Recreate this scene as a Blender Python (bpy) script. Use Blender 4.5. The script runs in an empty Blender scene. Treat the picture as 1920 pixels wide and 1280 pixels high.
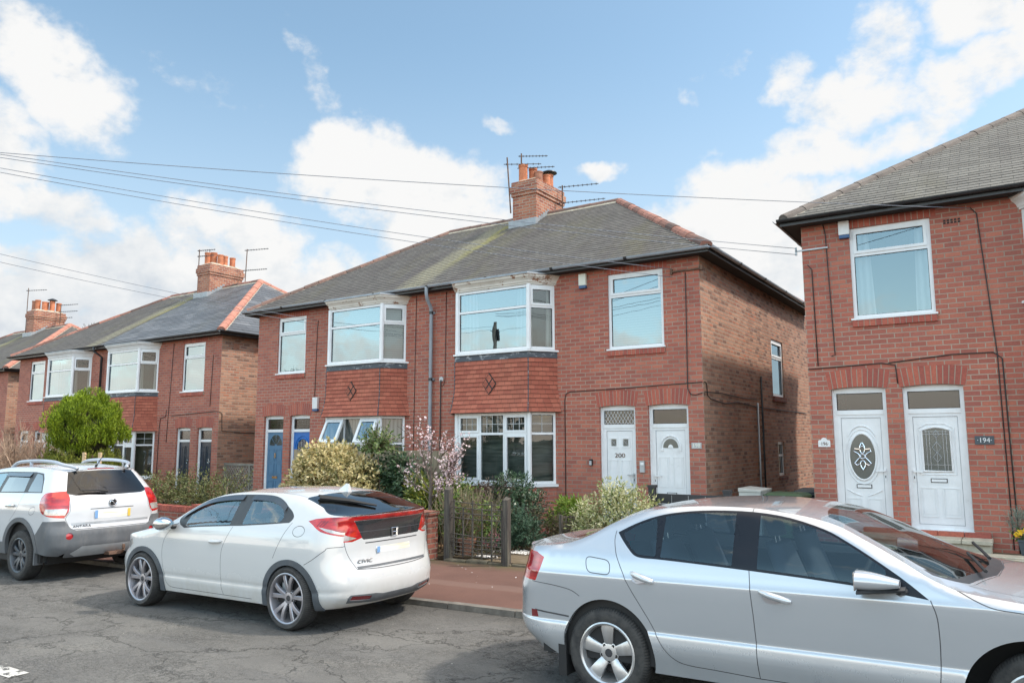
import bpy, bmesh, math, random
from mathutils import Vector, Matrix, Quaternion
from mathutils.geometry import delaunay_2d_cdt, interpolate_bezier
random.seed(11)
scene = bpy.context.scene
COL = scene.collection
R = math.radians
V = Vector

# ------------------------------------------------------------------ node helpers
class NT:
    def __init__(s, tree):
        s.t = tree; s.n = tree.nodes; s.l = tree.links
    def node(s, typ, **kw):
        nd = s.n.new(typ)
        for k, v in kw.items(): setattr(nd, k, v)
        return nd
    def inp(s, nd, key, val):
        sock = nd.inputs[key]
        if isinstance(val, bpy.types.NodeSocket): s.l.new(val, sock)
        elif val is not None:
            if sock.type == 'RGBA' and len(val) == 3: val = (*val, 1)
            sock.default_value = val
    def math(s, op, a, b=None, c=None, clamp=False):
        nd = s.node('ShaderNodeMath', operation=op, use_clamp=clamp)
        for i, v in enumerate((a, b, c)):
            if v is not None: s.inp(nd, i, v)
        return nd.outputs[0]
    def vmath(s, op, a, b=None):
        nd = s.node('ShaderNodeVectorMath', operation=op)
        s.inp(nd, 0, a)
        if b is not None: s.inp(nd, 1, b)
        return nd.outputs['Value'] if op in ('DOT_PRODUCT', 'LENGTH', 'DISTANCE') else nd.outputs[0]
    def mix(s, fac, a, b, blend='MIX'):
        nd = s.node('ShaderNodeMix', data_type='RGBA', blend_type=blend)
        s.inp(nd, 0, fac); s.inp(nd, 6, a); s.inp(nd, 7, b)
        return nd.outputs[2]
    def ramp(s, fac, stops, interp='LINEAR'):
        nd = s.node('ShaderNodeValToRGB'); cr = nd.color_ramp; cr.interpolation = interp
        while len(cr.elements) < len(stops): cr.elements.new(0.5)
        for e, (p, c) in zip(cr.elements, stops):
            e.position = p; e.color = (*c, 1) if len(c) == 3 else c
        s.inp(nd, 0, fac); return nd.outputs[0]
    def mapr(s, v, a, b, c=0.0, d=1.0, smooth=False):
        nd = s.node('ShaderNodeMapRange', interpolation_type='SMOOTHSTEP' if smooth else 'LINEAR')
        s.inp(nd, 0, v); s.inp(nd, 1, a); s.inp(nd, 2, b); s.inp(nd, 3, c); s.inp(nd, 4, d)
        return nd.outputs[0]
    def noise(s, vec, scale, detail=4, rough=0.55, dist=0.0, dims='3D'):
        nd = s.node('ShaderNodeTexNoise', noise_dimensions=dims)
        if vec is not None: s.inp(nd, 'Vector', vec)
        s.inp(nd, 'Scale', scale); s.inp(nd, 'Detail', detail); s.inp(nd, 'Roughness', rough); s.inp(nd, 'Distortion', dist)
        return nd.outputs[0]
    def mapping(s, vec, loc=(0,0,0), rot=(0,0,0), sc=(1,1,1)):
        nd = s.node('ShaderNodeMapping')
        s.inp(nd, 0, vec); s.inp(nd, 1, loc); s.inp(nd, 2, rot); s.inp(nd, 3, sc)
        return nd.outputs[0]
    def coord(s, which='UV'):
        return s.node('ShaderNodeTexCoord').outputs[which]
    def geo(s, which):
        return s.node('ShaderNodeNewGeometry').outputs[which]
    def bump(s, h, strength=0.3, dist=0.01, normal=None):
        nd = s.node('ShaderNodeBump'); s.inp(nd, 'Height', h); s.inp(nd, 'Strength', strength); s.inp(nd, 'Distance', dist)
        if normal is not None: s.inp(nd, 'Normal', normal)
        return nd.outputs[0]

def newmat(name):
    m = bpy.data.materials.new(name); m.use_nodes = True
    t = NT(m.node_tree); p = m.node_tree.nodes['Principled BSDF']
    return m, t, p

def mat(name, col, rough=0.5, metal=0.0, var=0.12, vscale=3.0, bump=0.0, bscale=60, coat=0.0, spec=0.5, grime=0.0, gcol=(.12,.10,.08)):
    """plain procedural surface: base colour broken up by noise, optional bump and grime"""
    m, t, p = newmat(name)
    oc = t.coord('Object')
    n = t.noise(oc, vscale, 5, 0.6)
    dk = tuple(c*(1-var*1.6) for c in col); lt = tuple(min(1, c*(1+var)) for c in col)
    c = t.ramp(n, [(0.3, dk), (0.7, lt)])
    if grime > 0:
        g = t.noise(t.mapping(oc, sc=(4,4,1.2)), 2.2, 8, 0.68)
        c = t.mix(t.mapr(g, .5, .78, 0, grime), c, gcol)
    t.inp(p, 'Base Color', c)
    t.inp(p, 'Roughness', t.mapr(n, .3, .7, max(0, rough-.06), min(1, rough+.06)))
    p.inputs['Metallic'].default_value = metal
    p.inputs['Coat Weight'].default_value = coat
    p.inputs['Coat Roughness'].default_value = 0.04
    p.inputs['Specular IOR Level'].default_value = spec
    if bump > 0:
        t.inp(p, 'Normal', t.bump(t.noise(oc, bscale, 4, .6), bump, 0.01))
    return m

# ------------------------------------------------------------------ mesh builder
class MB:
    def __init__(s): s.v = []; s.f = []; s.m = []; s.uv = {}; s.n = {}
    def quad(s, a, b, c, d, mi=0, uv=None):
        i = len(s.v); s.v += [tuple(a), tuple(b), tuple(c), tuple(d)]
        if uv: s.uv[len(s.f)] = uv
        s.f.append((i, i+1, i+2, i+3)); s.m.append(mi)
    def poly(s, pts, mi=0, uv=None):
        i = len(s.v); s.v += [tuple(p) for p in pts]
        if uv: s.uv[len(s.f)] = uv
        s.f.append(tuple(range(i, i+len(pts)))); s.m.append(mi)
    def box(s, x0, x1, y0, y1, z0, z1, mi=0):
        p = [(x, y, z) for z in (z0, z1) for y in (y0, y1) for x in (x0, x1)]
        s.hexa(p, mi)
    def hexa(s, p, mi=0):   # order: z0(y0(x0,x1),y1(x0,x1)), z1(...)
        i = len(s.v); s.v += [tuple(q) for q in p]
        for f in ((0,2,3,1), (4,5,7,6), (0,1,5,4), (1,3,7,5), (3,2,6,7), (2,0,4,6)):
            s.f.append(tuple(i+k for k in f)); s.m.append(mi)
    def fbox(s, fr, u0, u1, z0, z1, d0, d1, mi=0):
        """box on a face frame: u along the face, z up, d outwards"""
        p = [fr(u, z, d) for d in (d0, d1) for z in (z0, z1) for u in (u0, u1)]
        i = len(s.v); s.v += [tuple(q) for q in p]
        for f in ((0,2,3,1), (4,5,7,6), (0,1,5,4), (1,3,7,5), (3,2,6,7), (2,0,4,6)):
            s.f.append(tuple(i+k for k in f)); s.m.append(mi)
    def loft(s, rings, mi=0, close=True, cap=True):
        n = len(rings[0]); base = len(s.v)
        for r in rings: s.v += [tuple(p) for p in r]
        for k in range(len(rings)-1):
            for j in range(n if close else n-1):
                a = base+k*n+j; b = base+k*n+(j+1) % n
                s.f.append((a, b, b+n, a+n)); s.m.append(mi)
        if cap and close:
            s.f.append(tuple(base+j for j in reversed(range(n)))); s.m.append(mi)
            s.f.append(tuple(base+(len(rings)-1)*n+j for j in range(n))); s.m.append(mi)
    def tube(s, pts, r, n=6, mi=0, cap=True):
        pts = [V(p) for p in pts]; rings = []; prev = None
        for k, p in enumerate(pts):
            d = (pts[min(k+1, len(pts)-1)] - pts[max(k-1, 0)])
            if d.length < 1e-9: d = V((0,0,1))
            d.normalize()
            if prev is None:
                a = V((0,0,1)) if abs(d.z) < .9 else V((1,0,0))
                u = d.cross(a).normalized()
            else:
                u = (prev - d*prev.dot(d)).normalized()
            prev = u; w = d.cross(u)
            rr = r[k] if isinstance(r, (list, tuple)) else r
            rings.append([p + (u*math.cos(2*math.pi*j/n) + w*math.sin(2*math.pi*j/n))*rr for j in range(n)])
        s.loft(rings, mi, True, cap)
    def lathe(s, prof, c, axis='z', n=20, mi=0, close=False):
        """prof: (radius, height) pairs round an axis through c"""
        rings = []
        for (r, h) in prof:
            ring = []
            for j in range(n):
                a = 2*math.pi*j/n
                if axis == 'z': q = (c[0]+r*math.cos(a), c[1]+r*math.sin(a), c[2]+h)
                elif axis == 'y': q = (c[0]+r*math.cos(a), c[1]+h, c[2]-r*math.sin(a))
                else: q = (c[0]+h, c[1]+r*math.cos(a), c[2]+r*math.sin(a))
                ring.append(q)
            rings.append(ring)
        s.loft(rings, mi, True, not close)
    def tri_uv(s): pass
    def build(s, name, mats, parent=None, smooth=False, flat_uv=None, bevel=0.0, shade_angle=None, fix=False):
        me = bpy.data.meshes.new(name)
        me.from_pydata(s.v, [], s.f)
        if not isinstance(mats, (list, tuple)): mats = [mats]
        for m in mats: me.materials.append(m)
        me.polygons.foreach_set('material_index', s.m)
        uvl = me.uv_layers.new(name='UVMap').data
        for pi, pl in enumerate(me.polygons):
            if pi in s.uv:
                for li, q in zip(pl.loop_indices, s.uv[pi]): uvl[li].uv = q
                continue
            nn = pl.normal
            if abs(nn.z) > 0.93:
                for li in pl.loop_indices:
                    c = me.vertices[me.loops[li].vertex_index].co; uvl[li].uv = (c.x, c.y)
            else:
                t = V((-nn.y, nn.x, 0)).normalized(); k = 1/max(.05, math.sqrt(1-nn.z*nn.z))
                for li in pl.loop_indices:
                    c = me.vertices[me.loops[li].vertex_index].co; uvl[li].uv = (c.x*t.x+c.y*t.y, c.z*k)
        if fix or bevel > 0:
            bm = bmesh.new(); bm.from_mesh(me)
            if fix:
                bmesh.ops.remove_doubles(bm, verts=bm.verts, dist=1e-5)
                bmesh.ops.recalc_face_normals(bm, faces=bm.faces)
            bm.to_mesh(me); bm.free()
        if smooth:
            for pl in me.polygons: pl.use_smooth = True
            if shade_angle: me.set_sharp_from_angle(angle=R(shade_angle))
        o = bpy.data.objects.new(name, me); COL.objects.link(o)
        if parent: o.parent = parent
        if bevel > 0:
            b = o.modifiers.new('bevel', 'BEVEL'); b.width = bevel; b.segments = 2; b.limit_method = 'ANGLE'; b.angle_limit = R(40)
        return o

def thing(name, label, cat, loc=(0,0,0), rz=0.0, group=None):
    o = bpy.data.objects.new(name, None); COL.objects.link(o)
    o.location = loc; o.rotation_euler = (0, 0, rz); o.empty_display_size = .2
    o['label'] = label; o['category'] = cat
    if group: o['group'] = group
    return o
def tag(o, label, cat, group=None, kind=None):
    o['label'] = label; o['category'] = cat
    if group: o['group'] = group
    if kind: o['kind'] = kind
    return o
def struct(o): o['kind'] = 'structure'; return o
def lerp(a, b, t): return a+(b-a)*t
def gz(x):
    x = max(-70, min(40, x)); return 0.019*x
def text_mesh(s, size, ext=0.002):
    cu = bpy.data.curves.new('lettering', 'FONT'); cu.body = s; cu.size = size; cu.extrude = ext; cu.align_x = 'CENTER'; cu.align_y = 'CENTER'
    o = bpy.data.objects.new('lettering', cu); COL.objects.link(o)
    dg = bpy.context.evaluated_depsgraph_get(); me = bpy.data.meshes.new_from_object(o.evaluated_get(dg))
    bpy.data.objects.remove(o); bpy.data.curves.remove(cu)
    return me
def place_text(s, size, m, parent, origin, ux, uz, name='number', ext=0.002, sx=1.0):
    me = text_mesh(s, size, ext); ux = V(ux).normalized(); uz = V(uz).normalized(); un = ux.cross(uz)
    M = Matrix(((ux.x*sx, uz.x, un.x, origin[0]), (ux.y*sx, uz.y, un.y, origin[1]), (ux.z*sx, uz.z, un.z, origin[2]), (0,0,0,1)))
    me.transform(M); me.materials.clear(); me.materials.append(m)
    o = bpy.data.objects.new(name, me); COL.objects.link(o); o.parent = parent; return o

# ------------------------------------------------------------------ materials
def brick(name, stops, mortar, bw=.232, rh=.081, ms=.011, rough=.85, grime=.35, gcol=(.06,.045,.04), white=.25, bumpk=.5):
    m, t, p = newmat(name)
    uv = t.coord('UV'); oc = t.coord('Object')
    wob = t.noise(uv, 9, 3, .5)
    uvw = t.vmath('ADD', uv, t.vmath('SCALE', t.node('ShaderNodeTexNoise').outputs[1], None)) if False else uv
    b = t.node('ShaderNodeTexBrick', offset=.5, squash=1.0)
    t.inp(b, 'Vector', uvw); t.inp(b, 'Color1', (0,0,0)); t.inp(b, 'Color2', (1,1,1)); t.inp(b, 'Mortar', (.5,.5,.5))
    t.inp(b, 'Scale', 1.0); t.inp(b, 'Mortar Size', ms); t.inp(b, 'Mortar Smooth', .25); t.inp(b, 'Bias', 0.0)
    t.inp(b, 'Brick Width', bw); t.inp(b, 'Row Height', rh)
    col = t.ramp(b.outputs['Color'], stops)
    fine = t.noise(oc, 38, 6, .65)
    col = t.mix(t.mapr(fine, .35, .7, .0, .38), col, t.mix(.6, col, (.03,.02,.02), 'MIX'))
    big = t.noise(oc, .55, 5, .6)
    mort = t.mix(t.mapr(big, .35, .65), mortar, tuple(c*.62 for c in mortar))
    c = t.mix(b.outputs['Fac'], col, mort)
    # soot and damp streaks
    st = t.noise(t.mapping(oc, sc=(1.6, 1.6, .45)), 1.3, 7, .62)
    c = t.mix(t.mapr(st, .48, .78, 0, grime), c, t.mix(.72, c, gcol)); c = t.mix(t.mapr(t.noise(oc, .32, 3, .5), .35, .65, 0, .22), c, t.mix(.5, c, (.30,.20,.16)))
    # pale efflorescence flecks
    ef = t.noise(oc, 3.1, 9, .72)
    c = t.mix(t.mapr(ef, .64, .78, 0, white), c, (.42,.36,.32))
    t.inp(p, 'Base Color', c); p.inputs['Roughness'].default_value = rough; p.inputs['Specular IOR Level'].default_value = .25
    h = t.math('ADD', t.math('MULTIPLY', t.math('SUBTRACT', 1.0, b.outputs['Fac']), 1.0), t.math('MULTIPLY', fine, .55))
    t.inp(p, 'Normal', t.bump(h, bumpk, .012))
    return m

def tiles(name, stops, rw, rh, dark=(.03,.03,.03), moss=(.16,.15,.05), mossk=.5, rough=.8, streak=.6, pale=(.4,.39,.34), palek=.3, ms=.006, v_off=0.0, bias=0, streak_u=None):
    m, t, p = newmat(name)
    uv = t.coord('UV'); oc = t.coord('Object')
    b = t.node('ShaderNodeTexBrick', offset=.5)
    t.inp(b, 'Vector', uv); t.inp(b, 'Color1', (0,0,0)); t.inp(b, 'Color2', (1,1,1)); t.inp(b, 'Mortar', (.5,.5,.5))
    t.inp(b, 'Scale', 1.0); t.inp(b, 'Mortar Size', ms); t.inp(b, 'Mortar Smooth', .1); t.inp(b, 'Brick Width', rw); t.inp(b, 'Row Height', rh); t.inp(b, 'Bias', bias)
    col = t.ramp(b.outputs['Color'], stops)
    fine = t.noise(oc, 22, 7, .68)
    col = t.mix(t.mapr(fine, .38, .68, 0, .45), col, t.mix(.5, col, dark))
    big = t.noise(t.mapping(uv, sc=(1.4, .22, 1)), 1.1, 6, .6)
    col = t.mix(t.mapr(big, .45, .72, 0, streak), col, t.mix(.55, col, (.05,.035,.045)))
    lich = t.noise(oc, 9, 8, .75)
    col = t.mix(t.mapr(lich, .62, .75, 0, palek), col, pale)
    ms_ = t.noise(t.mapping(uv, sc=(.9, .3, 1)), .8, 6, .62)
    col = t.mix(t.math('MULTIPLY', t.mapr(ms_, .52, .7), mossk), col, moss)
    if streak_u is not None:
        su = t.node('ShaderNodeSeparateXYZ'); t.l.new(uv, su.inputs[0])
        wv = t.math('MULTIPLY', t.math('SUBTRACT', t.noise(t.mapping(uv, sc=(1,.5,1)), 2.2, 4, .6), .5), .9)
        dd = t.math('ABSOLUTE', t.math('SUBTRACT', t.math('ADD', su.outputs[0], wv), streak_u))
        k_ = t.math('MULTIPLY', t.mapr(dd, .62, .12, 0, 1, True), t.mapr(fine, .3, .7, .25, .7))
        col = t.mix(k_, col, (.30,.285,.19)); k2 = t.math('MULTIPLY', t.mapr(t.math('ABSOLUTE', t.math('SUBTRACT', t.math('ADD', su.outputs[0], wv), streak_u+.35)), .3, .05, 0, 1, True), t.math('MULTIPLY', t.mapr(su.outputs[1], .8, 3.0), .6)); col = t.mix(k2, col, (.26,.24,.07))
    col = t.mix(b.outputs['Fac'], col, dark)
    t.inp(p, 'Base Color', col); p.inputs['Roughness'].default_value = rough; p.inputs['Specular IOR Level'].default_value = .3
    t.inp(p, 'Normal', t.bump(t.math('ADD', fine, t.math('MULTIPLY', b.outputs['Fac'], -1.2)), .5, .012))
    return m

M = {}
M['brick_front'] = brick('brick_front', [(0,(.35,.112,.084)),(.35,(.42,.128,.092)),(.62,(.46,.145,.10)),(.85,(.50,.168,.112)),(1,(.365,.118,.094))], (.42,.305,.24), bw=.226, ms=.0095, grime=.24, white=.10)
M['brick_side'] = brick('brick_side', [(0,(.20,.11,.085)),(.18,(.33,.165,.11)),(.45,(.44,.235,.16)),(.7,(.50,.28,.19)),(.88,(.47,.19,.115)),(1,(.27,.15,.12))], (.44,.34,.27), bw=.226, ms=.012, grime=.35, white=.35, bumpk=.7)
M['brick_chimney'] = brick('brick_chimney', [(0,(.27,.085,.06)),(.5,(.40,.15,.09)),(1,(.48,.20,.12))], (.44,.35,.28), bw=.226, grime=.35, white=.25)
M['brick_garden'] = brick('brick_garden', [(0,(.17,.05,.04)),(.5,(.26,.075,.05)),(1,(.34,.10,.07))], (.30,.23,.18), bw=.226, grime=.6, white=.15)
M['brick_plain'], t, p = newmat('brick_plain')
rp = t.geo('Random Per Island'); oc = t.coord('Object')
c = t.ramp(rp, [(0,(.32,.082,.062)),(.5,(.41,.10,.068)),(1,(.48,.13,.082))])
c = t.mix(t.mapr(t.noise(oc, 30, 6, .7), .4, .75, 0, .5), c, (.08,.05,.045))
t.inp(p, 'Base Color', c); p.inputs['Roughness'].default_value = .85
t.inp(p, 'Normal', t.bump(t.noise(oc, 70, 4, .6), .3, .006))
M['mortar'] = mat('mortar', (.36,.29,.23), .9, bump=.2)
M['roof_old'] = tiles('roof_old', [(0,(.095,.089,.083)),(.5,(.112,.105,.098)),(1,(.13,.123,.113))], .165, .15, dark=(.055,.052,.05), streak=.6, mossk=.30, palek=.30, streak_u=6.1, ms=.004)
M['roof_new'] = tiles('roof_new', [(0,(0.098,0.104,0.114)),(.5,(0.130,0.138,0.150)),(1,(0.176,0.182,0.195))], .6, .27, streak=.25, mossk=.12, palek=.1, rough=.42)
M['roof_right'] = tiles('roof_right', [(0,(.135,.128,.116)),(.5,(.16,.152,.138)),(1,(.19,.181,.163))], .30, .15, dark=(.07,.067,.062), streak=.4, mossk=.25, palek=.4, ms=.005)
M['tile_red'] = tiles('tile_red', [(0,(.34,.095,.062)),(.5,(.41,.122,.078)),(1,(.47,.15,.096))], .165, 1.13/12, dark=(.13,.055,.042), streak=.15, mossk=.2, moss=(.16,.13,.07), palek=.06, ms=.0035)
def ridgemat(name, stops):
    m, t, p = newmat(name); oc = t.coord('Object'); n = t.noise(oc, 9, 6, .7)
    c = t.ramp(t.geo('Random Per Island'), stops); c = t.mix(t.mapr(n, .4, .7, 0, .6), c, (.07,.055,.05))
    t.inp(p, 'Base Color', c); p.inputs['Roughness'].default_value = .85; t.inp(p, 'Normal', t.bump(n, .3, .01)); return m
M['ridge'] = ridgemat('ridge', [(.1,(.10,.06,.05)),(.4,(.20,.095,.072)),(.6,(.30,.13,.095)),(.9,(.36,.16,.12))])
M['ridge_dark'] = ridgemat('ridge_dark', [(.1,(.13,.085,.07)),(.9,(.24,.135,.105))])
M['ridge_new'] = mat('ridge_new', (.42,.18,.13), .8, var=.15, vscale=3, bump=.2, grime=.2)
M['ridge_grey'] = mat('ridge_grey', (.155,.128,.113), .85, var=.3, vscale=2.5, bump=.3, grime=.6)
M['cement'] = mat('cement', (.42,.38,.30), .9, var=.2, vscale=5, bump=.3, grime=.35)
M['lead'] = mat('lead', (.30,.32,.34), .5, metal=.3, var=.2, grime=.25)
M['lead_dark'], t, p = newmat('lead_dark')
oc = t.coord('Object'); n = t.noise(t.mapping(oc, sc=(1,1,2.2)), 5.5, 8, .72)
t.inp(p, 'Base Color', t.mix(t.mapr(n, .54, .66), (.055,.062,.075), (.42,.43,.45))); p.inputs['Roughness'].default_value = .6
M['upvc'] = mat('upvc', (.74,.75,.765), .32, var=.04, vscale=4, grime=.22, gcol=(.45,.43,.40))
M['upvc_seam'] = mat('upvc_seam', (.24,.24,.26), .6)
M['paint_peel'], t, p = newmat('paint_peel')
oc = t.coord('Object'); n = t.noise(t.mapping(oc, sc=(1,1,2.0)), 3.4, 9, .72)
c = t.mix(t.mapr(t.noise(oc, 2, 5), .4, .7, 0, .5), (.70,.66,.60), (.50,.46,.40))
c = t.mix(t.mapr(n, .565, .60), c, (.26,.13,.075)); t.inp(p, 'Base Color', c); p.inputs['Roughness'].default_value = .7
t.inp(p, 'Normal', t.bump(n, .4, .01))
M['paint_white'] = mat('paint_white', (.74,.74,.74), .5, var=.06, grime=.3, gcol=(.4,.38,.34))
M['black_plastic'] = mat('black_plastic', (.022,.024,.028), .38, var=.2, grime=.3, gcol=(.09,.09,.09))
M['grey_plastic'] = mat('grey_plastic', (.30,.33,.37), .4, var=.1)
M['dark'] = mat('dark', (.012,.012,.013), .8)
M['dark_soft'] = mat('dark_soft', (.035,.033,.032), .9)
M['cable'] = mat('cable', (.025,.023,.023), .6)
M['wire'] = mat('wire', (.17,.19,.23), .6)
M['cream'] = mat('cream', (.72,.71,.62), .45, var=.04)
M['blue_trim'] = mat('blue_trim', (.03,.09,.22), .4)
M['terracotta'] = mat('terracotta', (.55,.19,.09), .75, var=.25, vscale=4, grime=.3)
M['terracotta_old'] = mat('terracotta_old', (.36,.16,.10), .8, var=.3, vscale=4, grime=.5)
M['aerial'] = mat('aerial', (.10,.10,.11), .5, metal=.6)
M['rust'] = mat('rust', (.16,.09,.06), .8, var=.4, vscale=8)
M['stone'] = mat('stone', (.52,.46,.36), .85, var=.16, vscale=5, bump=.3, grime=.35, gcol=(.22,.18,.10))
M['door_blue'] = mat('door_blue', (.075,.17,.28), .4, var=.06)
M['door_bright'] = mat('door_bright', (.016,.13,.42), .35, var=.05)
M['door_navy'] = mat('door_navy', (.018,.035,.055), .25, var=.1)
M['brass'] = mat('brass', (.55,.33,.14), .3, metal=.9)
M['chrome'] = mat('chrome', (.75,.76,.78), .15, metal=1.0, var=.03)
M['steel_grey'] = mat('steel_grey', (.42,.44,.46), .4, metal=.4)
M['kiosk'] = mat('kiosk', (.50,.49,.45), .6, grime=.2)

def glass(name, refl=.5, tint=(.30,.34,.36), graze=.85, rough=.003, wav=.0, gcol=(1,1,1)):
    m = bpy.data.materials.new(name); m.use_nodes = True; t = NT(m.node_tree)
    for n in list(t.n): t.n.remove(n)
    out = t.node('ShaderNodeOutputMaterial')
    tr = t.node('ShaderNodeBsdfTransparent'); t.inp(tr, 'Color', tint)
    gl = t.node('ShaderNodeBsdfGlossy'); t.inp(gl, 'Color', gcol); t.inp(gl, 'Roughness', rough)
    lw = t.node('ShaderNodeLayerWeight'); t.inp(lw, 'Blend', .5)
    f5 = t.math('POWER', lw.outputs['Facing'], 3.5)
    fac = t.mapr(f5, 0, 1, refl, graze)
    if wav > 0:
        n = t.noise(t.coord('Object'), 1.7, 2, .5)
        t.inp(gl, 'Normal', t.bump(n, wav, .02))
    mx = t.node('ShaderNodeMixShader'); t.inp(mx, 0, fac); t.l.new(tr.outputs[0], mx.inputs[1]); t.l.new(gl.outputs[0], mx.inputs[2])
    t.l.new(mx.outputs[0], out.inputs[0]); return m
M['glass'] = glass('glass', .24, (.26,.30,.33), wav=.05, gcol=(.72,.90,1.0))
M['glass_clear'] = glass('glass_clear', .20, (.50,.54,.56), wav=.05, gcol=(.72,.90,1.0))
M['glass_low'] = glass('glass_low', .06, (.50,.54,.54), wav=.1)
M['glass_obscure'] = glass('glass_obscure', .08, (.30,.34,.33), rough=.18)
M['glass_mid'] = glass('glass_mid', .15, (.46,.49,.50), wav=.3)

m, t, p = newmat('blind'); uv = t.coord('UV')
w = t.node('ShaderNodeTexWave', wave_type='BANDS', bands_direction='Y', wave_profile='SAW'); t.inp(w, 'Vector', uv); t.inp(w, 'Scale', 6.0)
t.inp(p, 'Base Color', t.ramp(w.outputs[1], [(0,(.20,.22,.24)),(.25,(.46,.48,.50)),(1,(.56,.58,.59))])); p.inputs['Roughness'].default_value = .6
M['blind'] = m
m, t, p = newmat('curtain'); uv = t.coord('UV')
w = t.node('ShaderNodeTexWave', wave_type='BANDS', bands_direction='X', wave_profile='SIN'); t.inp(w, 'Vector', uv); t.inp(w, 'Scale', 3.2); t.inp(w, 'Distortion', 1.5)
t.inp(p, 'Base Color', t.ramp(w.outputs[1], [(0,(.42,.41,.38)),(1,(.72,.71,.67))])); p.inputs['Roughness'].default_value = .9
M['curtain'] = m
m, t, p = newmat('drape'); uv = t.coord('UV')
n = t.noise(t.mapping(uv, sc=(.6, 5, 1)), 2.5, 5, .6)
t.inp(p, 'Base Color', t.ramp(n, [(.35,(.10,.115,.10)),(.65,(.27,.29,.255))])); p.inputs['Roughness'].default_value = .9
M['drape'] = m

# ------------------------------------------------------------------ houses
def face_frame(origin, u):
    """returns fr(u,z,d): a point u along the face, z up, d outwards (u x z-up = outward for u=+x -> -y)"""
    o = V(origin); u = V(u).normalized(); n = u.cross(V((0,0,1)))
    return lambda a, z, d=0.0: (o.x+u.x*a+n.x*d, o.y+u.y*a+n.y*d, o.z+z)

def wall_grid(mb, fr, u0, u1, z0, z1, holes, reveal=.11, mi=0, sill=True):
    us = sorted({u0, u1, *[h[0] for h in holes], *[h[1] for h in holes]})
    zs = sorted({z0, z1, *[h[2] for h in holes], *[h[3] for h in holes]})
    for i in range(len(us)-1):
        for j in range(len(zs)-1):
            a, b, c, d = us[i], us[i+1], zs[j], zs[j+1]
            if any(h[0] <= a+1e-6 and b <= h[1]+1e-6 and h[2] <= c+1e-6 and d <= h[3]+1e-6 for h in holes): continue
            mb.quad(fr(a,c), fr(b,c), fr(b,d), fr(a,d), mi)
    for (a, b, c, d) in holes:
        r = -reveal
        mb.quad(fr(a,c), fr(a,d), fr(a,d,r), fr(a,c,r), mi)
        mb.quad(fr(b,d), fr(b,c), fr(b,c,r), fr(b,d,r), mi)
        mb.quad(fr(a,d), fr(b,d), fr(b,d,r), fr(a,d,r), mi)
        mb.quad(fr(b,c), fr(a,c), fr(a,c,r), fr(b,c,r), mi)

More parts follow.
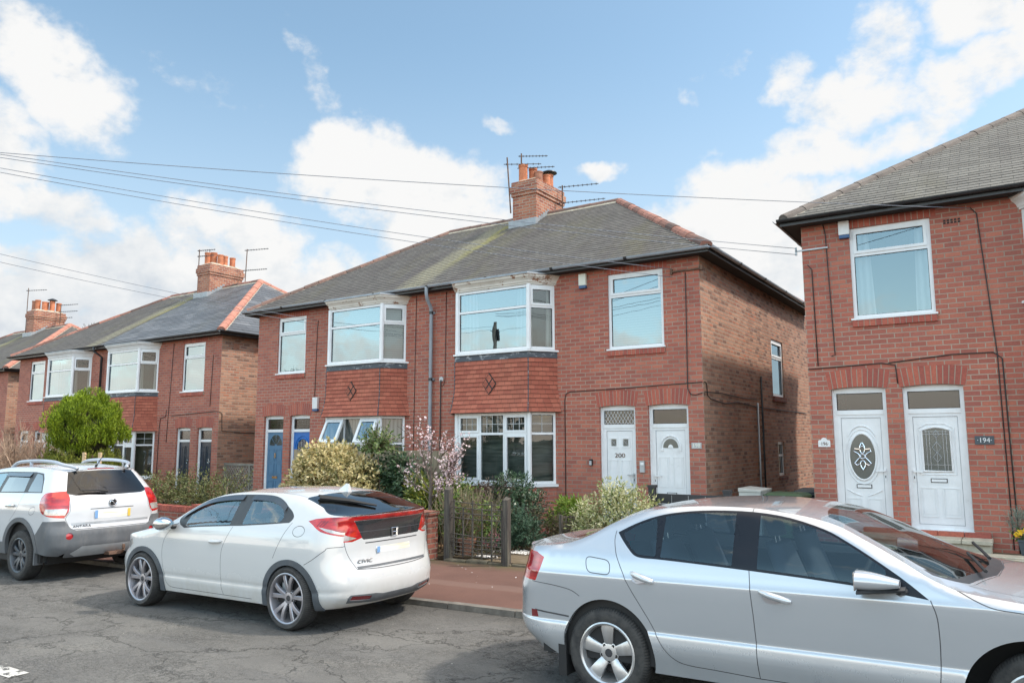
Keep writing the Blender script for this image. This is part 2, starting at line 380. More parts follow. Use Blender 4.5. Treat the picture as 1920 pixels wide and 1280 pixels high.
def window(parent, fr, w, h, cols, backing='blind', glassm='glass', fw=.058, d=0.0, th=.06, name='window', lead=None, seam=True, tint=None, pane_d=-.03):
    """cols: list of (fraction, [(fraction of height from the bottom, opening?)...])"""
    mb = MB(); gl = MB(); ld = MB(); bk = MB()
    mb.fbox(fr, 0, fw, 0, h, d-th, d); mb.fbox(fr, w-fw, w, 0, h, d-th, d)
    mb.fbox(fr, fw, w-fw, 0, fw, d-th, d); mb.fbox(fr, fw, w-fw, h-fw, h, d-th, d)
    tot = sum(c[0] for c in cols); x = 0.0
    for ci, (cw, rows) in enumerate(cols):
        xa, xb = x*w/tot, (x+cw)*w/tot; x += cw
        ia = xa + (fw if ci == 0 else fw*.45); ib = xb - (fw if ci == len(cols)-1 else fw*.45)
        if ci: mb.fbox(fr, xa-fw*.45, xa+fw*.45, fw, h-fw, d-th+.002, d-.003)
        z = 0.0
        for ri, row in enumerate(rows):
            rf, op = row[0], row[1]; z0, z1 = z*h, (z+rf)*h; z += rf
            za = z0 + (fw if ri == 0 else fw*.42); zb = z1 - (fw if ri == len(rows)-1 else fw*.42)
            if ri: mb.fbox(fr, ia, ib, z0-fw*.42, z0+fw*.42, d-th+.002, d-.003)
            pa, pb, pc, pd = ia, ib, za, zb
            if op:
                s = .048; e = d+.012
                mb.fbox(fr, ia, ia+s, za, zb, d-th+.01, e); mb.fbox(fr, ib-s, ib, za, zb, d-th+.01, e)
                mb.fbox(fr, ia+s, ib-s, za, za+s, d-th+.01, e); mb.fbox(fr, ia+s, ib-s, zb-s, zb, d-th+.01, e)
                pa, pb, pc, pd = ia+s, ib-s, za+s, zb-s
            gl.quad(fr(pa,pc,d+pane_d), fr(pb,pc,d+pane_d), fr(pb,pd,d+pane_d), fr(pa,pd,d+pane_d))
            # dark rubber gasket line
            g = .008
            for q in ((pa,pa+g,pc,pd), (pb-g,pb,pc,pd), (pa+g,pb-g,pc,pc+g), (pa+g,pb-g,pd-g,pd)):
                ld.fbox(fr, q[0], q[1], q[2], q[3], d+pane_d+.002, d+pane_d+.008, 0)
            if len(row) > 2 and row[2]:
                nx, nz = row[2]
                for k in range(1, nx): ld.fbox(fr, lerp(pa,pb,k/nx)-.006, lerp(pa,pb,k/nx)+.006, pc, pd, d+pane_d+.003, d+pane_d+.009, 1)
                for k in range(1, nz): ld.fbox(fr, pa, pb, lerp(pc,pd,k/nz)-.006, lerp(pc,pd,k/nz)+.006, d+pane_d+.004, d+pane_d+.008, 1)
    f = mb.build(name, M['upvc'], parent)
    g = gl.build('pane', M[glassm], f)
    ld.build('glazing_bead', [M['dark_soft'], M['steel_grey']], f)
    if backing:
        bd = d-.16
        if backing == 'curtain':
            bk.quad(fr(.02,.02,bd), fr(w*.27,.02,bd-.01), fr(w*.22,h-.02,bd-.01), fr(.02,h-.02,bd)); bk.quad(fr(w*.76,.02,bd-.01), fr(w-.02,.02,bd), fr(w-.02,h-.02,bd), fr(w*.8,h-.02,bd-.01))
            bk.build('curtain', M['curtain'], f)
        else:
            bk.quad(fr(.02,.02,bd), fr(w-.02,.02,bd), fr(w-.02,h-.02,bd), fr(.02,h-.02,bd)); bk.build('blind' if backing == 'blind' else 'drape', M[backing], f)
    return f

def open_sash(parent, fr, x0, x1, z0, z1, d, out):
    """top-hung casement pushed open at the bottom"""
    mb = MB(); gl = MB(); H = z1-z0
    def f2(u, z, dd=0.0):
        k = (z1-z)/H
        return fr(u, z1-(z1-z)*.96, d+.02+out*k+dd)
    s = .075
    mb.fbox(f2, x0, x0+s, z0, z1, -.03, .025); mb.fbox(f2, x1-s, x1, z0, z1, -.03, .025)
    mb.fbox(f2, x0+s, x1-s, z0, z0+s, -.03, .025); mb.fbox(f2, x0+s, x1-s, z1-s, z1, -.03, .025)
    gl.quad(f2(x0+s,z0+s), f2(x1-s,z0+s), f2(x1-s,z1-s), f2(x0+s,z1-s))
    o = mb.build('open_casement', M['upvc'], parent); gl.build('pane', M['glass'], o)

def path_off(path, off):
    """offset an open plan polyline outwards (towards -y for a left-to-right path) with mitres"""
    pts = [V((p[0], p[1])) for p in path]; out = []
    nr = []
    for a, b in zip(pts, pts[1:]):
        e = (b-a).normalized(); nr.append(V((e.y, -e.x)))
    for i, p in enumerate(pts):
        if i == 0: out.append(p+nr[0]*off if False else V((p.x + off*nr[0].x/max(.2,abs(nr[0].x)) if abs(nr[0].x) > .2 else p.x, p.y)))
        elif i == len(pts)-1: out.append(V((p.x + off*nr[-1].x/max(.2,abs(nr[-1].x)) if abs(nr[-1].x) > .2 else p.x, p.y)))
        else:
            m = (nr[i-1]+nr[i]).normalized(); out.append(p+m*(off/max(.3, m.dot(nr[i]))))
    return out

def band(mb, path, levels, mi=0, zo=0.0):
    """levels: (offset, z) from the top down or bottom up; quads between successive offset paths"""
    rows = [(path_off(path, o), z) for o, z in levels]
    for (pa, za), (pb, zb) in zip(rows, rows[1:]):
        run = 0
        for i in range(len(pa)-1):
            L = (pa[i+1]-pa[i]).length; sl = math.hypot(zb-za, (pb[i]-pa[i]).length)
            q = [(pa[i].x, pa[i].y, za), (pa[i+1].x, pa[i+1].y, za), (pb[i+1].x, pb[i+1].y, zb), (pb[i].x, pb[i].y, zb)]
            mb.quad(*q, mi, uv=[(run, zo-za if zo else za), (run+L, zo-za if zo else za), (run+L, zo-zb-.0004 if zo else zb), (run, zo-zb-.0004 if zo else zb)]); run += L

def voussoirs(mb, fr, x0, x1, zs, rise, h, n, d0, d1, splay=.10):
    """segmental brick arch; each brick its own little block"""
    w = x1-x0; Rr = (w*w/4+rise*rise)/(2*rise) if rise > .001 else 1e6
    cz = zs+rise-Rr; cx = (x0+x1)/2; a0 = math.asin(min(1, w/2/Rr))
    for k in range(n):
        ta, tb = lerp(-1, 1, (k+.09)/n), lerp(-1, 1, (k+.91)/n)
        pts = []
        for t_ in (ta, tb):
            xa = cx+t_*w/2; za = (cz+math.sqrt(max(0, Rr*Rr-(xa-cx)**2))) if rise > .001 else zs
            xb = cx+t_*(w/2+splay); zb = za+h
            pts.append((xa, za, xb, zb))
        (xa, za, xb, zb), (xc, zc, xd, zd) = pts
        q = [fr(xa,za,d0), fr(xc,zc,d0), fr(xa,za,d1), fr(xc,zc,d1), fr(xb,zb,d0), fr(xd,zd,d0), fr(xb,zb,d1), fr(xd,zd,d1)]
        mb.hexa(q)

def roof_face(mb, ev0, ev1, tp0, tp1, rows, lift=.009, mi=0, z_jit=.002, split=None):
    """courses of tiles between the eave edge ev0-ev1 and the top edge tp0-tp1; split=(x, mi_left, mi_right)"""
    ev0, ev1, tp0, tp1 = map(V, (ev0, ev1, tp0, tp1))
    n = (ev1-ev0).cross(tp0-ev0)
    if n.length < 1e-6: n = (ev1-ev0).cross(tp1-ev0)
    n.normalize(); eu = (ev1-ev0).normalized(); evv = n.cross(eu)
    SL = (tp0-ev0).dot(evv)
    rnd = random.Random(5)
    for r in range(rows):
        t0, t1 = r/rows, (r+1)/rows; t1b = min(1, t1+.02/rows)
        a0, b0 = ev0.lerp(tp0, t0), ev1.lerp(tp1, t0); a1, b1 = ev0.lerp(tp0, t1b), ev1.lerp(tp1, t1b)
        seg = max(1, int((b0-a0).length/1.1)); xs = [k/seg for k in range(seg+1)]
        lj = [lift+rnd.uniform(-z_jit, z_jit) for _ in xs]
        def emit(ka, kb, la, lb, m_):
            p = [a0.lerp(b0, ka)+n*la, a0.lerp(b0, kb)+n*lb, a1.lerp(b1, kb)+n*.001, a1.lerp(b1, ka)+n*.001]
            uv = [((q-ev0).dot(eu), (q-ev0).dot(evv)) for q in p]; uv[2] = (uv[2][0], SL*t1-.0005); uv[3] = (uv[3][0], SL*t1-.0005); uv[0] = (uv[0][0], SL*t0+.0005); uv[1] = (uv[1][0], SL*t0+.0005)
            mb.quad(*p, m_, uv=uv)
            lo = [a0.lerp(b0, ka)-n*.004, a0.lerp(b0, kb)-n*.004, p[1], p[0]]
            mb.quad(*lo, m_, uv=[uv[0], uv[1], uv[1], uv[0]])
        for k in range(seg):
            ka, kb = xs[k], xs[k+1]
            m_ = mi
            if split:
                xm = (a0.lerp(b0, (ka+kb)/2)).x; m_ = split[1] if xm < split[0] else split[2]
                # exact cut at the party line
                x_a, x_b = a0.lerp(b0, ka).x, a0.lerp(b0, kb).x
                if (x_a-split[0])*(x_b-split[0]) < 0:
                    kc = ka+(kb-ka)*(split[0]-x_a)/(x_b-x_a)
                    emit(ka, kc, lj[k], lj[k+1], split[1] if x_a < split[0] else split[2]); emit(kc, kb, lj[k], lj[k+1], split[1] if x_b < split[0] else split[2]); continue
            emit(ka, kb, lj[k], lj[k+1], m_)

def ridge_run(mb, a, b, r=.115, piece=.42, mi=0, mj=1, drop=.05, jit=.35):
    a, b = V(a), V(b); L = (b-a).length; n = max(1, round(L/piece)); d = (b-a).normalized()
    s = d.cross(V((0,0,1))).normalized(); up = s.cross(d)
    for k in range(n):
        p0, p1 = a+d*(L*k/n), a+d*(L*(k+1)/n-.012)
        jz = random.uniform(-.006, .006)
        rings = []
        for p, rr in ((p0, r), (p1, r*1.03)):
            rings.append([p + s*(math.cos(t_)*rr*1.12) + up*(math.sin(t_)*rr-drop+jz) for t_ in [math.pi*j/6 for j in range(7)]])
        mb.loft(rings, mi if random.random() > jit else mi, False, False)
        mb.poly(rings[0], mi); mb.poly(list(reversed(rings[1])), mi)
    # mortar bedding under the tiles
    for sg in (-1, 1):
        w0, w1 = s*(sg*r*1.06), s*(sg*r*1.5)
        mb.quad(a+w0-up*(drop-.012), b+w0-up*(drop-.012), b+w1-up*(drop+.06), a+w1-up*(drop+.06), mj)

def aerial(name, label, base, h, booms, lean=(0,0), grp='television aerials on the chimneys'):
    t_ = thing('tv_aerial', label, 'tv aerial', base, 0, grp)
    mb = MB(); top = V((lean[0], lean[1], h)); mb.tube([(0,0,-.5), tuple(top)], .02, 6); mb.build('mast', M['rust'], t_)
    for (fz, ang, L, n, el) in booms:
        b = MB(); p = top*fz; dr = V((math.cos(ang), math.sin(ang), 0)); sd = V((-dr.y, dr.x, 0)); a = p-dr*L*.12; e = p+dr*L
        b.tube([a, e], .012, 5)
        for k in range(n):
            c = a.lerp(e, (k+.5)/n); half = el*lerp(.6, .4, k/n)
            b.tube([c-sd*half, c+sd*half], .007, 4)
            b.tube([c-V((0,0,.028)), c+V((0,0,.028))], .012, 4)
        b.build('antenna_boom', M['aerial'], t_)
    return t_

def cable_run(name, parent, pts, r=.011, m='cable'):
    mb = MB(); mb.tube(pts, r, 5); return mb.build(name, M[m], parent, smooth=True)

def door(parent, fr, x0, x1, z0, z1, style, leafm='upvc', rise=.05, sill=True, transom=.36, num=None):
    """arched frame with a transom light over the leaf; fr is the wall face, the frame sits back in the reveal"""
    fb = -.085; fw = .062; w = x1-x0
    fm = MB()
    fm.fbox(fr, x0, x0+fw, z0, z1+rise, fb-.06, fb); fm.fbox(fr, x1-fw, x1, z0, z1+rise, fb-.06, fb)
    fm.fbox(fr, x0+fw, x1-fw, z1-fw*1.1, z1+rise+.05, fb-.06, fb)
    zt = z1-transom
    fm.fbox(fr, x0+fw, x1-fw, zt-fw, zt+.012, fb-.06, fb+.006)
    fm.fbox(fr, x0-.01, x1+.01, z0-.05, z0+.035, fb-.06, fb+.09)
    # outer lip line
    fm.fbox(fr, x0-.004, x0+.014, z0, z1+rise, fb, fb+.02); fm.fbox(fr, x1-.014, x1+.004, z0, z1+rise, fb, fb+.02)
    f = fm.build('door_frame', M['upvc'], parent)
    ta, tb, tc, td = x0+fw, x1-fw, zt+.012, z1-fw*1.1
    g = MB(); g.quad(fr(ta,tc,fb-.035), fr(tb,tc,fb-.035), fr(tb,td,fb-.035), fr(ta,td,fb-.035))
    bead = MB()
    for q in ((ta,ta+.01,tc,td), (tb-.01,tb,tc,td), (ta+.01,tb-.01,tc,tc+.01), (ta+.01,tb-.01,td-.01,td)):
        bead.fbox(fr, q[0], q[1], q[2], q[3], fb-.033, fb-.026)
    if style == '200':
        g.build('transom_pane', M['glass_low'], f)
        n = 9; hh = td-tc; ww = tb-ta; st = ww/n
        for k in range(-4, n+4):
            for sgn in (1, -1):
                xa = ta+st*k; xb = xa+sgn*hh*.62
                if sgn < 0: xa, xb = xa, xa-hh*.62
                # clip to the pane
                p0, p1 = [xa, tc], [xb, td]
                def clip(p0, p1):
                    dxx = p1[0]-p0[0]; tt = [0, 1]
                    for lim, s_ in ((ta, 1), (tb, -1)):
                        d0, d1 = (p0[0]-lim)*s_, (p1[0]-lim)*s_
                        if d0 < 0 and d1 < 0: return None
                        if d0 < 0: tt[0] = max(tt[0], d0/(d0-d1))
                        if d1 < 0: tt[1] = min(tt[1], d0/(d0-d1))
                    if tt[0] >= tt[1]: return None
                    return [[lerp(p0[0],p1[0],q), lerp(p0[1],p1[1],q)] for q in tt]
                c = clip(p0, p1)
                if c: bead.tube([fr(c[0][0],c[0][1],fb-.031), fr(c[1][0],c[1][1],fb-.031)], .004, 4, 1)
    else: g.build('transom_pane', M['glass_low' if style in ('198',) else 'glass_obscure'], f)
    bead.build('glazing_bead', [M['dark_soft'], M['upvc']], f)
    # leaf
    la, lb, lc, ld = x0+fw, x1-fw, z0+.035, zt-fw
    db = fb-.02; lf = MB(); iw = .05 if leafm == 'upvc' else .0
    seam = MB()
    if iw:   # inner sash frame
        lf.fbox(fr, la, la+iw, lc, ld, db-.04, db+.012); lf.fbox(fr, lb-iw, lb, lc, ld, db-.04, db+.012); lf.fbox(fr, la+iw, lb-iw, ld-iw, ld, db-.04, db+.012); lf.fbox(fr, la+iw, lb-iw, lc, lc+iw*1.4, db-.04, db+.012)
        for q in ((la+iw, la+iw+.007, lc+iw*1.4, ld-iw), (lb-iw-.007, lb-iw, lc+iw*1.4, ld-iw), (la+iw, lb-iw, lc+iw*1.4, lc+iw*1.4+.007), (la+iw, lb-iw, ld-iw-.007, ld-iw)):
            seam.fbox(fr, q[0], q[1], q[2], q[3], db, db+.0035)
    lf.fbox(fr, la+iw, lb-iw, lc+iw, ld-iw, db-.05, db)
    a, b, c, e = la+iw, lb-iw, lc+iw*1.4, ld-iw; W, H = b-a, e-c; cx = (a+b)/2
    def panel(pa, pb, pc, pd, rw=.016, rh=.010):   # raised moulding round a panel
        for q in ((pa,pa+rw,pc,pd), (pb-rw,pb,pc,pd), (pa+rw,pb-rw,pc,pc+rw), (pa+rw,pb-rw,pd-rw,pd)): lf.fbox(fr, q[0], q[1], q[2], q[3], db-.003, db+rh)
        lf.fbox(fr, pa+rw+.022, pb-rw-.022, pc+rw+.022, pd-rw-.022, db-.003, db+rh*.7)
    glz = MB(); trim = MB(); orn = MB()
    def oval(x, z, rx, rz, a0=0, a1=2*math.pi, n=36): return [(x+rx*math.cos(lerp(a0,a1,k/n)), z+rz*math.sin(lerp(a0,a1,k/n))) for k in range(n+1)]
    def ring2(mb, pts, r, dd, mi=0): mb.tube([fr(x, z, db+dd) for x, z in pts], r, 6, mi)
    lp = None
    if style == '200':
        for sx in (.27, .73):
            x = a+W*sx; z = c+H*.86; q = .055
            for k in ((x-q-.04,x+q+.04,z-q-.04,z-q-.02), (x-q-.04,x+q+.04,z+q+.02,z+q+.04), (x-q-.04,x-q-.02,z-q,z+q), (x+q+.02,x+q+.04,z-q,z+q)): lf.fbox(fr, *k, db-.002, db+.012)
            glz.quad(fr(x-q,z-q*1.25,db+.004), fr(x+q,z-q*1.25,db+.004), fr(x+q,z+q*1.25,db+.004), fr(x-q,z+q*1.25,db+.004))
            for sg in (-1, 1): orn.tube([fr(x-sg*q*.9, z-q, db+.008), fr(x+sg*q*.9, z+q, db+.008)], .004, 4)
        for sx in (.08, .55): panel(a+W*sx, a+W*(sx+.37), c+H*.36, c+H*.66); panel(a+W*sx, a+W*(sx+.37), c+H*.05, c+H*.22)
        lp = (cx, c+H*.285, .10, .03)
    elif style == '198':
        pts = oval(cx, c+H*.80, W*.26, W*.30, 0, math.pi, 18)
        glz.poly([fr(x, z, db+.006) for x, z in reversed(pts)] )
        ring2(lf, oval(cx, c+H*.795, W*.34, W*.40, 0, math.pi, 20), .014, .008); lf.fbox(fr, cx-W*.36, cx-W*.24, c+H*.765, c+H*.795, db, db+.018); lf.fbox(fr, cx+W*.24, cx+W*.36, c+H*.765, c+H*.795, db, db+.018)
        lf.poly([fr(x, z, db+.011) for x, z in reversed(oval(cx, c+H*.80, W*.09, W*.11, 0, math.pi, 10))])
        for sx in (.08, .56): panel(a+W*sx, a+W*(sx+.36), c+H*.36, c+H*.70); panel(a+W*sx, a+W*(sx+.36), c+H*.05, c+H*.22)
        lp = (cx, c+H*.285, .10, .03)
    elif style == '196':
        pts = oval(cx, c+H*.62, W*.34, H*.225); glz.poly([fr(x, z, db+.004) for x, z in reversed(pts[:-1])])
        ring2(lf, pts, .016, .008); ring2(lf, oval(cx, c+H*.62, W*.42, H*.265), .008, .003); ring2(lf, oval(cx, c+H*.72, W*.40, H*.2, .5, math.pi-.5, 14), .011, .005)
        zc = c+H*.62
        for sg in (1, -1):
            ring2(orn, [(cx+sg*q*W, zc+r_*H) for q, r_ in ((0,.135),(.05,.10),(.07,.07),(.19,.075),(.21,.05),(.12,.03),(.05,0),(.12,-.03),(.2,-.065),(.15,-.085),(.07,-.07),(.05,-.1),(0,-.13))], .013, .012)
        ring2(orn, oval(cx, zc+.065*H, W*.06, H*.035), .010, .013); ring2(orn, oval(cx, zc-.08*H, W*.06, H*.04), .010, .013); ring2(orn, oval(cx, zc, W*.07, H*.02), .010, .013)
        for sx in (.07, .57):
            panel(a+W*sx, a+W*(sx+.36), c+H*.05, c+H*.22)
            mid = a+W*(sx+.18); ring2(lf, [(a+W*sx, c+H*(.30 if sx < .3 else .24)), (mid, c+H*.265), (a+W*(sx+.36), c+H*(.24 if sx < .3 else .30))], .010, .004)
        lp = (cx, c+H*.335, .115, .032)
    elif style == '194':
        xa, xb, za, zb = cx-W*.32, cx+W*.32, c+H*.49, c+H*.87
        pts = [(xa,za), (xb,za), (xb,zb)] + [(lerp(xb,xa,k/8), zb+.05*math.sin(math.pi*k/8)) for k in range(1, 8)] + [(xa,zb)]
        glz.poly([fr(x, z, db+.004) for x, z in pts]); ring2(lf, pts+[pts[0]], .017, .008)
        ring2(lf, [(xa-.05,za-.05),(xb+.05,za-.05),(xb+.05,zb+.03),(cx+W*.2,zb+.10),(cx-W*.2,zb+.10),(xa-.05,zb+.03),(xa-.05,za-.05)], .008, .003)
        for dx_ in (-.22, -.15, .15, .22): ring2(orn, [(cx+dx_*W, za), (cx+dx_*W, zb)], .004, .009)
        ring2(orn, [(xa,za+.1),(xb,za+.1)], .004, .009); ring2(orn, [(xa,zb-.06),(xb,zb-.06)], .004, .009); ring2(orn, [(xa,zb-.02),(xb,zb-.02)], .004, .009)
        zm = (za+zb)/2
        for (s_, z_) in ((.07, zb-.06), (.10, zm+.05), (.09, zm-.10)): ring2(orn, [(cx,z_+.10*s_/.07*.6),(cx+W*s_,z_),(cx,z_-.10*s_/.07*.6),(cx-W*s_,z_),(cx,z_+.10*s_/.07*.6)], .005, .010)
        ring2(orn, [(cx,za),(cx,zb)], .003, .008)
        for sx in (.07, .56): panel(a+W*sx, a+W*(sx+.37), c+H*.07, c+H*.34)
        lp = (cx, c+H*.405, .115, .032)
    elif style == 'blue_fan':
        for k in range(4):
            aa, ab = math.pi*(k+.06)/4, math.pi*(k+.94)/4
            pts = [(cx+W*.07*math.cos(aa), c+H*.80+W*.07*math.sin(aa))]+[(cx+W*.38*math.cos(lerp(aa,ab,j/5)), c+H*.80+W*.44*math.sin(lerp(aa,ab,j/5))) for j in range(6)]+[(cx+W*.07*math.cos(ab), c+H*.80+W*.07*math.sin(ab))]
            glz.poly([fr(x, z, db+.005) for x, z in reversed(pts)])
        for sx in (.09, .55): panel(a+W*sx, a+W*(sx+.36), c+H*.56, c+H*.75); panel(a+W*sx, a+W*(sx+.36), c+H*.36, c+H*.54); panel(a+W*sx, a+W*(sx+.36), c+H*.08, c+H*.28)
    elif style == 'blue_round':
        zc = c+H*.76; pts = oval(cx+.04, zc, W*.36, W*.40); glz.poly([fr(x, z, db+.004) for x, z in reversed(pts[:-1])])
        ring2(lf, pts, .022, .01); ring2(lf, oval(cx+.04, zc, W*.47, W*.50), .012, .004)
        for k in (-1.5, -.5, .5, 1.5):
            dx_ = k*W*.16; hh = W*.40*math.sqrt(max(0, 1-(dx_/(W*.36))**2)); orn.tube([fr(cx+.04+dx_, zc-hh, db+.01), fr(cx+.04+dx_, zc+hh, db+.01)], .006, 4)
        for sx in (.09, .55): panel(a+W*sx, a+W*(sx+.36), c+H*.08, c+H*.42)
    elif style == 'navy':
        glz.quad(fr(cx-W*.20,c+H*.10,db+.004), fr(cx-W*.04,c+H*.10,db+.004), fr(cx-W*.04,c+H*.90,db+.004), fr(cx-W*.20,c+H*.90,db+.004))
        panel(cx-W*.24, cx, c+H*.07, c+H*.93, .02, .014); panel(cx+W*.08, cx+W*.42, c+H*.07, c+H*.93)
        z = c+H*.72; x = cx+W*.24
        ring2(trim, [(x, z), (x, z-.05)], .012, .02); ring2(trim, oval(x, z-.10, .035, .05), .011, .02)
        lp = (cx+.03, c+H*.03, .10, .03)
    lo = lf.build('door', M[leafm], parent)
    if seam.v: seam.build('door_gap', M['upvc_seam'], lo)
    if glz.v: glz.build('door_glass', M['glass_obscure'], lo)
    if orn.v: orn.build('glass_ornament', M['chrome'] if style in ('196',) else M['steel_grey'], lo)
    if trim.v: trim.build('door_knocker', M['chrome'], lo)
    if lp:
        l = MB(); x, z, hw_, hh_ = lp
        l.fbox(fr, x-hw_, x+hw_, z-hh_, z+hh_, db, db+.008, 1); l.fbox(fr, x-hw_+.012, x+hw_-.012, z-hh_+.011, z+hh_-.011, db+.008, db+.014, 0)
        l.build('letter_plate', [M['upvc'] if style != 'navy' else M['chrome'], M['dark_soft']], lo)
    if style == 'blue_fan':
        l = MB(); l.fbox(fr, cx-.10, cx+.10, c+H*.315, c+H*.345, db, db+.016); l.build('letter_plate', M['brass'], lo)
        l = MB(); ring2(l, [(cx, c+H*.69), (cx, c+H*.655)], .014, .02); ring2(l, oval(cx, c+H*.635, .022, .03), .009, .02); l.build('door_knocker', M['brass'], lo)
    if style in ('200', '198', '196', '194'):
        hx = lb-iw*.5 if style in ('200', '196') else la+iw*.5; s_ = -1 if style in ('200', '196') else 1
        l = MB(); z = lc+(ld-lc)*.48
        l.fbox(fr, hx-.018, hx+.018, z-.14, z+.06, db+.012, db+.022); l.fbox(fr, min(hx, hx+s_*.13), max(hx, hx+s_*.13), z+.012, z+.034, db+.045, db+.062); l.fbox(fr, hx-.01, hx+.01, z+.012, z+.034, db+.02, db+.05)
        l.fbox(fr, hx-.006, hx+.006, z-.09, z-.05, db+.022, db+.0245, 1)
        l.build('handle', [M['upvc'] if style != '200' else M['steel_grey'], M['dark']], lo)
    return lo

# ------------------------------------------------------------------ a pair of houses
M['tile_edge'] = mat('tile_edge', (.10,.05,.04), .9)
HW = 6.45; DEP = 8.3; EZ = 5.29      # half width, depth, wall top
def bay(root, cx, hwf, low, up, right_face=True, apron_moss=True, d=.5, cant=.36, low_kind='casement', peel=True, diamond=True):
    path = [(cx-hwf-cant, 0), (cx-hwf, -d), (cx+hwf, -d), (cx+hwf+cant, 0)]
    b = MB(); band(b, path, [(0, -.9), (0, .83)]); w = b.build('bay_window', M['brick_front'], root)
    # stone-coloured sill, upper lead band, cornice
    s = MB(); band(s, path, [(0,.83), (.05,.83), (.05,.875), (-.05,.885)]); s.build('bay_sill', M['upvc'], w)
    ap = MB(); N = 12; zt, zb = 3.50, 2.37; lv = []
    for k in range(N+1):
        f = k/N; z = lerp(zt, zb, f); o = .035+.10*max(0, (f-.45)/.55)**1.7
        lv.append((o, z))
    for (o0, z0), (o1, z1) in zip(lv, lv[1:]):
        band(ap, path, [(o0+.002, z0), (o1+.020, z1)], zo=3.5); band(ap, path, [(o1+.020, z1), (o1+.001, z1-.001)], 1)
    band(ap, path, [(lv[-1][0]+.016, zb), (-.06, zb-.004)], 1)
    a = ap.build('tile_apron', [M['tile_red'], M['tile_edge']], w)
    # lead-dressed corners of the apron
    c = MB()
    for i in (1, 2):
        pts = []
        for o, z in lv: q = path_off(path, o+.012)[i]; pts.append((q.x, q.y, z))
        c.tube(pts, .012, 5)
    c.build('corner_flashing', M['lead_dark'], a)
    if diamond:
        dm = MB(); zc = 2.98
        for (ux, uz) in ((0,.118),(0,-.118),(-.09,0),(.09,0)):
            for (g_, yo, mi_) in ((1.0, .030, 1), (.80, .036, 0)):
                pl_ = []
                for (px_, pz_) in ((-.090,0),(0,-.118),(.090,0),(0,.118)):
                    z_ = zc+uz+pz_*g_; f_ = (3.50-z_)/1.13; pl_.append((cx-.02+ux+px_*g_, -d-(.035+.10*max(0,(f_-.45)/.55)**1.7)-yo, z_))
                dm.poly(pl_, mi_)
                for k in range(4):
                    q0, q1 = pl_[k], pl_[(k+1)%4]; dm.quad((q0[0], q0[1]+.03, q0[2]), (q1[0], q1[1]+.03, q1[2]), q1, q0, 1)
        dm.build('diamond_tiles', [M['tile_red'], M['dark_soft']], a)
    ld = MB(); band(ld, path, [(.045, 3.63), (.055, 3.50)]); ld.build('lead_apron', M['lead_dark'], w)
    st = MB(); band(st, path, [(.045, 3.63), (.085, 3.63), (.085, 3.665), (0, 3.68)]); st.build('upper_sill', M['upvc'], w)
    co = MB(); band(co, path, [(.0, 5.065), (.018, 5.07), (.018, 5.10), (.035, 5.105), (.05, 5.15), (.08, 5.19), (.11, 5.22), (.118, 5.255), (.13, 5.26), (.13, 5.29)]); 
    co.build('cornice', M['paint_peel'] if peel else M['paint_white'], w)
    cp = MB(); q = path_off(path, .14); cp.poly([(p.x, p.y, 5.296) for p in q]); band(cp, path, [(.14, 5.296), (.145, 5.268)])
    cp.build('lead_cap', M['lead'], w)
    # windows on the three faces
    pts = [V((p[0], p[1], 0)) for p in path]
    for i in range(3):
        p0, p1 = pts[i], pts[i+1]; u = p1-p0; L = u.length; mid = i == 1
        fr = face_frame((p0.x, p0.y, 3.68), u)
        cols = up['front'] if mid else up['side']
        window(w, fr, L, 1.385, cols, up.get('back', 'blind'), up.get('glass', 'glass') if mid else up.get('sglass', 'glass_low'), d=-.01)
        fr = face_frame((p0.x, p0.y, .885), u)
        cols = low['front'] if mid else low['side']
        f = window(w, fr, L, 1.48, cols, low.get('back', 'drape'), low.get('glass', 'glass_low') if mid else low.get('sglass', 'glass_low'), d=-.01)
        if mid and low.get('open'):
            for (xa, xb) in low['open']: open_sash(f, fr, xa*L, xb*L, .84, 1.42, 0.0, .26)
    # white corner posts
    for i in (1, 2):
        for (za, zb_) in ((3.68, 5.062), (.885, 2.365)):
            x, y = path[i]; po = MB(); po.lathe([(.052, za), (.052, zb_)], (x, y+.02, 0), 'z', 8); po.build('corner_post', M['upvc'], w)
    return w

def wall_fit(root, name, mb, m): return mb.build(name, m, root)

def alarm_box(root, fr, x, z, body='cream', w=.17, h=.31):
    a = MB(); a.fbox(fr, x, x+w, z+.06, z+h, 0.001, .075, 0); a.fbox(fr, x+.004, x+w-.004, z, z+.06, .001, .07, 1)
    a.build('alarm_box', [M[body], M['blue_trim']], root, bevel=.008)

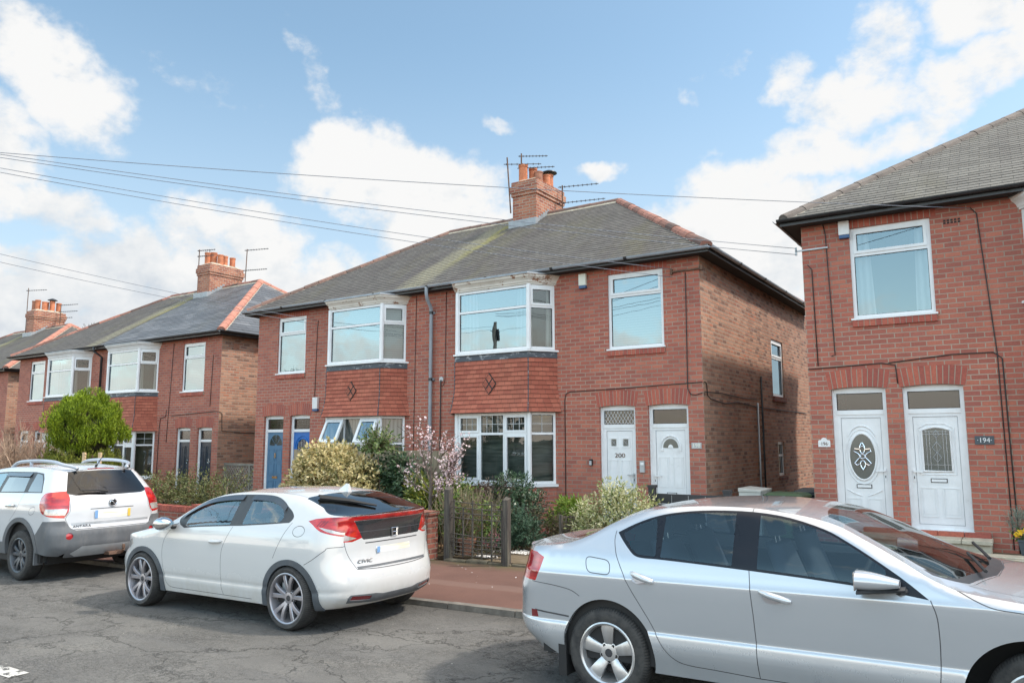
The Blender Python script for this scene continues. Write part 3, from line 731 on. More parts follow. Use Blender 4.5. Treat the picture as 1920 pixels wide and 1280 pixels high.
def house_pair(name, label, cx, D, dz, halves, roof=('roof_old','roof_old'), chim=(-.1,.67,3.45,4.95), pots=(), ridge=('ridge','ridge'), detail=True, side=True, paint_gut='black_plastic', gut=None):
    root = thing(name, label, 'house', (cx, D, dz), 0, 'brick semi-detached houses along the street')
    F = face_frame((0, 0, 0), (1, 0, 0))
    holes = []; cut = []
    for h in halves:
        holes += [(h['W'][0], h['W'][1], 3.60, 5.145)]
        for dd in h['doors']: holes.append((dd[0], dd[1], dd[4] if len(dd) > 4 else .14, 2.50))
        if 'bay' in h:
            bx = h['bay'][0]; bw = h['bay'][1]+.3
            holes += [(bx-bw, bx+bw, .9, 2.3), (bx-bw, bx+bw, 3.7, 5.0)]
    wl = MB(); wall_grid(wl, F, -HW, HW, -1.2, EZ, holes)
    wall = wl.build('front_wall', M['brick_front'], root)
    # flank and back walls
    S = face_frame((HW, 0, 0), (0, 1, 0)); shol = [(4.88, 5.95, 2.83, 4.22), (5.12, 5.72, .92, 1.73)] if side else []
    sw = MB(); wall_grid(sw, S, 0, DEP, -1.2, EZ, shol, .09); sw.build('side_wall', M['brick_side'], root)
    S2 = face_frame((-HW, DEP, 0), (0, -1, 0)); s2 = MB(); wall_grid(s2, S2, 0, DEP, -1.2, EZ, []); wall_grid(s2, face_frame((HW, DEP, 0), (-1, 0, 0)), 0, 2*HW, -1.2, EZ, []); s2.build('back_wall', M['brick_side'], root)
    rw = MB(); rw.box(HW-3.2, HW-.002, DEP+.001, DEP+4.6, -1.2, EZ-.02); rw.build('rear_wing', M['brick_side'], root)
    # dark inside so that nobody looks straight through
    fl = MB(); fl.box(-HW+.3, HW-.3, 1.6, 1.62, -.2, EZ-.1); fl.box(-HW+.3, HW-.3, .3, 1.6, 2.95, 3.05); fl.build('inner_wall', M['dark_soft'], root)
    # windows, sills, lintels
    for h in halves:
        a, b = h['W']
        wf = window(root, face_frame((a, 0, 3.60), (1,0,0)), b-a, 1.545, [(1, [(.70, False), (.30, True)])], h.get('wback', 'blind'), h.get('wglass', 'glass'), d=-.035)
        sl = MB(); sl.fbox(F, a-.03, b+.03, 3.575, 3.605, -.05, .045); sl.build('window_sill', M['upvc'], wf)
        bs = MB(); n = int((b-a+.06)/.085)
        for k in range(n): x = lerp(a-.02, b+.02, k/n); bs.fbox(F, x+.006, x+(b-a+.04)/n-.006, 3.465, 3.573, -.02, .035)
        bs.fbox(F, a-.015, b+.015, 3.468, 3.570, -.02, .030, 1); bs.build('brick_sill', [M['brick_plain'], M['mortar']], wf)
        li = MB(); n = int((b-a+.12)/.085)
        for k in range(n): x = lerp(a-.02, b+.10, k/n); li.fbox(F, x+.006, x+(b-a+.12)/n-.006, 5.148, EZ-.01, -.02, .004)
        li.fbox(F, a-.015, b+.095, 5.149, EZ-.011, -.02, .002, 1); li.build('brick_lintel', [M['brick_plain'], M['mortar']], wf)
        for dd in h['doors']:
            style, lm = dd[2], dd[3]; zz = dd[4] if len(dd) > 4 else .14
            lo = door(root, F, dd[0], dd[1], zz+.03, 2.44, style, lm)
            ar = MB(); voussoirs(ar, F, dd[0]-.04, dd[1]+.04, 2.435, .038, .30, 12, -.015, .006, .05)
            pts = [(dd[0]-.04, 2.437), (dd[1]+.04, 2.437), (dd[1]+.085, 2.72), (dd[0]-.085, 2.72)]
            x0, x1 = dd[0]-.04, dd[1]+.04
            for k in range(12):
                ta, tb = k/12, (k+1)/12; az_, bz_ = 2.437+.038*math.sin(math.pi*ta), 2.437+.038*math.sin(math.pi*tb)
                ar.quad(F(lerp(x0,x1,ta), az_, .0025), F(lerp(x0,x1,tb), bz_, .0025), F(lerp(x0-.045,x1+.045,tb), bz_+.285, .0025), F(lerp(x0-.045,x1+.045,ta), az_+.285, .0025), 1)
            ar.build('brick_arch', [M['brick_plain'], M['mortar']], root)
        if 'bay' in h: bay(root, h['bay'][0], h['bay'][1], h['low'], h['up'], peel=h.get('peel', True), diamond=h.get('diamond', True))
    if side:
        f = window(root, face_frame((HW, 4.88, 2.83), (0,1,0)), 1.07, 1.39, [(1, [(.68, False), (.32, True)])], 'blind', 'glass', d=-.03)
        f = window(root, face_frame((HW, 5.12, .92), (0,1,0)), .6, .81, [(1, [(.6, False), (.4, False)])], 'curtain', 'glass_mid', d=-.04)
        bs = MB(); bs.fbox(S, 4.84, 5.99, 2.70, 2.82, -.02, .05); bs.fbox(S, 5.08, 5.76, .80, .91, -.02, .05); bs.build('brick_sill', M['brick_garden'], root)
        ab = MB(); ab.fbox(S, .42, .62, 4.88, 5.06, 0, .004); ab.build('air_brick', M['terracotta_old'], root)
    # eaves
    OV = .30; e0, e1 = -HW-OV, HW+OV; y0, y1 = -.30, DEP+.32; ez = EZ+.115
    sf = MB(); sf.box(e0+.03, e1-.03, y0+.03, 0, EZ, EZ+.02); sf.box(e0+.03, e1-.03, DEP, y1-.03, EZ, EZ+.02); sf.box(HW, e1-.03, 0, DEP, EZ+.001, EZ+.019); sf.box(e0+.03, -HW, 0, DEP, EZ+.001, EZ+.019)
    sf.build('soffit', M['dark_soft'], root)
    fa = MB(); fa.box(e0+.02, e1-.02, y0+.01, y0+.03, EZ-.012, ez-.005); fa.box(e1-.03, e1-.01, y0+.03, y1-.03, EZ-.012, ez-.005); fa.box(e0+.01, e0+.03, y0+.03, y1-.03, EZ-.012, ez-.005); fa.box(e0+.02, e1-.02, y1-.03, y1-.01, EZ-.012, ez-.005)
    fa.build('fascia', M['black_plastic'], root)
    gu = MB()
    def gutter(p, q, out):
        p, q = V(p), V(q); prof = [(out*(.052+.050*math.cos(t_)), .052*math.sin(t_)) for t_ in [math.pi+math.pi*j/8 for j in range(9)]]
        rings = []
        for e in (p, q): rings.append([e+(V((0, a, b)) if abs((q-p).x) > abs((q-p).y) else V((a, 0, b))) for a, b in prof])
        gu.loft(rings, 0, False, False)
        n = max(2, int((q-p).length/1.6))
        for k in range(1, n):
            c = p.lerp(q, k/n); dd = (q-p).normalized()*.035
            rr = []
            for e in (c-dd, c+dd): rr.append([e+(V((0, a*1.07, b*1.1)) if abs((q-p).x) > abs((q-p).y) else V((a*1.07, 0, b*1.1))) for a, b in prof])
            gu.loft(rr, 1, False, False)
    gutter((e0-.02, y0+.005, ez-.02), (e1+.02, y0+.005, ez-.035), -1); gutter((e1-.012, y0-.05, ez-.02), (e1-.012, y1, ez-.03), 1); gutter((e0+.012, y0-.05, ez-.02), (e0+.012, y1, ez-.03), -1)
    gu.build('gutter', [M[gut or paint_gut], M['black_plastic']], root, smooth=False)
    # roof
    ry = DEP/2; rz = 8.13; rl = 2.85; eb = ez-.01
    rf = MB()
    A, B, Cc, Dd = (e0, y0, eb), (e1, y0, eb), (e1, y1, eb), (e0, y1, eb); P, Q = (-rl, ry, rz), (rl, ry, rz)
    mats = [M[roof[0]], M[roof[1]]]; big = roof[1] == 'roof_new'
    rows = 35
    if roof[0] == roof[1]: roof_face(rf, A, B, P, Q, 35)
    else: roof_face(rf, A, B, P, Q, 35, split=(0.0, 0, 1))
    roof_face(rf, B, Cc, Q, Q, 26 if big else 35, mi=1); roof_face(rf, Dd, A, P, P, 35, mi=0); roof_face(rf, Cc, Dd, Q, P, 20, mi=0)
    rfo = rf.build('roof', mats, root)
    rd = MB(); ridge_run(rd, P, Q, mi=0); ridge_run(rd, P, (e0+.05, y0+.05, eb+.04), mi=0)
    ridge_run(rd, P, (e0+.05, y1-.05, eb+.04), mi=0)
    rd.build('ridge_tiles', [M[ridge[0]], M['cement']], rfo)
    rd = MB(); ridge_run(rd, Q, (e1-.05, y0+.05, eb+.04), mi=0); ridge_run(rd, Q, (e1-.05, y1-.05, eb+.04), mi=0)
    rd.build('ridge_tiles', [M[ridge[1]], M['cement']], rfo)
    # chimney
    x0, x1, a, b = chim; zt = 8.97
    ch = MB(); ch.box(x0, x1, a, b, 7.0, zt-.42); ch.box(x0-.035, x1+.035, a-.035, b+.035, zt-.42, zt-.32); ch.box(x0-.065, x1+.065, a-.065, b+.065, zt-.32, zt-.13); ch.box(x0-.03, x1+.03, a-.03, b+.03, zt-.13, zt)
    co = ch.build('chimney', M['brick_chimney'], root)
    fc = MB(); sl = (rz-eb)/(ry-y0); zf = eb+(a-y0)*sl
    fc.box(x0-.06, x1+.06, a-.13, a-.001, zf-.09, zf+.13)
    for k in range(6):
        ya, yb = lerp(a, ry, k/6), lerp(a, ry, (k+1)/6); zz = eb+(ya-y0)*sl
        for xx in ((x1+.001, x1+.012), (x0-.012, x0-.001)): fc.box(xx[0], xx[1], ya, yb, zz-.1, zz+.10+(yb-ya)*sl)
    fc.build('flashing', M['lead'], co)
    fl = MB(); xm, ym = (x0+x1)/2, (a+b)/2
    top = [(x0+.03, a+.03), (x1-.03, a+.03), (x1-.03, b-.03), (x0+.03, b-.03)]; tt = [(lerp(xm, p[0], .72), lerp(ym, p[1], .8)) for p in top]
    fl.loft([[(p[0], p[1], zt) for p in top], [(p[0], p[1], zt+.10) for p in tt]]); fl.build('flaunching', M['cement'], co)
    for (px, py, hh, r, kind) in pots:
        pt = MB(); zb = zt+.06
        pt.lathe([(r*1.12, 0), (r*1.12, .04), (r*1.02, .05), (r, hh*.86), (r*1.1, hh*.88), (r*1.12, hh), (r*.9, hh), (r*.86, .1)], (px, py, zb), 'z', 16)
        po = pt.build('chimney_pot', M['terracotta'] if kind != 'old' else M['terracotta_old'], co, smooth=True, shade_angle=40)
        if kind == 'cowl':
            cw = MB(); cw.lathe([(.01, .16), (.10, .13), (.23, .07), (.235, .05), (.02, .06)], (px, py, zb+hh), 'z', 20)
            for q in range(4): aa = q*math.pi/2+.4; cw.tube([(px+r*math.cos(aa), py+r*math.sin(aa), zb+hh-.05), (px+r*1.2*math.cos(aa), py+r*1.2*math.sin(aa), zb+hh+.09)], .012, 4)
            cw.build('cowl', M['black_plastic'], po)
        if kind == 'cage':
            cw = MB()
            for q in range(3):
                aa = q*math.pi/3; cw.tube([(px+r*math.cos(aa)*math.cos(t_), py+r*math.sin(aa)*math.cos(t_), zb+hh+r*1.1*math.sin(t_)) for t_ in [math.pi*j/8 for j in range(9)]], .007, 4)
            cw.build('bird_guard', M['aerial'], po)
    return root, F, S

UP_PLAIN = dict(front=[(1, [(.66, False), (.34, False)])], side=[(1, [(.66, False), (.34, True)])], back='blind', glass='glass', sglass='glass_low')
UP_CURT = dict(UP_PLAIN, back='curtain', glass='glass', sglass='glass_low')
LOW_LEAD = dict(front=[(1, [(.70, True), (.30, True, (3,2))]), (1, [(.70, False), (.30, False, (4,2))]), (1, [(.70, True), (.30, True, (3,2))])], side=[(1, [(.70, False), (.30, False, (2,2))])], back='drape', glass='glass_low', sglass='glass_low')
LOW_OPEN = dict(front=[(1, [(.56, False), (.44, False)]), (1, [(.56, False), (.44, False)]), (1, [(.56, True), (.44, False)])], side=[(1, [(.56, False), (.44, False)])], back='curtain_full', glass='glass_low', sglass='glass_low', open=[(.01, .35), (.67, .99)])
M['curtain_full'] = M['curtain']
LOW_PLAIN = dict(LOW_LEAD, back='blind_brown')
M['blind_brown'] = mat('blind_brown', (.15,.135,.10), .7, var=.2)

ROOT1, F1, S1 = house_pair('brick_house', 'brick house pair with two blue doors at left, white doors 200 and 198 at right', -11.40, 14.0, 0.0, [
    dict(W=(-5.62, -4.50), doors=[(-6.08, -5.28, 'blue_fan', 'door_blue'), (-5.02, -4.24, 'blue_round', 'door_bright')], bay=(-2.18, .885), low=LOW_OPEN, up=UP_PLAIN),
    dict(W=(4.50, 5.70), doors=[(4.26, 5.05, '200', 'upvc'), (5.32, 6.14, '198', 'upvc')], bay=(1.945, .94), low=LOW_LEAD, up=UP_CURT)],
    ridge=('ridge_dark','ridge'), pots=[(.06, 3.75, .52, .125, ''), (.22, 4.02, .47, .115, ''), (.45, 3.95, .30, .12, 'old'), (.20, 4.40, .34, .11, 'old'), (.48, 4.32, .30, .115, ''), (.34, 4.72, .46, .12, 'cowl')], gut='grey_plastic')
ROOT2, F2, S2 = house_pair('brick_house', 'brick house pair behind the rounded golden conifer, half its roof newly slated', -26.85, 14.65, -.26, [
    dict(W=(-5.55, -4.43), doors=[(-6.10, -5.34, 'navy', 'door_navy'), (-4.95, -4.2, 'navy', 'door_navy')], bay=(-2.25, .86), low=LOW_LEAD, up=dict(UP_CURT), peel=False, diamond=False),
    dict(W=(4.47, 5.62), doors=[(4.30, 5.05, 'navy', 'door_navy'), (5.40, 6.15, 'navy', 'door_navy')], bay=(1.87, .91), low=LOW_PLAIN, up=dict(UP_CURT), peel=False, diamond=False)],
    roof=('roof_old', 'roof_new'), ridge=('ridge', 'ridge_new'), pots=[(.06, 3.75, .50, .12, 'cage'), (.20, 3.92, .52, .12, ''), (.45, 4.05, .42, .12, ''), (.30, 4.35, .45, .12, ''), (.40, 4.65, .42, .11, '')])
ROOT3, F3, S3 = house_pair('brick_house', 'farthest brick house pair, its chimney with six pots rising at the picture edge', -42.2, 15.3, -.55, [
    dict(W=(-5.55, -4.43), doors=[(-6.10, -5.34, 'navy', 'door_navy'), (-4.95, -4.2, 'navy', 'door_navy')], bay=(-2.25, .86), low=LOW_LEAD, up=dict(UP_CURT), peel=False, diamond=False),
    dict(W=(4.47, 5.62), doors=[(4.30, 5.05, 'navy', 'door_navy'), (5.40, 6.15, 'navy', 'door_navy')], bay=(1.87, .91), low=LOW_PLAIN, up=dict(UP_CURT), peel=False, diamond=False)],
    ridge=('ridge', 'ridge_new'), pots=[(.06, 3.70, .50, .12, 'old'), (.22, 3.78, .55, .12, ''), (.45, 4.0, .46, .12, ''), (.20, 4.2, .5, .12, ''), (.40, 4.4, .55, .12, 'cowl'), (.35, 4.75, .5, .12, '')], side=False)
ROOT4, F4, S4 = house_pair('brick_house', 'red brick house with white doors 196 and 194 beside the silver car', 3.46, 13.7, .17, [
    dict(W=(-5.68, -4.47), doors=[(-6.10, -5.27, '196', 'upvc', .16), (-5.03, -4.18, '194', 'upvc', .16)], bay=(-1.95, .94), low=LOW_LEAD, up=UP_PLAIN, wback='curtain', wglass='glass_clear', peel=False),
    dict(W=(4.50, 5.70), doors=[(4.26, 5.05, '200', 'upvc'), (5.32, 6.14, '198', 'upvc')], bay=(1.945, .94), low=LOW_LEAD, up=UP_CURT)],
    roof=('roof_right', 'roof_right'), ridge=('ridge_grey', 'ridge_grey'), pots=[(.22, 3.8, .5, .12, ''), (.4, 4.3, .5, .12, '')])

def facade_bits():
    F = F1
    # downpipe between the two halves
    dp = MB(); x = -.07
    dp.tube([F(x+.05, 5.36, .36), F(x+.05, 5.18, .36), F(x+.03, 5.06, .30), F(x-.02, 4.93, .12), F(x-.02, 4.80, .085), F(x-.03, -.4, .085)], .042, 10, 0)
    for z in (4.78, 3.2, 1.5): dp.fbox(F, x-.085, x+.035, z-.03, z+.03, 0, .06, 0); dp.tube([F(x-.025, z-.035, .085), F(x-.025, z+.035, .085)], .05, 10, 1)
    dp.build('downpipe', [M['grey_plastic'], M['black_plastic']], ROOT1, smooth=True, shade_angle=40)
    alarm_box(ROOT1, F, 3.86, 4.92); alarm_box(ROOT1, F, -4.10, 2.55, 'paint_white', .19, .36)
    cable_run('wall_cable', ROOT1, [F(3.47, -.3, .012), F(3.47, 2.62, .014), F(3.50, 2.74, .014), F(3.60, 2.78, .014), F(4.6, 2.80, .014), F(5.5, 2.83, .014), F(6.44, 2.86, .014)], .009)
    cable_run('wall_cable', ROOT1, [F(6.17, 5.0, .012), F(6.17, 4.6, .014), F(6.15, 2.75, .014), F(6.20, 2.64, .014), F(6.30, 2.62, .014), F(6.44, 2.66, .014)], .009)
    cable_run('wall_cable', ROOT1, [F(-4.02, 4.95, .012), F(-4.05, 4.75, .014), F(-4.08, 2.92, .014)], .008)
    cable_run('wall_cable', ROOT1, [F(-.62, 5.25, .012), F(-.66, 1.2, .014)], .007); cable_run('wall_cable', ROOT1, [F(.30, 5.25, .012), F(.28, 3.2, .014), F(.24, 3.05, .014), F(.15, 3.05, .014)], .007)
    cable_run('vent_pipe', ROOT1, [F(.17, 3.18, .03), F(.16, 1.2, .03)], .014)
    vt = MB(); vt.lathe([(.06, 0), (.06, -.015)], F(.17, 3.2, .0), 'y', 14); vt.build('wall_vent', M['steel_grey'], ROOT1)
    # bracket with insulators on the corner
    br = MB(); br.fbox(F, 5.9, 6.5, 5.02, 5.05, .002, .04); br.fbox(F, 6.48, 6.52, 5.0, 5.09, -.05, .05); br.fbox(F, 5.88, 5.92, 4.98, 5.08, .0, .05); br.build('cable_bracket', M['rust'], ROOT1)
    # flank: cables, pipes
    S = S1
    cable_run('wall_cable', ROOT1, [S(.0, 2.86, .02), S(.12, 2.86, .014), S(.16, 2.80, .014), S(.18, 2.62, .014), S(.35, 2.56, .014), S(1.2, 2.50, .014), S(2.0, 2.56, .014), S(3.4, 2.52, .014), S(5.5, 2.50, .014), S(8.0, 2.5, .014)], .009)
    cable_run('wall_cable', ROOT1, [S(.02, 2.68, .02), S(1.0, 2.70, .014), S(2.4, 2.66, .014), S(3.42, 2.70, .014)], .008)
    cable_run('flue_pipe', ROOT1, [S(3.45, 2.60, .03), S(3.45, -.3, .03)], .022, 'steel_grey'); cable_run('flue_pipe', ROOT1, [S(3.80, 3.22, .03), S(3.80, -.3, .03)], .022, 'black_plastic')
    # key safe, entry phone, numbers
    k = MB(); k.fbox(F, 4.03, 4.10, 1.27, 1.40, 0, .04, 0); k.fbox(F, 4.037, 4.093, 1.28, 1.37, .04, .055, 1); k.build('key_safe', [M['dark'], M['steel_grey']], ROOT1, bevel=.008)
    k = MB(); k.fbox(F, 5.135, 5.235, 1.16, 1.38, 0, .04, 0); k.fbox(F, 5.15, 5.22, 1.30, 1.35, .04, .043, 1); k.build('entry_phone', [M['steel_grey'], M['upvc']], ROOT1, bevel=.006)
    k = MB(); k.fbox(F, 6.19, 6.38, 1.62, 1.73, .0, .016); pq = k.build('number_plate', M['steel_grey'], ROOT1)
    place_text('198', .105, M['cream'], pq, F(6.285, 1.675, .019), (1,0,0), (0,0,1))
    dl = [o for o in ROOT1.children if o.name.startswith('door') and not o.name.startswith('door_')]
    place_text('200', .12, M['rust'], dl[2], F(4.655, 1.475, -.098), (1,0,0), (0,0,1), sx=1.3)
    # left pair
    F = F2; S = S2
    cable_run('wall_cable', ROOT2, [F(3.35, 0, .012), F(3.38, 2.45, .014), F(3.42, 2.78, .014), F(3.70, 2.84, .014), F(3.74, 3.05, .014)], .009); cable_run('wall_cable', ROOT2, [F(4.0, 2.85, .012), F(6.3, 2.95, .014), F(6.44, 2.93, .014)], .009)
    cable_run('wall_cable', ROOT2, [F(3.95, 5.2, .012), F(3.80, 2.0, .014)], .008); cable_run('wall_cable', ROOT2, [F(6.05, 4.7, .012), F(6.0, 3.1, .014)], .008)
    cable_run('wall_cable', ROOT2, [S(0, 2.93, .014), S(.10, 2.88, .014), S(.12, 2.35, .014), S(.8, 2.3, .014), S(5, 2.3, .014)], .009)
    ab = MB(); ab.fbox(S, 1.2, 1.42, 4.75, 4.95, 0, .004); ab.build('air_brick', M['terracotta_old'], ROOT2)
    dp = MB(); dp.tube([F(-.3, 5.36, .36), F(-.3, 5.2, .36), F(-.25, 5.0, .085), F(-.25, -.3, .085)], .042, 8); dp.build('downpipe', M['black_plastic'], ROOT2, smooth=True)
    # right house
    F = F4
    alarm_box(ROOT4, F, -5.83, 4.98, 'paint_white', .17, .30)
    cable_run('wall_cable', ROOT4, [F(-6.08, 5.28, .012), F(-6.05, 5.1, .014), F(-6.0, 3.02, .014), F(-6.06, 3.0, .014)], .008); cable_run('wall_cable', ROOT4, [F(-6.36, 4.6, .05), F(-6.30, 4.52, .014), F(-6.28, 2.85, .014)], .009)
    cable_run('wall_cable', ROOT4, [F(-6.44, 2.80, .014), F(-5.3, 2.84, .014), F(-5.10, 2.80, .014), F(-5.08, 2.5, .014)], .009); cable_run('wall_cable', ROOT4, [F(-5.2, 2.84, .014), F(-4.3, 2.92, .014), F(-3.75, 2.92, .014), F(-3.64, 2.82, .014), F(-3.62, -.2, .014)], .009)
    cable_run('wall_cable', ROOT4, [F(-3.9, 5.2, .03), F(-3.82, 5.1, .014), F(-3.70, 2.9, .014), F(-3.69, 0, .014)], .008)
    br = MB(); br.fbox(F, -6.55, -6.02, 4.86, 4.885, .002, .03); br.fbox(F, -6.56, -6.53, 4.80, 4.94, 0, .03); br.build('cable_bracket', M['steel_grey'], ROOT4)
    ab = MB()
    for i in range(5):
        for j in range(2): ab.fbox(F, -4.28+i*.05, -4.245+i*.05, 5.0+j*.04, 5.03+j*.04, 0, .004)
    ab.build('air_brick', M['dark_soft'], ROOT4)
    k = MB(); k.fbox(F, -4.08, -3.83, 1.53, 1.66, 0, .012); pq = k.build('number_plate', M['lead_dark'] if False else M['blue_slate'], ROOT4)
    place_text('·194·', .10, M['upvc'], pq, F(-3.955, 1.593, .014), (1,0,0), (0,0,1))
    k = MB(); pts = [(-6.345,1.49),(-6.155,1.49),(-6.155,1.585),(-6.165,1.60),(-6.20,1.605),(-6.22,1.635),(-6.25,1.645),(-6.28,1.635),(-6.30,1.605),(-6.335,1.60),(-6.345,1.585)]
    k.loft([[F(x,z,0) for x,z in pts], [F(x,z,.012) for x,z in pts]]); pq = k.build('number_plate', M['paint_white'], ROOT4)
    place_text('·196·', .075, M['rust'], pq, F(-6.25, 1.54, .014), (1,0,0), (0,0,1))
    sd_ = MB(); sd_.fbox(F, -6.2, -4.0, -.6, .14, 0, .035); sd_.build('brick_plinth', M['brick_front'], ROOT4)
M['blue_slate'] = mat('blue_slate', (.06,.075,.09), .5)
facade_bits()
# aerials: base (on the stack), height, booms (fraction, heading, length, elements, half width)
def on(root, x, y, z): return (root.location.x+x, root.location.y+y, root.location.z+z)
aerial('tv_aerial', 'tall leaning aerial mast at the left side of the middle chimney', on(ROOT1, -.15, 3.42, 8.6), 1.15, [(.82, .55, .95, 7, .10)], (-.12, 0))
aerial('tv_aerial', 'aerial with two long booms standing among the middle chimney pots', on(ROOT1, .02, 3.7, 8.75), 1.15, [(.93, .55, .75, 9, .10), (.62, .45, .95, 10, .09)], (.0, .02))
aerial('tv_aerial', 'short aerial right of the middle chimney above the ridge tiles', on(ROOT1, .85, 4.6, 8.1), .95, [(.95, .3, 1.05, 9, .12), (.45, .25, 1.25, 11, .07)])
aerial('tv_aerial', 'aerial with two booms left of the four-pot chimney', on(ROOT2, -.16, 3.5, 8.1), 1.55, [(.97, .3, .75, 8, .1), (.82, .3, .7, 8, .1)])
aerial('tv_aerial', 'aerial with lower wide boom right of the four-pot chimney', on(ROOT2, .9, 4.9, 8.2), 1.6, [(.97, .3, 1.0, 9, .1), (.45, .3, 1.0, 11, .1), (.1, .3, .8, 7, .08)], (.08, 0))
aerial('tv_aerial', 'tall aerial left of the farthest chimney', on(ROOT3, -.15, 3.45, 8.3), 1.9, [(.93, .4, 1.1, 9, .1)], (-.02, 0))
aerial('tv_aerial', 'aerial with three booms right of the farthest chimney', on(ROOT3, .9, 4.6, 8.1), 1.3, [(.97, .3, 1.1, 9, .1), (.7, .3, 1.1, 10, .1), (.45, .3, .8, 7, .1)])

# ------------------------------------------------------------------ cars
def pchip(pts):
    xs = [p[0] for p in pts]; ys = [p[1] for p in pts]; n = len(xs)
    h = [xs[i+1]-xs[i] for i in range(n-1)]; dl = [(ys[i+1]-ys[i])/h[i] for i in range(n-1)]
    m = [dl[0]]+[0 if dl[i-1]*dl[i] <= 0 else 3*(h[i-1]+h[i])/((2*h[i]+h[i-1])/dl[i-1]+(h[i]+2*h[i-1])/dl[i]) for i in range(1, n-1)]+[dl[-1]]
    def f(x):
        if x <= xs[0]: return ys[0]
        if x >= xs[-1]: return ys[-1]
        i = 0
        while x > xs[i+1]: i += 1
        t = (x-xs[i])/h[i]; t2 = t*t; t3 = t2*t
        return (2*t3-3*t2+1)*ys[i]+(t3-2*t2+t)*h[i]*m[i]+(-2*t3+3*t2)*ys[i+1]+(t3-t2)*h[i]*m[i+1]
    return f
def plin(pts):
    xs = [p[0] for p in pts]; ys = [p[1] for p in pts]
    def f(x):
        if x <= xs[0]: return ys[0]
        for i in range(len(xs)-1):
            if x <= xs[i+1]: return lerp(ys[i], ys[i+1], (x-xs[i])/(xs[i+1]-xs[i]))
        return ys[-1]
    return f
def resample(pl, st):
    out = []
    for a, b in zip(pl, pl[1:]):
        L = math.hypot(b[0]-a[0], b[1]-a[1]); n = max(1, int(math.ceil(L/st)))
        for k in range(n): out.append((lerp(a[0],b[0],k/n), lerp(a[1],b[1],k/n)))
    out.append(tuple(pl[-1])); return out
def smooth_pl(pts, closed=False, n=5):
    """Catmull-Rom through the points"""
    P = [tuple(p) for p in pts]; out = []; N = len(P)
    rng = range(N) if closed else range(N-1)
    for i in rng:
        g = (lambda k: P[k % N]) if closed else (lambda k: P[max(0, min(N-1, k))])
        p0, p1, p2, p3 = g(i-1), g(i), g(i+1), g(i+2)
        for k in range(n):
            t = k/n
            out.append(tuple(.5*((2*p1[j])+(-p0[j]+p2[j])*t+(2*p0[j]-5*p1[j]+4*p2[j]-p3[j])*t*t+(-p0[j]+3*p1[j]-3*p2[j]+p3[j])*t**3) for j in (0, 1)))
    if not closed: out.append(P[-1])
    return out
def rounded(poly, r, n=4):
    out = []; N = len(poly)
    for i in range(N):
        p, a, b = V(poly[i]), V(poly[i-1]), V(poly[(i+1) % N])
        rr = min(r, (a-p).length*.45, (b-p).length*.45)
        s, e = p+(a-p).normalized()*rr, p+(b-p).normalized()*rr
        for k in range(n+1):
            t = k/n; q = s*(1-t)**2+p*2*t*(1-t)+e*t*t; out.append((q.x, q.y))
    return out
def strip(pl, w):
    P = [V(p) for p in pl]; L, Rr = [], []
    for i, p in enumerate(P):
        d = (P[min(i+1, len(P)-1)]-P[max(i-1, 0)]); d = d.normalized() if d.length > 1e-9 else V((1,0))
        n = V((-d.y, d.x)); L.append((p.x+n.x*w/2, p.y+n.y*w/2)); Rr.append((p.x-n.x*w/2, p.y-n.y*w/2))
    return L+Rr[::-1]
def grow(poly, g):
    A = sum(poly[i-1][0]*poly[i][1]-poly[i][0]*poly[i-1][1] for i in range(len(poly))); s = 1 if A > 0 else -1
    out = []; N = len(poly)
    for i in range(N):
        p, a, b = V(poly[i]), V(poly[i-1]), V(poly[(i+1) % N])
        d1 = (p-a).normalized(); d2 = (b-p).normalized(); n1 = V((d1.y, -d1.x))*s; n2 = V((d2.y, -d2.x))*s
        m = n1+n2; m = m.normalized() if m.length > 1e-6 else n1
        q = p+m*(g/max(.5, m.dot(n1))); out.append((q.x, q.y))
    return out
def inpoly(p, poly):
    x, y = p; c = False; j = len(poly)-1
    for i in range(len(poly)):
        xi, yi = poly[i]; xj, yj = poly[j]
        if (yi > y) != (yj > y) and x < (xj-xi)*(y-yi)/(yj-yi)+xi: c = not c
        j = i
    return c

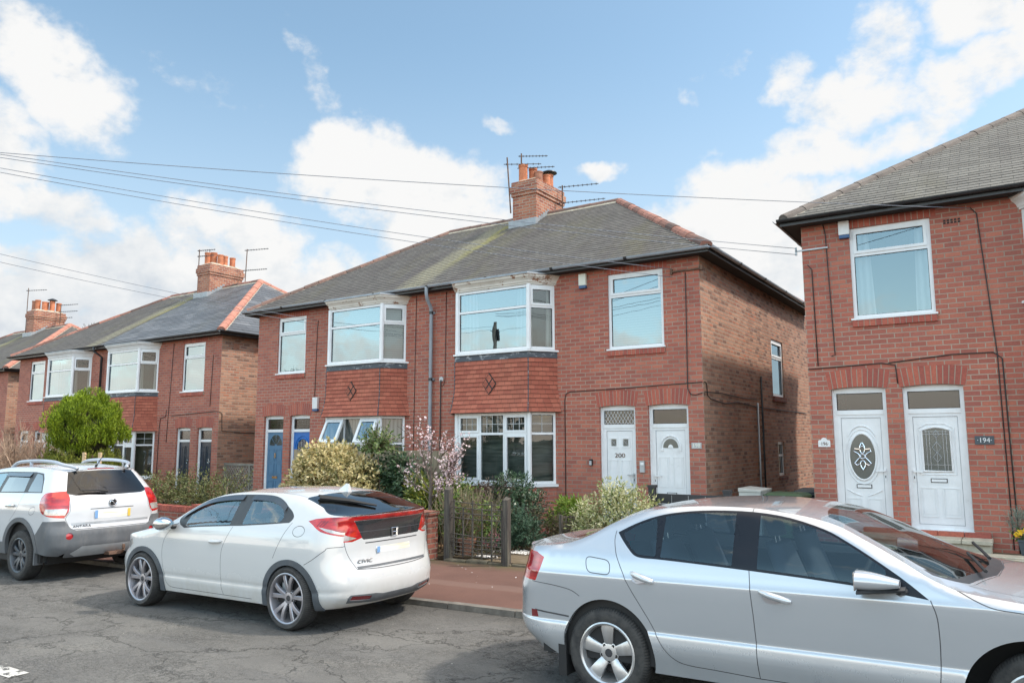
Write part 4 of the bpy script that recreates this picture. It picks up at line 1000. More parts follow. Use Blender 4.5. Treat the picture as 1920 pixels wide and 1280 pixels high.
class Car:
    def __init__(s, **k): s.__dict__.update(k); s.parts = {}; s.regs = {'side': [], 'top': [], 'max': [], 'min': []}
    # surface functions
    def endx(s, z, e): return s.xmax(z)-s.amax if e > 0 else s.xmin(z)+s.amin
    def W(s, x, z):
        lo, hi = s.endx(z, -1), s.endx(z, 1); xx = max(lo, min(hi, x)); w = s.wz(z)*s.taper(xx)+s.wadd(xx, z)
        ze = s.ze(xx); r = s.redge; q = (z-(ze-.72*r))/r
        if q > 0: q = min(q, .74); w -= r*(1-math.sqrt(1-q*q))
        return w
    def sy(s, x, z):
        w = s.W(x, z)
        for e in (1, -1):
            c = s.endx(z, e); a, n = (s.amax, s.nmax) if e > 0 else (s.amin, s.nmin)
            u = (x-c)*e/a
            if u > 0: w *= max(0, 1-min(u, .9999)**n)**(1/n)
        return w
    def corner(s, z, e):
        a, n = (s.amax, s.nmax) if e > 0 else (s.amin, s.nmin); u = 2**(-1/n); return s.endx(z, e)+e*a*u
    def ex(s, y, z, e):
        a, n = (s.amax, s.nmax) if e > 0 else (s.amin, s.nmin); c = s.endx(z, e); v = min(.9999, abs(y)/s.W(c, z))
        return c+e*a*(1-v**n)**(1/n)
    def yc(s, z, e):
        n = s.nmax if e > 0 else s.nmin; return s.W(s.endx(z, e), z)*2**(-1/n)
    def top_y(s, x):
        hi, lo = s.corner(s.ztail, 1), s.corner(s.znose, -1)
        xx = max(lo, min(hi, x)); return s.sy(xx, s.ze(xx))
    def tz(s, x, y):
        b = s.top_y(x); v = min(1, abs(y)/max(b, .01)); return s.ze(x)+(s.zt(x)-s.ze(x))*(1-v**s.crown)
    def P(s, sheet, a, b):
        if sheet == 'side': return V((a, s.sy(a, b), b))
        if sheet == 'top': return V((a, b, s.tz(a, b)))
        if sheet == 'max': return V((s.ex(a, b, 1), a, b))
        return V((s.ex(a, b, -1), a, b))
    def N(s, sheet, a, b):
        h = .004; da = s.P(sheet, a+h, b)-s.P(sheet, a-h, b); db = s.P(sheet, a, b+h)-s.P(sheet, a, b-h)
        n = da.cross(db)
        if n.length < 1e-12: n = V((0,1,0))
        n.normalize()
        if sheet == 'side' and n.y < 0 or sheet == 'top' and n.z < 0 or sheet == 'max' and n.x < 0 or sheet == 'min' and n.x > 0: n = -n
        return n
    # domains
    creases = ()
    def dom_side(s):
        pl = []; zb = s.zb
        xa, xb = s.corner(zb(9), 1), s.corner(zb(-9), -1)
        x = xb; pts = [(xb, zb(xb))]
        for (cx, cz, r) in s.arches:
            z0 = zb(cx-r); a0 = math.asin(max(-1, min(1, (z0-cz)/r)))
            z1 = zb(cx+r); a1 = math.asin(max(-1, min(1, (z1-cz)/r)))
            st = (cx-r*math.cos(a0), z0); en = (cx+r*math.cos(a1), z1)
            pts += resample([pts[-1], st], .05)[1:]
            s.arc = getattr(s, 'arc', []); arc = []
            for k in range(1, 41):
                t = math.pi-a0-(math.pi-a0-a1)*k/40; arc.append((cx+r*math.cos(t), cz+r*math.sin(t)))
            s.arc.append([st]+arc[:-1]+[en]); pts += arc[:-1]+[en]
        pts += resample([pts[-1], (xa, zb(xa))], .05)[1:]
        zs = [lerp(zb(xa), s.ztail, k/30) for k in range(1, 31)]; pts += [(s.corner(z, 1), z) for z in zs]
        xt, xn = s.corner(s.ztail, 1), s.corner(s.znose, -1)
        pts += [(x, s.ze(x)) for x in [lerp(xt, xn, k/150) for k in range(1, 151)]]
        zs = [lerp(s.znose, zb(xb), k/30) for k in range(1, 30)]; pts += [(s.corner(z, -1), z) for z in zs]
        return pts
    def dom_end(s, e):
        zb = s.zb(9*e); zt = s.ztail if e > 0 else s.znose; y1 = s.yc(zb, e); yt = s.yc(zt, e); xt = s.corner(zt, e)
        pts = resample([(-y1, zb), (y1, zb)], .06)
        pts += [(s.yc(z, e), z) for z in [lerp(zb, zt, k/30) for k in range(1, 31)]]
        def tz(y): return zt+(s.zt(9*e)-zt)*(1-min(1, abs(y)/yt)**s.crown)
        pts += [(y, tz(y)) for y in [lerp(yt, -yt, k/40) for k in range(1, 41)]]
        pts += [(-s.yc(z, e), z) for z in [lerp(zt, zb, k/30) for k in range(1, 30)]]
        s.__dict__['tz_end%d' % e] = tz
        return pts
    def dom_top(s):
        xt, xn = s.corner(s.ztail, 1), s.corner(s.znose, -1)
        xs = [lerp(xn, xt, k/150) for k in range(151)]
        pts = [(x, s.top_y(x)) for x in xs]
        yt = s.yc(s.ztail, 1); tz = lambda y: s.ztail+(s.zt(9)-s.ztail)*(1-min(1, abs(y)/yt)**s.crown)
        pts += [(s.ex(y, tz(y), 1), y) for y in [lerp(yt, -yt, k/40) for k in range(1, 40)]]
        pts += [(x, -s.top_y(x)) for x in reversed(xs)]
        yt = s.yc(s.znose, -1); tz = lambda y: s.znose+(s.zt(-9)-s.znose)*(1-min(1, abs(y)/yt)**s.crown)
        pts += [(s.ex(y, tz(y), -1), y) for y in [lerp(-yt, yt, k/40) for k in range(1, 40)]]
        return pts
    def reg(s, sheet, name, poly, m, parent=None, off=0.0, mirror=True):
        """mirror: on 'top' the polygon lies at y>0 and is repeated at y<0; on ends likewise"""
        s.regs[sheet].append((name, poly, m, parent, off, mirror))
    def seam(s, sheet, pl, w=.0055, mirror=True): s.reg(sheet, 'body', strip(pl, w), 'car_seam', None, 0, mirror)
    def build_sheet(s, sheet, grid=.05):
        dom = {'side': s.dom_side, 'top': s.dom_top, 'max': lambda: s.dom_end(1), 'min': lambda: s.dom_end(-1)}[sheet]()
        regs = []
        for (name, poly, m, par, off, mir) in s.regs[sheet]:
            regs.append((name, poly, m, par, off, 1))
            if mir and sheet == 'top': regs.append((name, [(x, -y) for x, y in poly], m, par, off, -1))
            elif mir and sheet in ('max', 'min'): regs.append((name, [(-y, z) for y, z in poly], m, par, off, -1))
            elif not mir: regs[-1] = (name, poly, m, par, off, 0)
        verts, edges = [], []
        def addloop(pl):
            i0 = len(verts); verts.extend(V(p) for p in pl)
            for k in range(len(pl)): edges.append((i0+k, i0+(k+1) % len(pl)))
        addloop(dom)
        for r in regs: addloop(resample(list(r[1])+[r[1][0]], .045)[:-1])
        if sheet == 'side':
            for z_ in s.creases:
                x_ = min(p[0] for p in dom)+.02; i0 = len(verts); prev = None
                while x_ < max(p[0] for p in dom)-.02:
                    if inpoly((x_, z_), dom):
                        verts.append(V((x_, z_)))
                        if prev is not None: edges.append((prev, len(verts)-1))
                        prev = len(verts)-1
                    else: prev = None
                    x_ += .04
        nb = len(verts)
        xs = [v.x for v in verts[:len(dom)]]; ys = [v.y for v in verts[:len(dom)]]
        cell = {}
        for a, b in edges:
            for t in (0, .5): q = verts[a].lerp(verts[b], t); cell.setdefault((int(q.x/.02), int(q.y/.02)), 1)
        x = min(xs)+.013
        row = 0
        while x < max(xs):
            y = min(ys)+.011+(grid/2 if row % 2 else 0)
            while y < max(ys):
                kx, ky = int(x/.02), int(y/.02)
                if not any((kx+i, ky+j) in cell for i in (-1, 0, 1) for j in (-1, 0, 1)) and inpoly((x, y), dom): verts.append(V((x, y)))
                y += grid
            x += grid*.87; row += 1
        ov, oe, of, _, _, _ = delaunay_2d_cdt(verts, edges, [], 0, 1e-6)
        bbs = [(min(p[0] for p in r[1]), max(p[0] for p in r[1]), min(p[1] for p in r[1]), max(p[1] for p in r[1])) for r in regs]
        P3 = [s.P(sheet, v.x, v.y) for v in ov]; N3 = [s.N(sheet, v.x, v.y) for v in ov]
        groups = {}
        for f in of:
            c = (sum(ov[i].x for i in f)/3, sum(ov[i].y for i in f)/3)
            if not inpoly(c, dom): continue
            key = ('body', 0); m = s.paint; par = None; off = 0
            for r, bb in zip(regs, bbs):
                if bb[0] <= c[0] <= bb[1] and bb[2] <= c[1] <= bb[3] and inpoly(c, r[1]):
                    key = (r[0], r[5] if r[0] != 'body' else 0); m = r[2] or s.paint; par = r[3]; off = r[4]; break
            tri = tuple(f)
            n = (P3[f[1]]-P3[f[0]]).cross(P3[f[2]]-P3[f[0]])
            if n.dot(N3[f[0]]+N3[f[1]]+N3[f[2]]) < 0: tri = tri[::-1]
            groups.setdefault((key, m, par, off), []).append(tri)
        sides = (1, -1) if sheet == 'side' else (1,)
        for (key, m, par, off), tris in groups.items():
            for sd in sides:
                k = (key[0], (sd if sheet == 'side' and key[0] != 'body' else key[1]))
                d = s.parts.setdefault(k, dict(v=[], n=[], f=[], m=[], par=par))
                if par: d['par'] = par
                mp = {}
                for tri in tris:
                    idx = []
                    for i in tri:
                        if i not in mp:
                            mp[i] = len(d['v']); p, n = P3[i]+N3[i]*off, N3[i]
                            if sd < 0: p, n = V((p.x, -p.y, p.z)), V((n.x, -n.y, n.z))
                            d['v'].append(p); d['n'].append(n)
                        idx.append(mp[i])
                    d['f'].append(tuple(idx) if sd > 0 else tuple(reversed(idx))); d['m'].append(m)
                if off > .004:   # a skirt round a raised piece
                    ec = {}
                    for tri in tris:
                        for a, b in ((tri[0],tri[1]),(tri[1],tri[2]),(tri[2],tri[0])):
                            if (b, a) in ec: del ec[(b, a)]
                            else: ec[(a, b)] = 1
                    for a, b in ec:
                        q = [P3[a]+N3[a]*off, P3[b]+N3[b]*off, P3[b]-N3[b]*.01, P3[a]-N3[a]*.01]
                        if sd < 0: q = [V((p.x, -p.y, p.z)) for p in q]
                        nn = (q[1]-q[0]).cross(q[2]-q[0]).normalized()
                        if sd > 0: nn = -nn; q = q[::-1]
                        i0 = len(d['v']); d['v'] += q; d['n'] += [nn]*4
                        d['f'].append((i0, i0+1, i0+2, i0+3)); d['m'].append(m)
    def finish(s, root):
        for sh in ('side', 'top', 'max', 'min'): s.build_sheet(sh)
        # arch lips, sill return, wheel housings, floor
        d = s.parts[('body', 0)]
        def addq(q, m):
            n = (q[1]-q[0]).cross(q[2]-q[0]); n = n.normalized() if n.length > 1e-9 else V((0,0,1))
            i0 = len(d['v']); d['v'] += [V(p) for p in q]; d['n'] += [n]*4; d['f'].append((i0,i0+1,i0+2,i0+3)); d['m'].append(m)
        for sd in (1, -1):
            for arc in s.arc:
                A = [s.P('side', *p) for p in arc]
                for a, b in zip(A, A[1:]):
                    for (y0, y1, mm) in ((0, .035, s.lip), (.035, .36, 'car_black')):
                        q = [V((a.x, (a.y-y0)*sd, a.z)), V((b.x, (b.y-y0)*sd, b.z)), V((b.x, (b.y-y1)*sd, b.z)), V((a.x, (a.y-y1)*sd, a.z))]
                        addq(q if sd > 0 else q[::-1], mm)
        dom = s.dom_side(); 
        for sd in (1, -1):
            for a, b in zip(dom, dom[1:]):
                if abs(a[1]-s.zb(a[0])) < 1e-4 and abs(b[1]-s.zb(b[0])) < 1e-4 and a[0] < b[0]:
                    pa, pb = s.P('side', *a), s.P('side', *b)
                    q = [V((pa.x, pa.y*sd, pa.z)), V((pb.x, pb.y*sd, pb.z)), V((pb.x, (pb.y-.14)*sd, pb.z+.0)), V((pa.x, (pa.y-.14)*sd, pa.z+.0))]
                    addq(q if sd < 0 else q[::-1], 'car_black')
        for e in (1, -1):
            zb = s.zb(9*e); y1 = s.yc(zb, e); ys = [lerp(-y1, y1, k/16) for k in range(17)]
            for a, b in zip(ys, ys[1:]):
                q = [V((s.ex(a, zb, e), a, zb)), V((s.ex(b, zb, e), b, zb)), V((s.ex(b, zb, e)-.4*e, b, zb+.02)), V((s.ex(a, zb, e)-.4*e, a, zb+.02))]
                addq(q, 'car_black')
        objs = {}
        order = sorted(s.parts.items(), key=lambda kv: (0 if kv[0][0] == 'body' else (1 if kv[1]['par'] is None else 2)))
        for (name, sd), d in order:
            mats = []; mi = []
            for m in d['m']:
                if m not in mats: mats.append(m)
                mi.append(mats.index(m))
            me = bpy.data.meshes.new(name); me.from_pydata([tuple(v) for v in d['v']], [], d['f'])
            for m in mats: me.materials.append(M[m])
            me.polygons.foreach_set('material_index', mi)
            for pl in me.polygons: pl.use_smooth = True
            me.normals_split_custom_set_from_vertices([tuple(n) for n in d['n']])
            clean = name.split('#')[0]
            o = bpy.data.objects.new(clean, me); COL.objects.link(o)
            par = root
            if d['par']: par = objs.get((d['par'], sd)) or objs.get((d['par'], 0)) or root
            o.parent = par; objs[(name, sd)] = o
        # floor pan and dark interior tub
        fb = MB(); x0, x1 = s.tub; w = s.wz(.3)-.09
        fb.box(x0, x1, -w, w, .236, .262); fb.box(s.arches[0][0]-.30, s.arches[-1][0]+.30, -.42, .42, .20, .2355)
        for (ax_, az_, ar_) in s.arches: fb.box(ax_-ar_-.06, ax_+ar_+.06, -.50, .50, .2375, .70)
        for e, xx in ((-1, x0), (1, x1)): fb.box(xx-.01, xx+.01, -w+.02, w-.02, .263, .72)
        for sd in (-1, 1):
            yy = (s.W((x0+x1)/2, .8)-.07)*sd; fb.box(x0, x1, min(yy, yy-.04*sd), max(yy, yy-.04*sd), .264, s.tubz)
        fb.build('floor_pan', M['car_black'], root)
        s.objs = objs; return objs

def wheel(root, x, y, z, Rr, wid, rimr, style, steer=0.0, name='wheel', rimm='rim_silver'):
    sd = 1 if y > 0 else -1
    w = bpy.data.objects.new(name, None); COL.objects.link(w); w.parent = root; w.location = (x, y, z); w.rotation_euler = (0, 0, steer); w.empty_display_size = .1
    t_ = MB(); hw_ = wid/2
    prof = [(rimr-.012, -hw_*.80), (rimr+.008, -hw_*.95), (lerp(rimr, Rr, .55), -hw_), (Rr-.022, -hw_*.90), (Rr-.006, -hw_*.74), (Rr, -hw_*.45), (Rr, hw_*.45), (Rr-.006, hw_*.74), (Rr-.022, hw_*.90), (lerp(rimr, Rr, .55), hw_), (rimr+.008, hw_*.95), (rimr-.012, hw_*.80)]
    t_.lathe(prof, (0,0,0), 'y', 48, 0, True)
    t_.build('tyre', M['tyre'], w, smooth=True, shade_angle=40)
    o = sd*hw_*.62
    r = MB()
    r.lathe([(rimr+.006, sd*hw_*.93), (rimr-.004, sd*hw_*.97), (rimr-.016, sd*hw_*.90), (rimr-.022, sd*hw_*.7), (rimr-.05, -sd*hw_*.8)], (0,0,0), 'y', 48, 0, True)
    def spoke(a, w0, w1, r0, r1, d0, d1, th=.03, skew=0):
        ca, sa = math.cos(a), math.sin(a)
        def pt(rr, ww, dd): 
            aa = a+skew*(rr-r0)/(r1-r0); cx, sx = math.cos(aa), math.sin(aa); return (rr*cx-ww*sx, dd, rr*sx+ww*cx)
        ring = []
        for k in range(5):
            q = k/4; rr = lerp(r0, r1, q); ww = lerp(w0, w1, q)/2; dd = lerp(d0, d1, q)+sd*.012*math.sin(math.pi*q)
            ring.append([pt(rr, -ww, dd-sd*th), pt(rr, -ww, dd-sd*.006), pt(rr, -ww*.7, dd), pt(rr, ww*.7, dd), pt(rr, ww, dd-sd*.006), pt(rr, ww, dd-sd*th)])
        r.loft(ring, 0)
    n = 5; ph = math.pi/2
    for k in range(n):
        a = ph+2*math.pi*k/n
        if style == 'wide': spoke(a, .060, .108, .05, rimr-.010, o*.92, o*1.18)
        elif style == 'pair':
            for q in (-1, 1): spoke(a+q*.14, .036, .048, .045, rimr-.012, o*.95, o*1.2, skew=q*.13)
        else:
            for q in (-1, 1): spoke(a+q*.21, .045, .055, .05, rimr-.012, o*.95, o*1.15, skew=q*.05)
    r.lathe([(.0, o*1.02), (.055, o*1.0), (.075, o*.9), (.08, o*.5)], (0,0,0), 'y', 20, 0)
    r.lathe([(.0, o*1.09), (.026, o*1.08), (.030, o*1.0)], (0,0,0), 'y', 16, 1)
    for k in range(5):
        a = ph+2*math.pi*(k+.5)/5; r.lathe([(0, o*1.0), (.011, o*1.0), (.014, o*.9)], (.057*math.cos(a), 0, .057*math.sin(a)), 'y', 8, 2)
    r.build('rim', [M[rimm], M['rim_dark'], M['dark']], w, smooth=True, shade_angle=35)
    b = MB(); b.lathe([(.001, 0), (.145, 0), (.145, -sd*.025), (rimr-.05, -sd*.03), (rimr-.05, -sd*.05)], (0,0,0), 'y', 28, 0); b.box(-.13, -.05, min(0, sd*.035), max(0, sd*.035), .02, .14, 1)
    b.build('brake_disc', [M['rim_dark'], M['steel_grey']], w, smooth=True, shade_angle=35)
    return w

def seat(root, x, y, z, s=1, rear=False, wid=.50, m='seat_cloth', hr=True, h=.60):
    """seat facing -x*s"""
    b = MB()
    def pad(x0, x1, w0, w1, z0, z1, th, lean):
        rings = []
        for k in range(7):
            q = k/6; xx = lerp(x0, x1, q); zz = lerp(z0, z1, q); ww = lerp(w0, w1, q)/2*(1-.12*(2*q-1)**4)
            nx, nz = (1, 0) if lean else (0, 1)
            pts = []
            for j in range(10):
                a = 2*math.pi*j/10; ca, sa = math.cos(a), math.sin(a)
                cy = math.copysign(abs(ca)**.55, ca)*ww; ct = math.copysign(abs(sa)**.7, sa)*th/2
                pts.append((x+s*xx+(s*ct if lean else 0), y+cy, z+zz+(0 if lean else ct)))
            rings.append(pts)
        b.loft(rings, 0)
    pad(-.48, .0, wid*.95, wid, .03, -.02, .15, False); pad(-.02, .20, wid, wid*.84, .0, h, .13, True)
    o = b.build('seat', M[m], root, smooth=True, shade_angle=60)
    if hr:
        b = MB(); pad(.20, .245, .25, .22, h+.05, h+.23, .10, True); b.tube([(x+s*.2, y-.05, z+h-.03), (x+s*.215, y-.05, z+h+.08)], .008, 5, 1); b.tube([(x+s*.2, y+.05, z+h-.03), (x+s*.215, y+.05, z+h+.08)], .008, 5, 1)
        b.build('headrest', [M[m], M['chrome']], o, smooth=True, shade_angle=60)
    return o

def steering(root, x, y, z, s):
    b = MB(); ax = V((s*.9, 0, .42)).normalized(); u = V((0,1,0)); v = ax.cross(u)
    pts = [V((x, y, z))+(u*math.cos(a)+v*math.sin(a))*.185 for a in [2*math.pi*k/28 for k in range(29)]]
    b.tube(pts, .017, 7); b.tube([V((x, y, z))-u*.18, V((x, y, z))+u*.18], .022, 6); b.tube([V((x, y, z)), V((x, y, z))-ax*.3], .03, 6); b.build('steering_wheel', M['car_black'], root, smooth=True)

def paintmat(name, col, metal, rough, dirt=(.30,.27,.22), dk=.5, lowz=.55, coat=1.0):
    m, t, p = newmat(name); oc = t.coord('Object'); sp = t.node('ShaderNodeSeparateXYZ'); t.l.new(oc, sp.inputs[0])
    n = t.noise(t.mapping(oc, sc=(1, 1, .35)), 5, 8, .65); n2 = t.noise(oc, 26, 6, .7)
    low = t.mapr(sp.outputs[2], lowz, .22, 0, 1, True)
    g = t.math('MULTIPLY', t.math('ADD', t.math('MULTIPLY', low, .8), .05), t.mapr(t.math('ADD', t.math('MULTIPLY', n, .85), t.math('MULTIPLY', n2, .15)), .34, .72, 0, 1), clamp=True)
    g = t.math('MULTIPLY', g, dk)
    fl = t.noise(oc, 900, 2, .5)
    c = t.mix(t.mapr(fl, .3, .7, 0, .04 if metal > 0 else 0), col, tuple(min(1, v*1.35) for v in col))
    t.inp(p, 'Base Color', t.mix(g, c, dirt)); p.inputs['Metallic'].default_value = metal
    t.inp(p, 'Metallic', t.mapr(g, 0, 1, metal, 0)); t.inp(p, 'Roughness', t.mapr(g, 0, .6, rough, .8))
    t.inp(p, 'Coat Weight', t.mapr(g, 0, .5, coat, .1)); p.inputs['Coat Roughness'].default_value = .05; p.inputs['Coat IOR'].default_value = 1.6
    return m
M['paint_silver'] = paintmat('paint_silver', (.49,.515,.55), .5, .24, dk=.35)
M['paint_pearl'] = paintmat('paint_pearl', (.56,.56,.56), .0, .22, dk=.95, dirt=(.36,.33,.28))
M['paint_cold'] = paintmat('paint_cold', (.53,.54,.56), .0, .22, dk=.75, dirt=(.40,.37,.33))
M['car_seam'] = mat('car_seam', (.05,.05,.055), .6)
M['car_black'] = mat('car_black', (.014,.014,.015), .7)
M['car_gloss'] = mat('car_gloss', (.03,.032,.036), .08, coat=1.0)
M['car_trim'] = mat('car_trim', (.03,.032,.036), .45, grime=.2)
M['pillar_black'] = mat('pillar_black', (.010,.013,.020), .30, spec=.25)
M['cladding'] = mat('cladding', (.105,.112,.122), .62, var=.15, grime=.35, gcol=(.22,.20,.18), bump=.1, bscale=300)
M['cladding_dark'] = mat('cladding_dark', (.065,.075,.088), .6, var=.15, grime=.3, gcol=(.18,.17,.15))
M['tyre'], t, p = newmat('tyre')
oc = t.coord('Object'); n = t.noise(oc, 14, 6, .7); sp = t.node('ShaderNodeSeparateXYZ'); t.l.new(oc, sp.inputs[0])
ang = t.math('ARCTAN2', sp.outputs[2], sp.outputs[0]); rr = t.math('SQRT', t.math('ADD', t.math('MULTIPLY', sp.outputs[0], sp.outputs[0]), t.math('MULTIPLY', sp.outputs[2], sp.outputs[2])))
tread = t.math('MULTIPLY', t.mapr(t.math('SINE', t.math('MULTIPLY', ang, 95)), .0, .3, 0, 1), t.mapr(rr, .285, .30, 0, 1))
grv = t.mapr(t.math('ABSOLUTE', t.math('SINE', t.math('MULTIPLY', sp.outputs[1], 85))), .0, .25, 1, 0)
lw = t.math('MAXIMUM', tread, t.math('MULTIPLY', grv, t.mapr(rr, .30, .312, 0, 1)))
c = t.mix(t.mapr(n, .35, .7, 0, .8), (.022,.022,.023), (.075,.07,.065)); c = t.mix(t.math('MULTIPLY', lw, .6), c, (.008,.008,.008))
t.inp(p, 'Base Color', c); p.inputs['Roughness'].default_value = .8; t.inp(p, 'Normal', t.bump(t.math('SUBTRACT', t.math('MULTIPLY', n, .2), lw), .5, .01))
M['rim_silver'] = mat('rim_silver', (.56,.56,.57), .32, metal=.75, var=.08, grime=.45, gcol=(.25,.21,.17))
M['rim_grey'] = mat('rim_grey', (.36,.35,.38), .35, metal=.7, var=.1, grime=.45, gcol=(.25,.21,.17))
M['rim_graphite'] = mat('rim_graphite', (.10,.11,.125), .4, metal=.6, var=.12, grime=.45, gcol=(.24,.21,.18))
M['rim_dark'] = mat('rim_dark', (.05,.05,.055), .5, metal=.4)
M['seat_cloth'] = mat('seat_cloth', (.06,.066,.078), .9, var=.15)
M['seat_dark'] = mat('seat_dark', (.06,.07,.085), .85)
M['car_glass'] = glass('car_glass', .075, (.52,.62,.68), graze=.95, gcol=(.75,.92,1.0))
M['car_glass_sky'] = glass('car_glass_sky', .14, (.40,.50,.56), graze=.95, gcol=(.75,.92,1.0))
M['car_glass_dark'] = glass('car_glass_dark', .06, (.09,.10,.11), graze=.85)
M['car_glass_screen'] = glass('car_glass_screen', .06, (.55,.62,.60), graze=.9)
m, t, p = newmat('lamp_red'); oc = t.coord('Object'); n = t.noise(t.mapping(oc, sc=(1,1,3)), 7, 2, .5)
t.inp(p, 'Base Color', t.ramp(n, [(.32,(.20,.004,.008)),(.5,(.38,.009,.011)),(.68,(.55,.022,.018))])); p.inputs['Roughness'].default_value = .12; p.inputs['Coat Weight'].default_value = 1; M['lamp_red'] = m
M['lamp_deep'] = mat('lamp_deep', (.17,.006,.012), .1, coat=1.0)
M['lamp_clear'] = mat('lamp_clear', (.50,.47,.45), .1, metal=.3, var=.25, vscale=20, coat=1.0)
M['plate_pale'], t, p = newmat('plate_pale'); oc = t.coord('Object'); n = t.noise(t.mapping(oc, sc=(1,.6,6)), 6, 2, .5)
t.inp(p, 'Base Color', t.ramp(n, [(.35,(.66,.60,.46)),(.6,(.80,.80,.78))])); p.inputs['Roughness'].default_value = .35
M['plate_yellow'] = mat('plate_yellow', (.72,.48,.08), .4); M['plate_blue'] = mat('plate_blue', (.20,.36,.62), .4)

# ---------------- silver saloon, nose towards +x
def silver_car():
    c = Car(paint='paint_silver', lip='paint_silver', creases=(.39,.405,.418,.43,.445,.47,.484,.492,.50,.508,.52,.54,.80,.825,.845,.86,.875,.89,.905,.925,.95),
        wz=pchip([(.15,.79),(.24,.822),(.30,.842),(.36,.864),(.41,.876),(.43,.8775),(.47,.8745),(.492,.8715),(.508,.863),(.56,.867),(.70,.878),(.80,.884),(.845,.885),(.875,.874),(.92,.862),(1.0,.838),(1.1,.785),(1.2,.732),(1.3,.678),(1.4,.62)]),
        taper=pchip([(-1.2,.965),(-.4,.992),(.4,1),(2.4,1),(3.4,.97)]), wadd=lambda x, z: -.10*max(0, z-1.0)*max(0, .5-x),
        ze=pchip([(-1.05,1.000),(-.8,1.010),(-.58,1.028),(-.36,1.056),(-.18,1.115),(.06,1.235),(.29,1.308),(.53,1.340),(.76,1.350),(.96,1.348),(1.28,1.318),(1.54,1.266),(1.77,1.162),(1.94,1.072),(2.12,.972),(2.25,.925),(2.5,.892),(2.9,.845),(3.35,.75)]),
        zt=pchip([(-1.10,1.000),(-.88,1.005),(-.80,1.040),(-.50,1.072),(-.32,1.110),(-.10,1.215),(.12,1.300),(.35,1.342),(.65,1.364),(.95,1.366),(1.25,1.350),(1.52,1.312),(1.75,1.228),(2.0,1.112),(2.25,1.005),(2.42,.965),(2.8,.925),(3.2,.83),(3.38,.75)]),
        xmax=pchip([(.2,3.15),(.3,3.3),(.5,3.36),(.75,3.32)]), xmin=pchip([(.2,-.74),(.30,-.84),(.40,-.93),(.50,-.965),(.56,-.96),(.72,-.955),(.80,-.925),(.9,-.90),(.98,-.885),(1.02,-.87)]),
        amax=.75, amin=.50, nmax=2.4, nmin=2.5, ztail=.75, znose=1.0, redge=.075, crown=2.6,
        zb=pchip([(-1.1,.26),(-.5,.26),(.36,.225),(2.1,.225),(3.3,.22)]), arches=[(.01,.335,.358),(2.575,.335,.368)], tub=(-.55,2.2), tubz=.90)
    low = smooth_pl([(.075,1.155),(.125,1.10),(.185,1.045),(.235,1.008),(.30,.995),(.42,.993),(.71,.980),(1.05,.962)], n=3)+[(1.41,.940),(1.70,.918),(1.94,.892),(2.085,.872)]
    up = smooth_pl([(2.085,.872),(1.94,.985),(1.77,1.092),(1.63,1.172),(1.51,1.230),(1.29,1.292),(1.05,1.322),(.77,1.325),(.54,1.308),(.36,1.275),(.20,1.218),(.075,1.155)], n=3)
    ring = low[:-1]+up[:-1]
    # panes
    def between(x0, x1, g=.016):
        lo = [p for p in low if x0 < p[0] < x1]; hi = [p for p in up if x0 < p[0] < x1]
        L, U = plin(low), plin(sorted(up)); 
        pl = [(x0, L(x0)+g)]+[(p[0], p[1]+g) for p in lo]+[(x1, L(x1)+g), (x1, U(x1)-g)]+[(p[0], p[1]-g) for p in hi]+[(x0, U(x0)-g)]
        return pl
    L, U = plin(low), plin(sorted(up))
    c.reg('side', 'quarter_window', rounded([(.115,1.145),(.20,1.055),(.255,1.018),(.395,1.010),(.365,1.262),(.23,1.212)], .02), 'car_glass', 'rear_door#')
    c.reg('side', 'side_window', between(.43, .935), 'car_glass', 'rear_door#')
    c.reg('side', 'side_window#f', [p for p in between(1.10, 1.86)], 'car_glass', 'front_door#')
    c.reg('side', 'window_trim', rounded(ring, .004, 1), 'pillar_black')
    # gaps, flap
    c.seam('side', smooth_pl([(.06,1.165),(.058,1.11),(.075,1.05),(.11,.97),(.21,.79),(.34,.585),(.40,.475),(.46,.39),(.53,.335),(.62,.315),(.8,.308),(1.08,.295)]))
    c.seam('side', [(1.045,1.36),(1.03,1.15),(1.05,.962),(1.068,.70),(1.075,.50),(1.08,.295)]); c.seam('side', smooth_pl([(2.09,.872),(2.115,.79),(2.12,.68),(2.115,.55),(2.10,.40),(2.06,.30)]+[(1.08,.295)]))
    fl = rounded([(-.155,.985),(.045,.965),(.055,.865),(-.135,.875)], .045); c.seam('side', fl+[fl[0]], .006)
    c.reg('side', 'front_door#', [(1.05,.962),(1.08,.295),(2.06,.30),(2.115,.55),(2.12,.68),(2.115,.79),(2.09,.872)], 'paint_silver')
    c.reg('side', 'rear_door#', [(.06,1.165),(.058,1.11),(.075,1.05),(.11,.97),(.21,.79),(.34,.585),(.40,.475),(.46,.39),(.53,.335),(.62,.315),(1.08,.295),(1.05,.962)], 'paint_silver')
    # rear lamps wrap the corner
    lamp = [(-.515,.955),(-.545,.860),(-.585,.780),(-.80,.785),(-.80,.99),(-.60,.985)]
    c.reg('side', 'tail_lamp', lamp, 'lamp_red'); c.reg('min', 'tail_lamp', [(.42,.985),(.40,.80),(.80,.785),(.80,.99)], 'lamp_red')
    c.reg('side', 'reflector', [(-.64,.565),(-.58,.565),(-.57,.515),(-.64,.51)], 'lamp_deep')
    c.seam('side', smooth_pl([(-.62,.775),(-.45,.765),(-.28,.74),(-.20,.70)])); c.seam('side', [(-.60,.565),(-.30,.545)], .012)
    c.seam('side', smooth_pl([(2.22,.935),(2.38,.86),(2.56,.84),(2.9,.80)]))
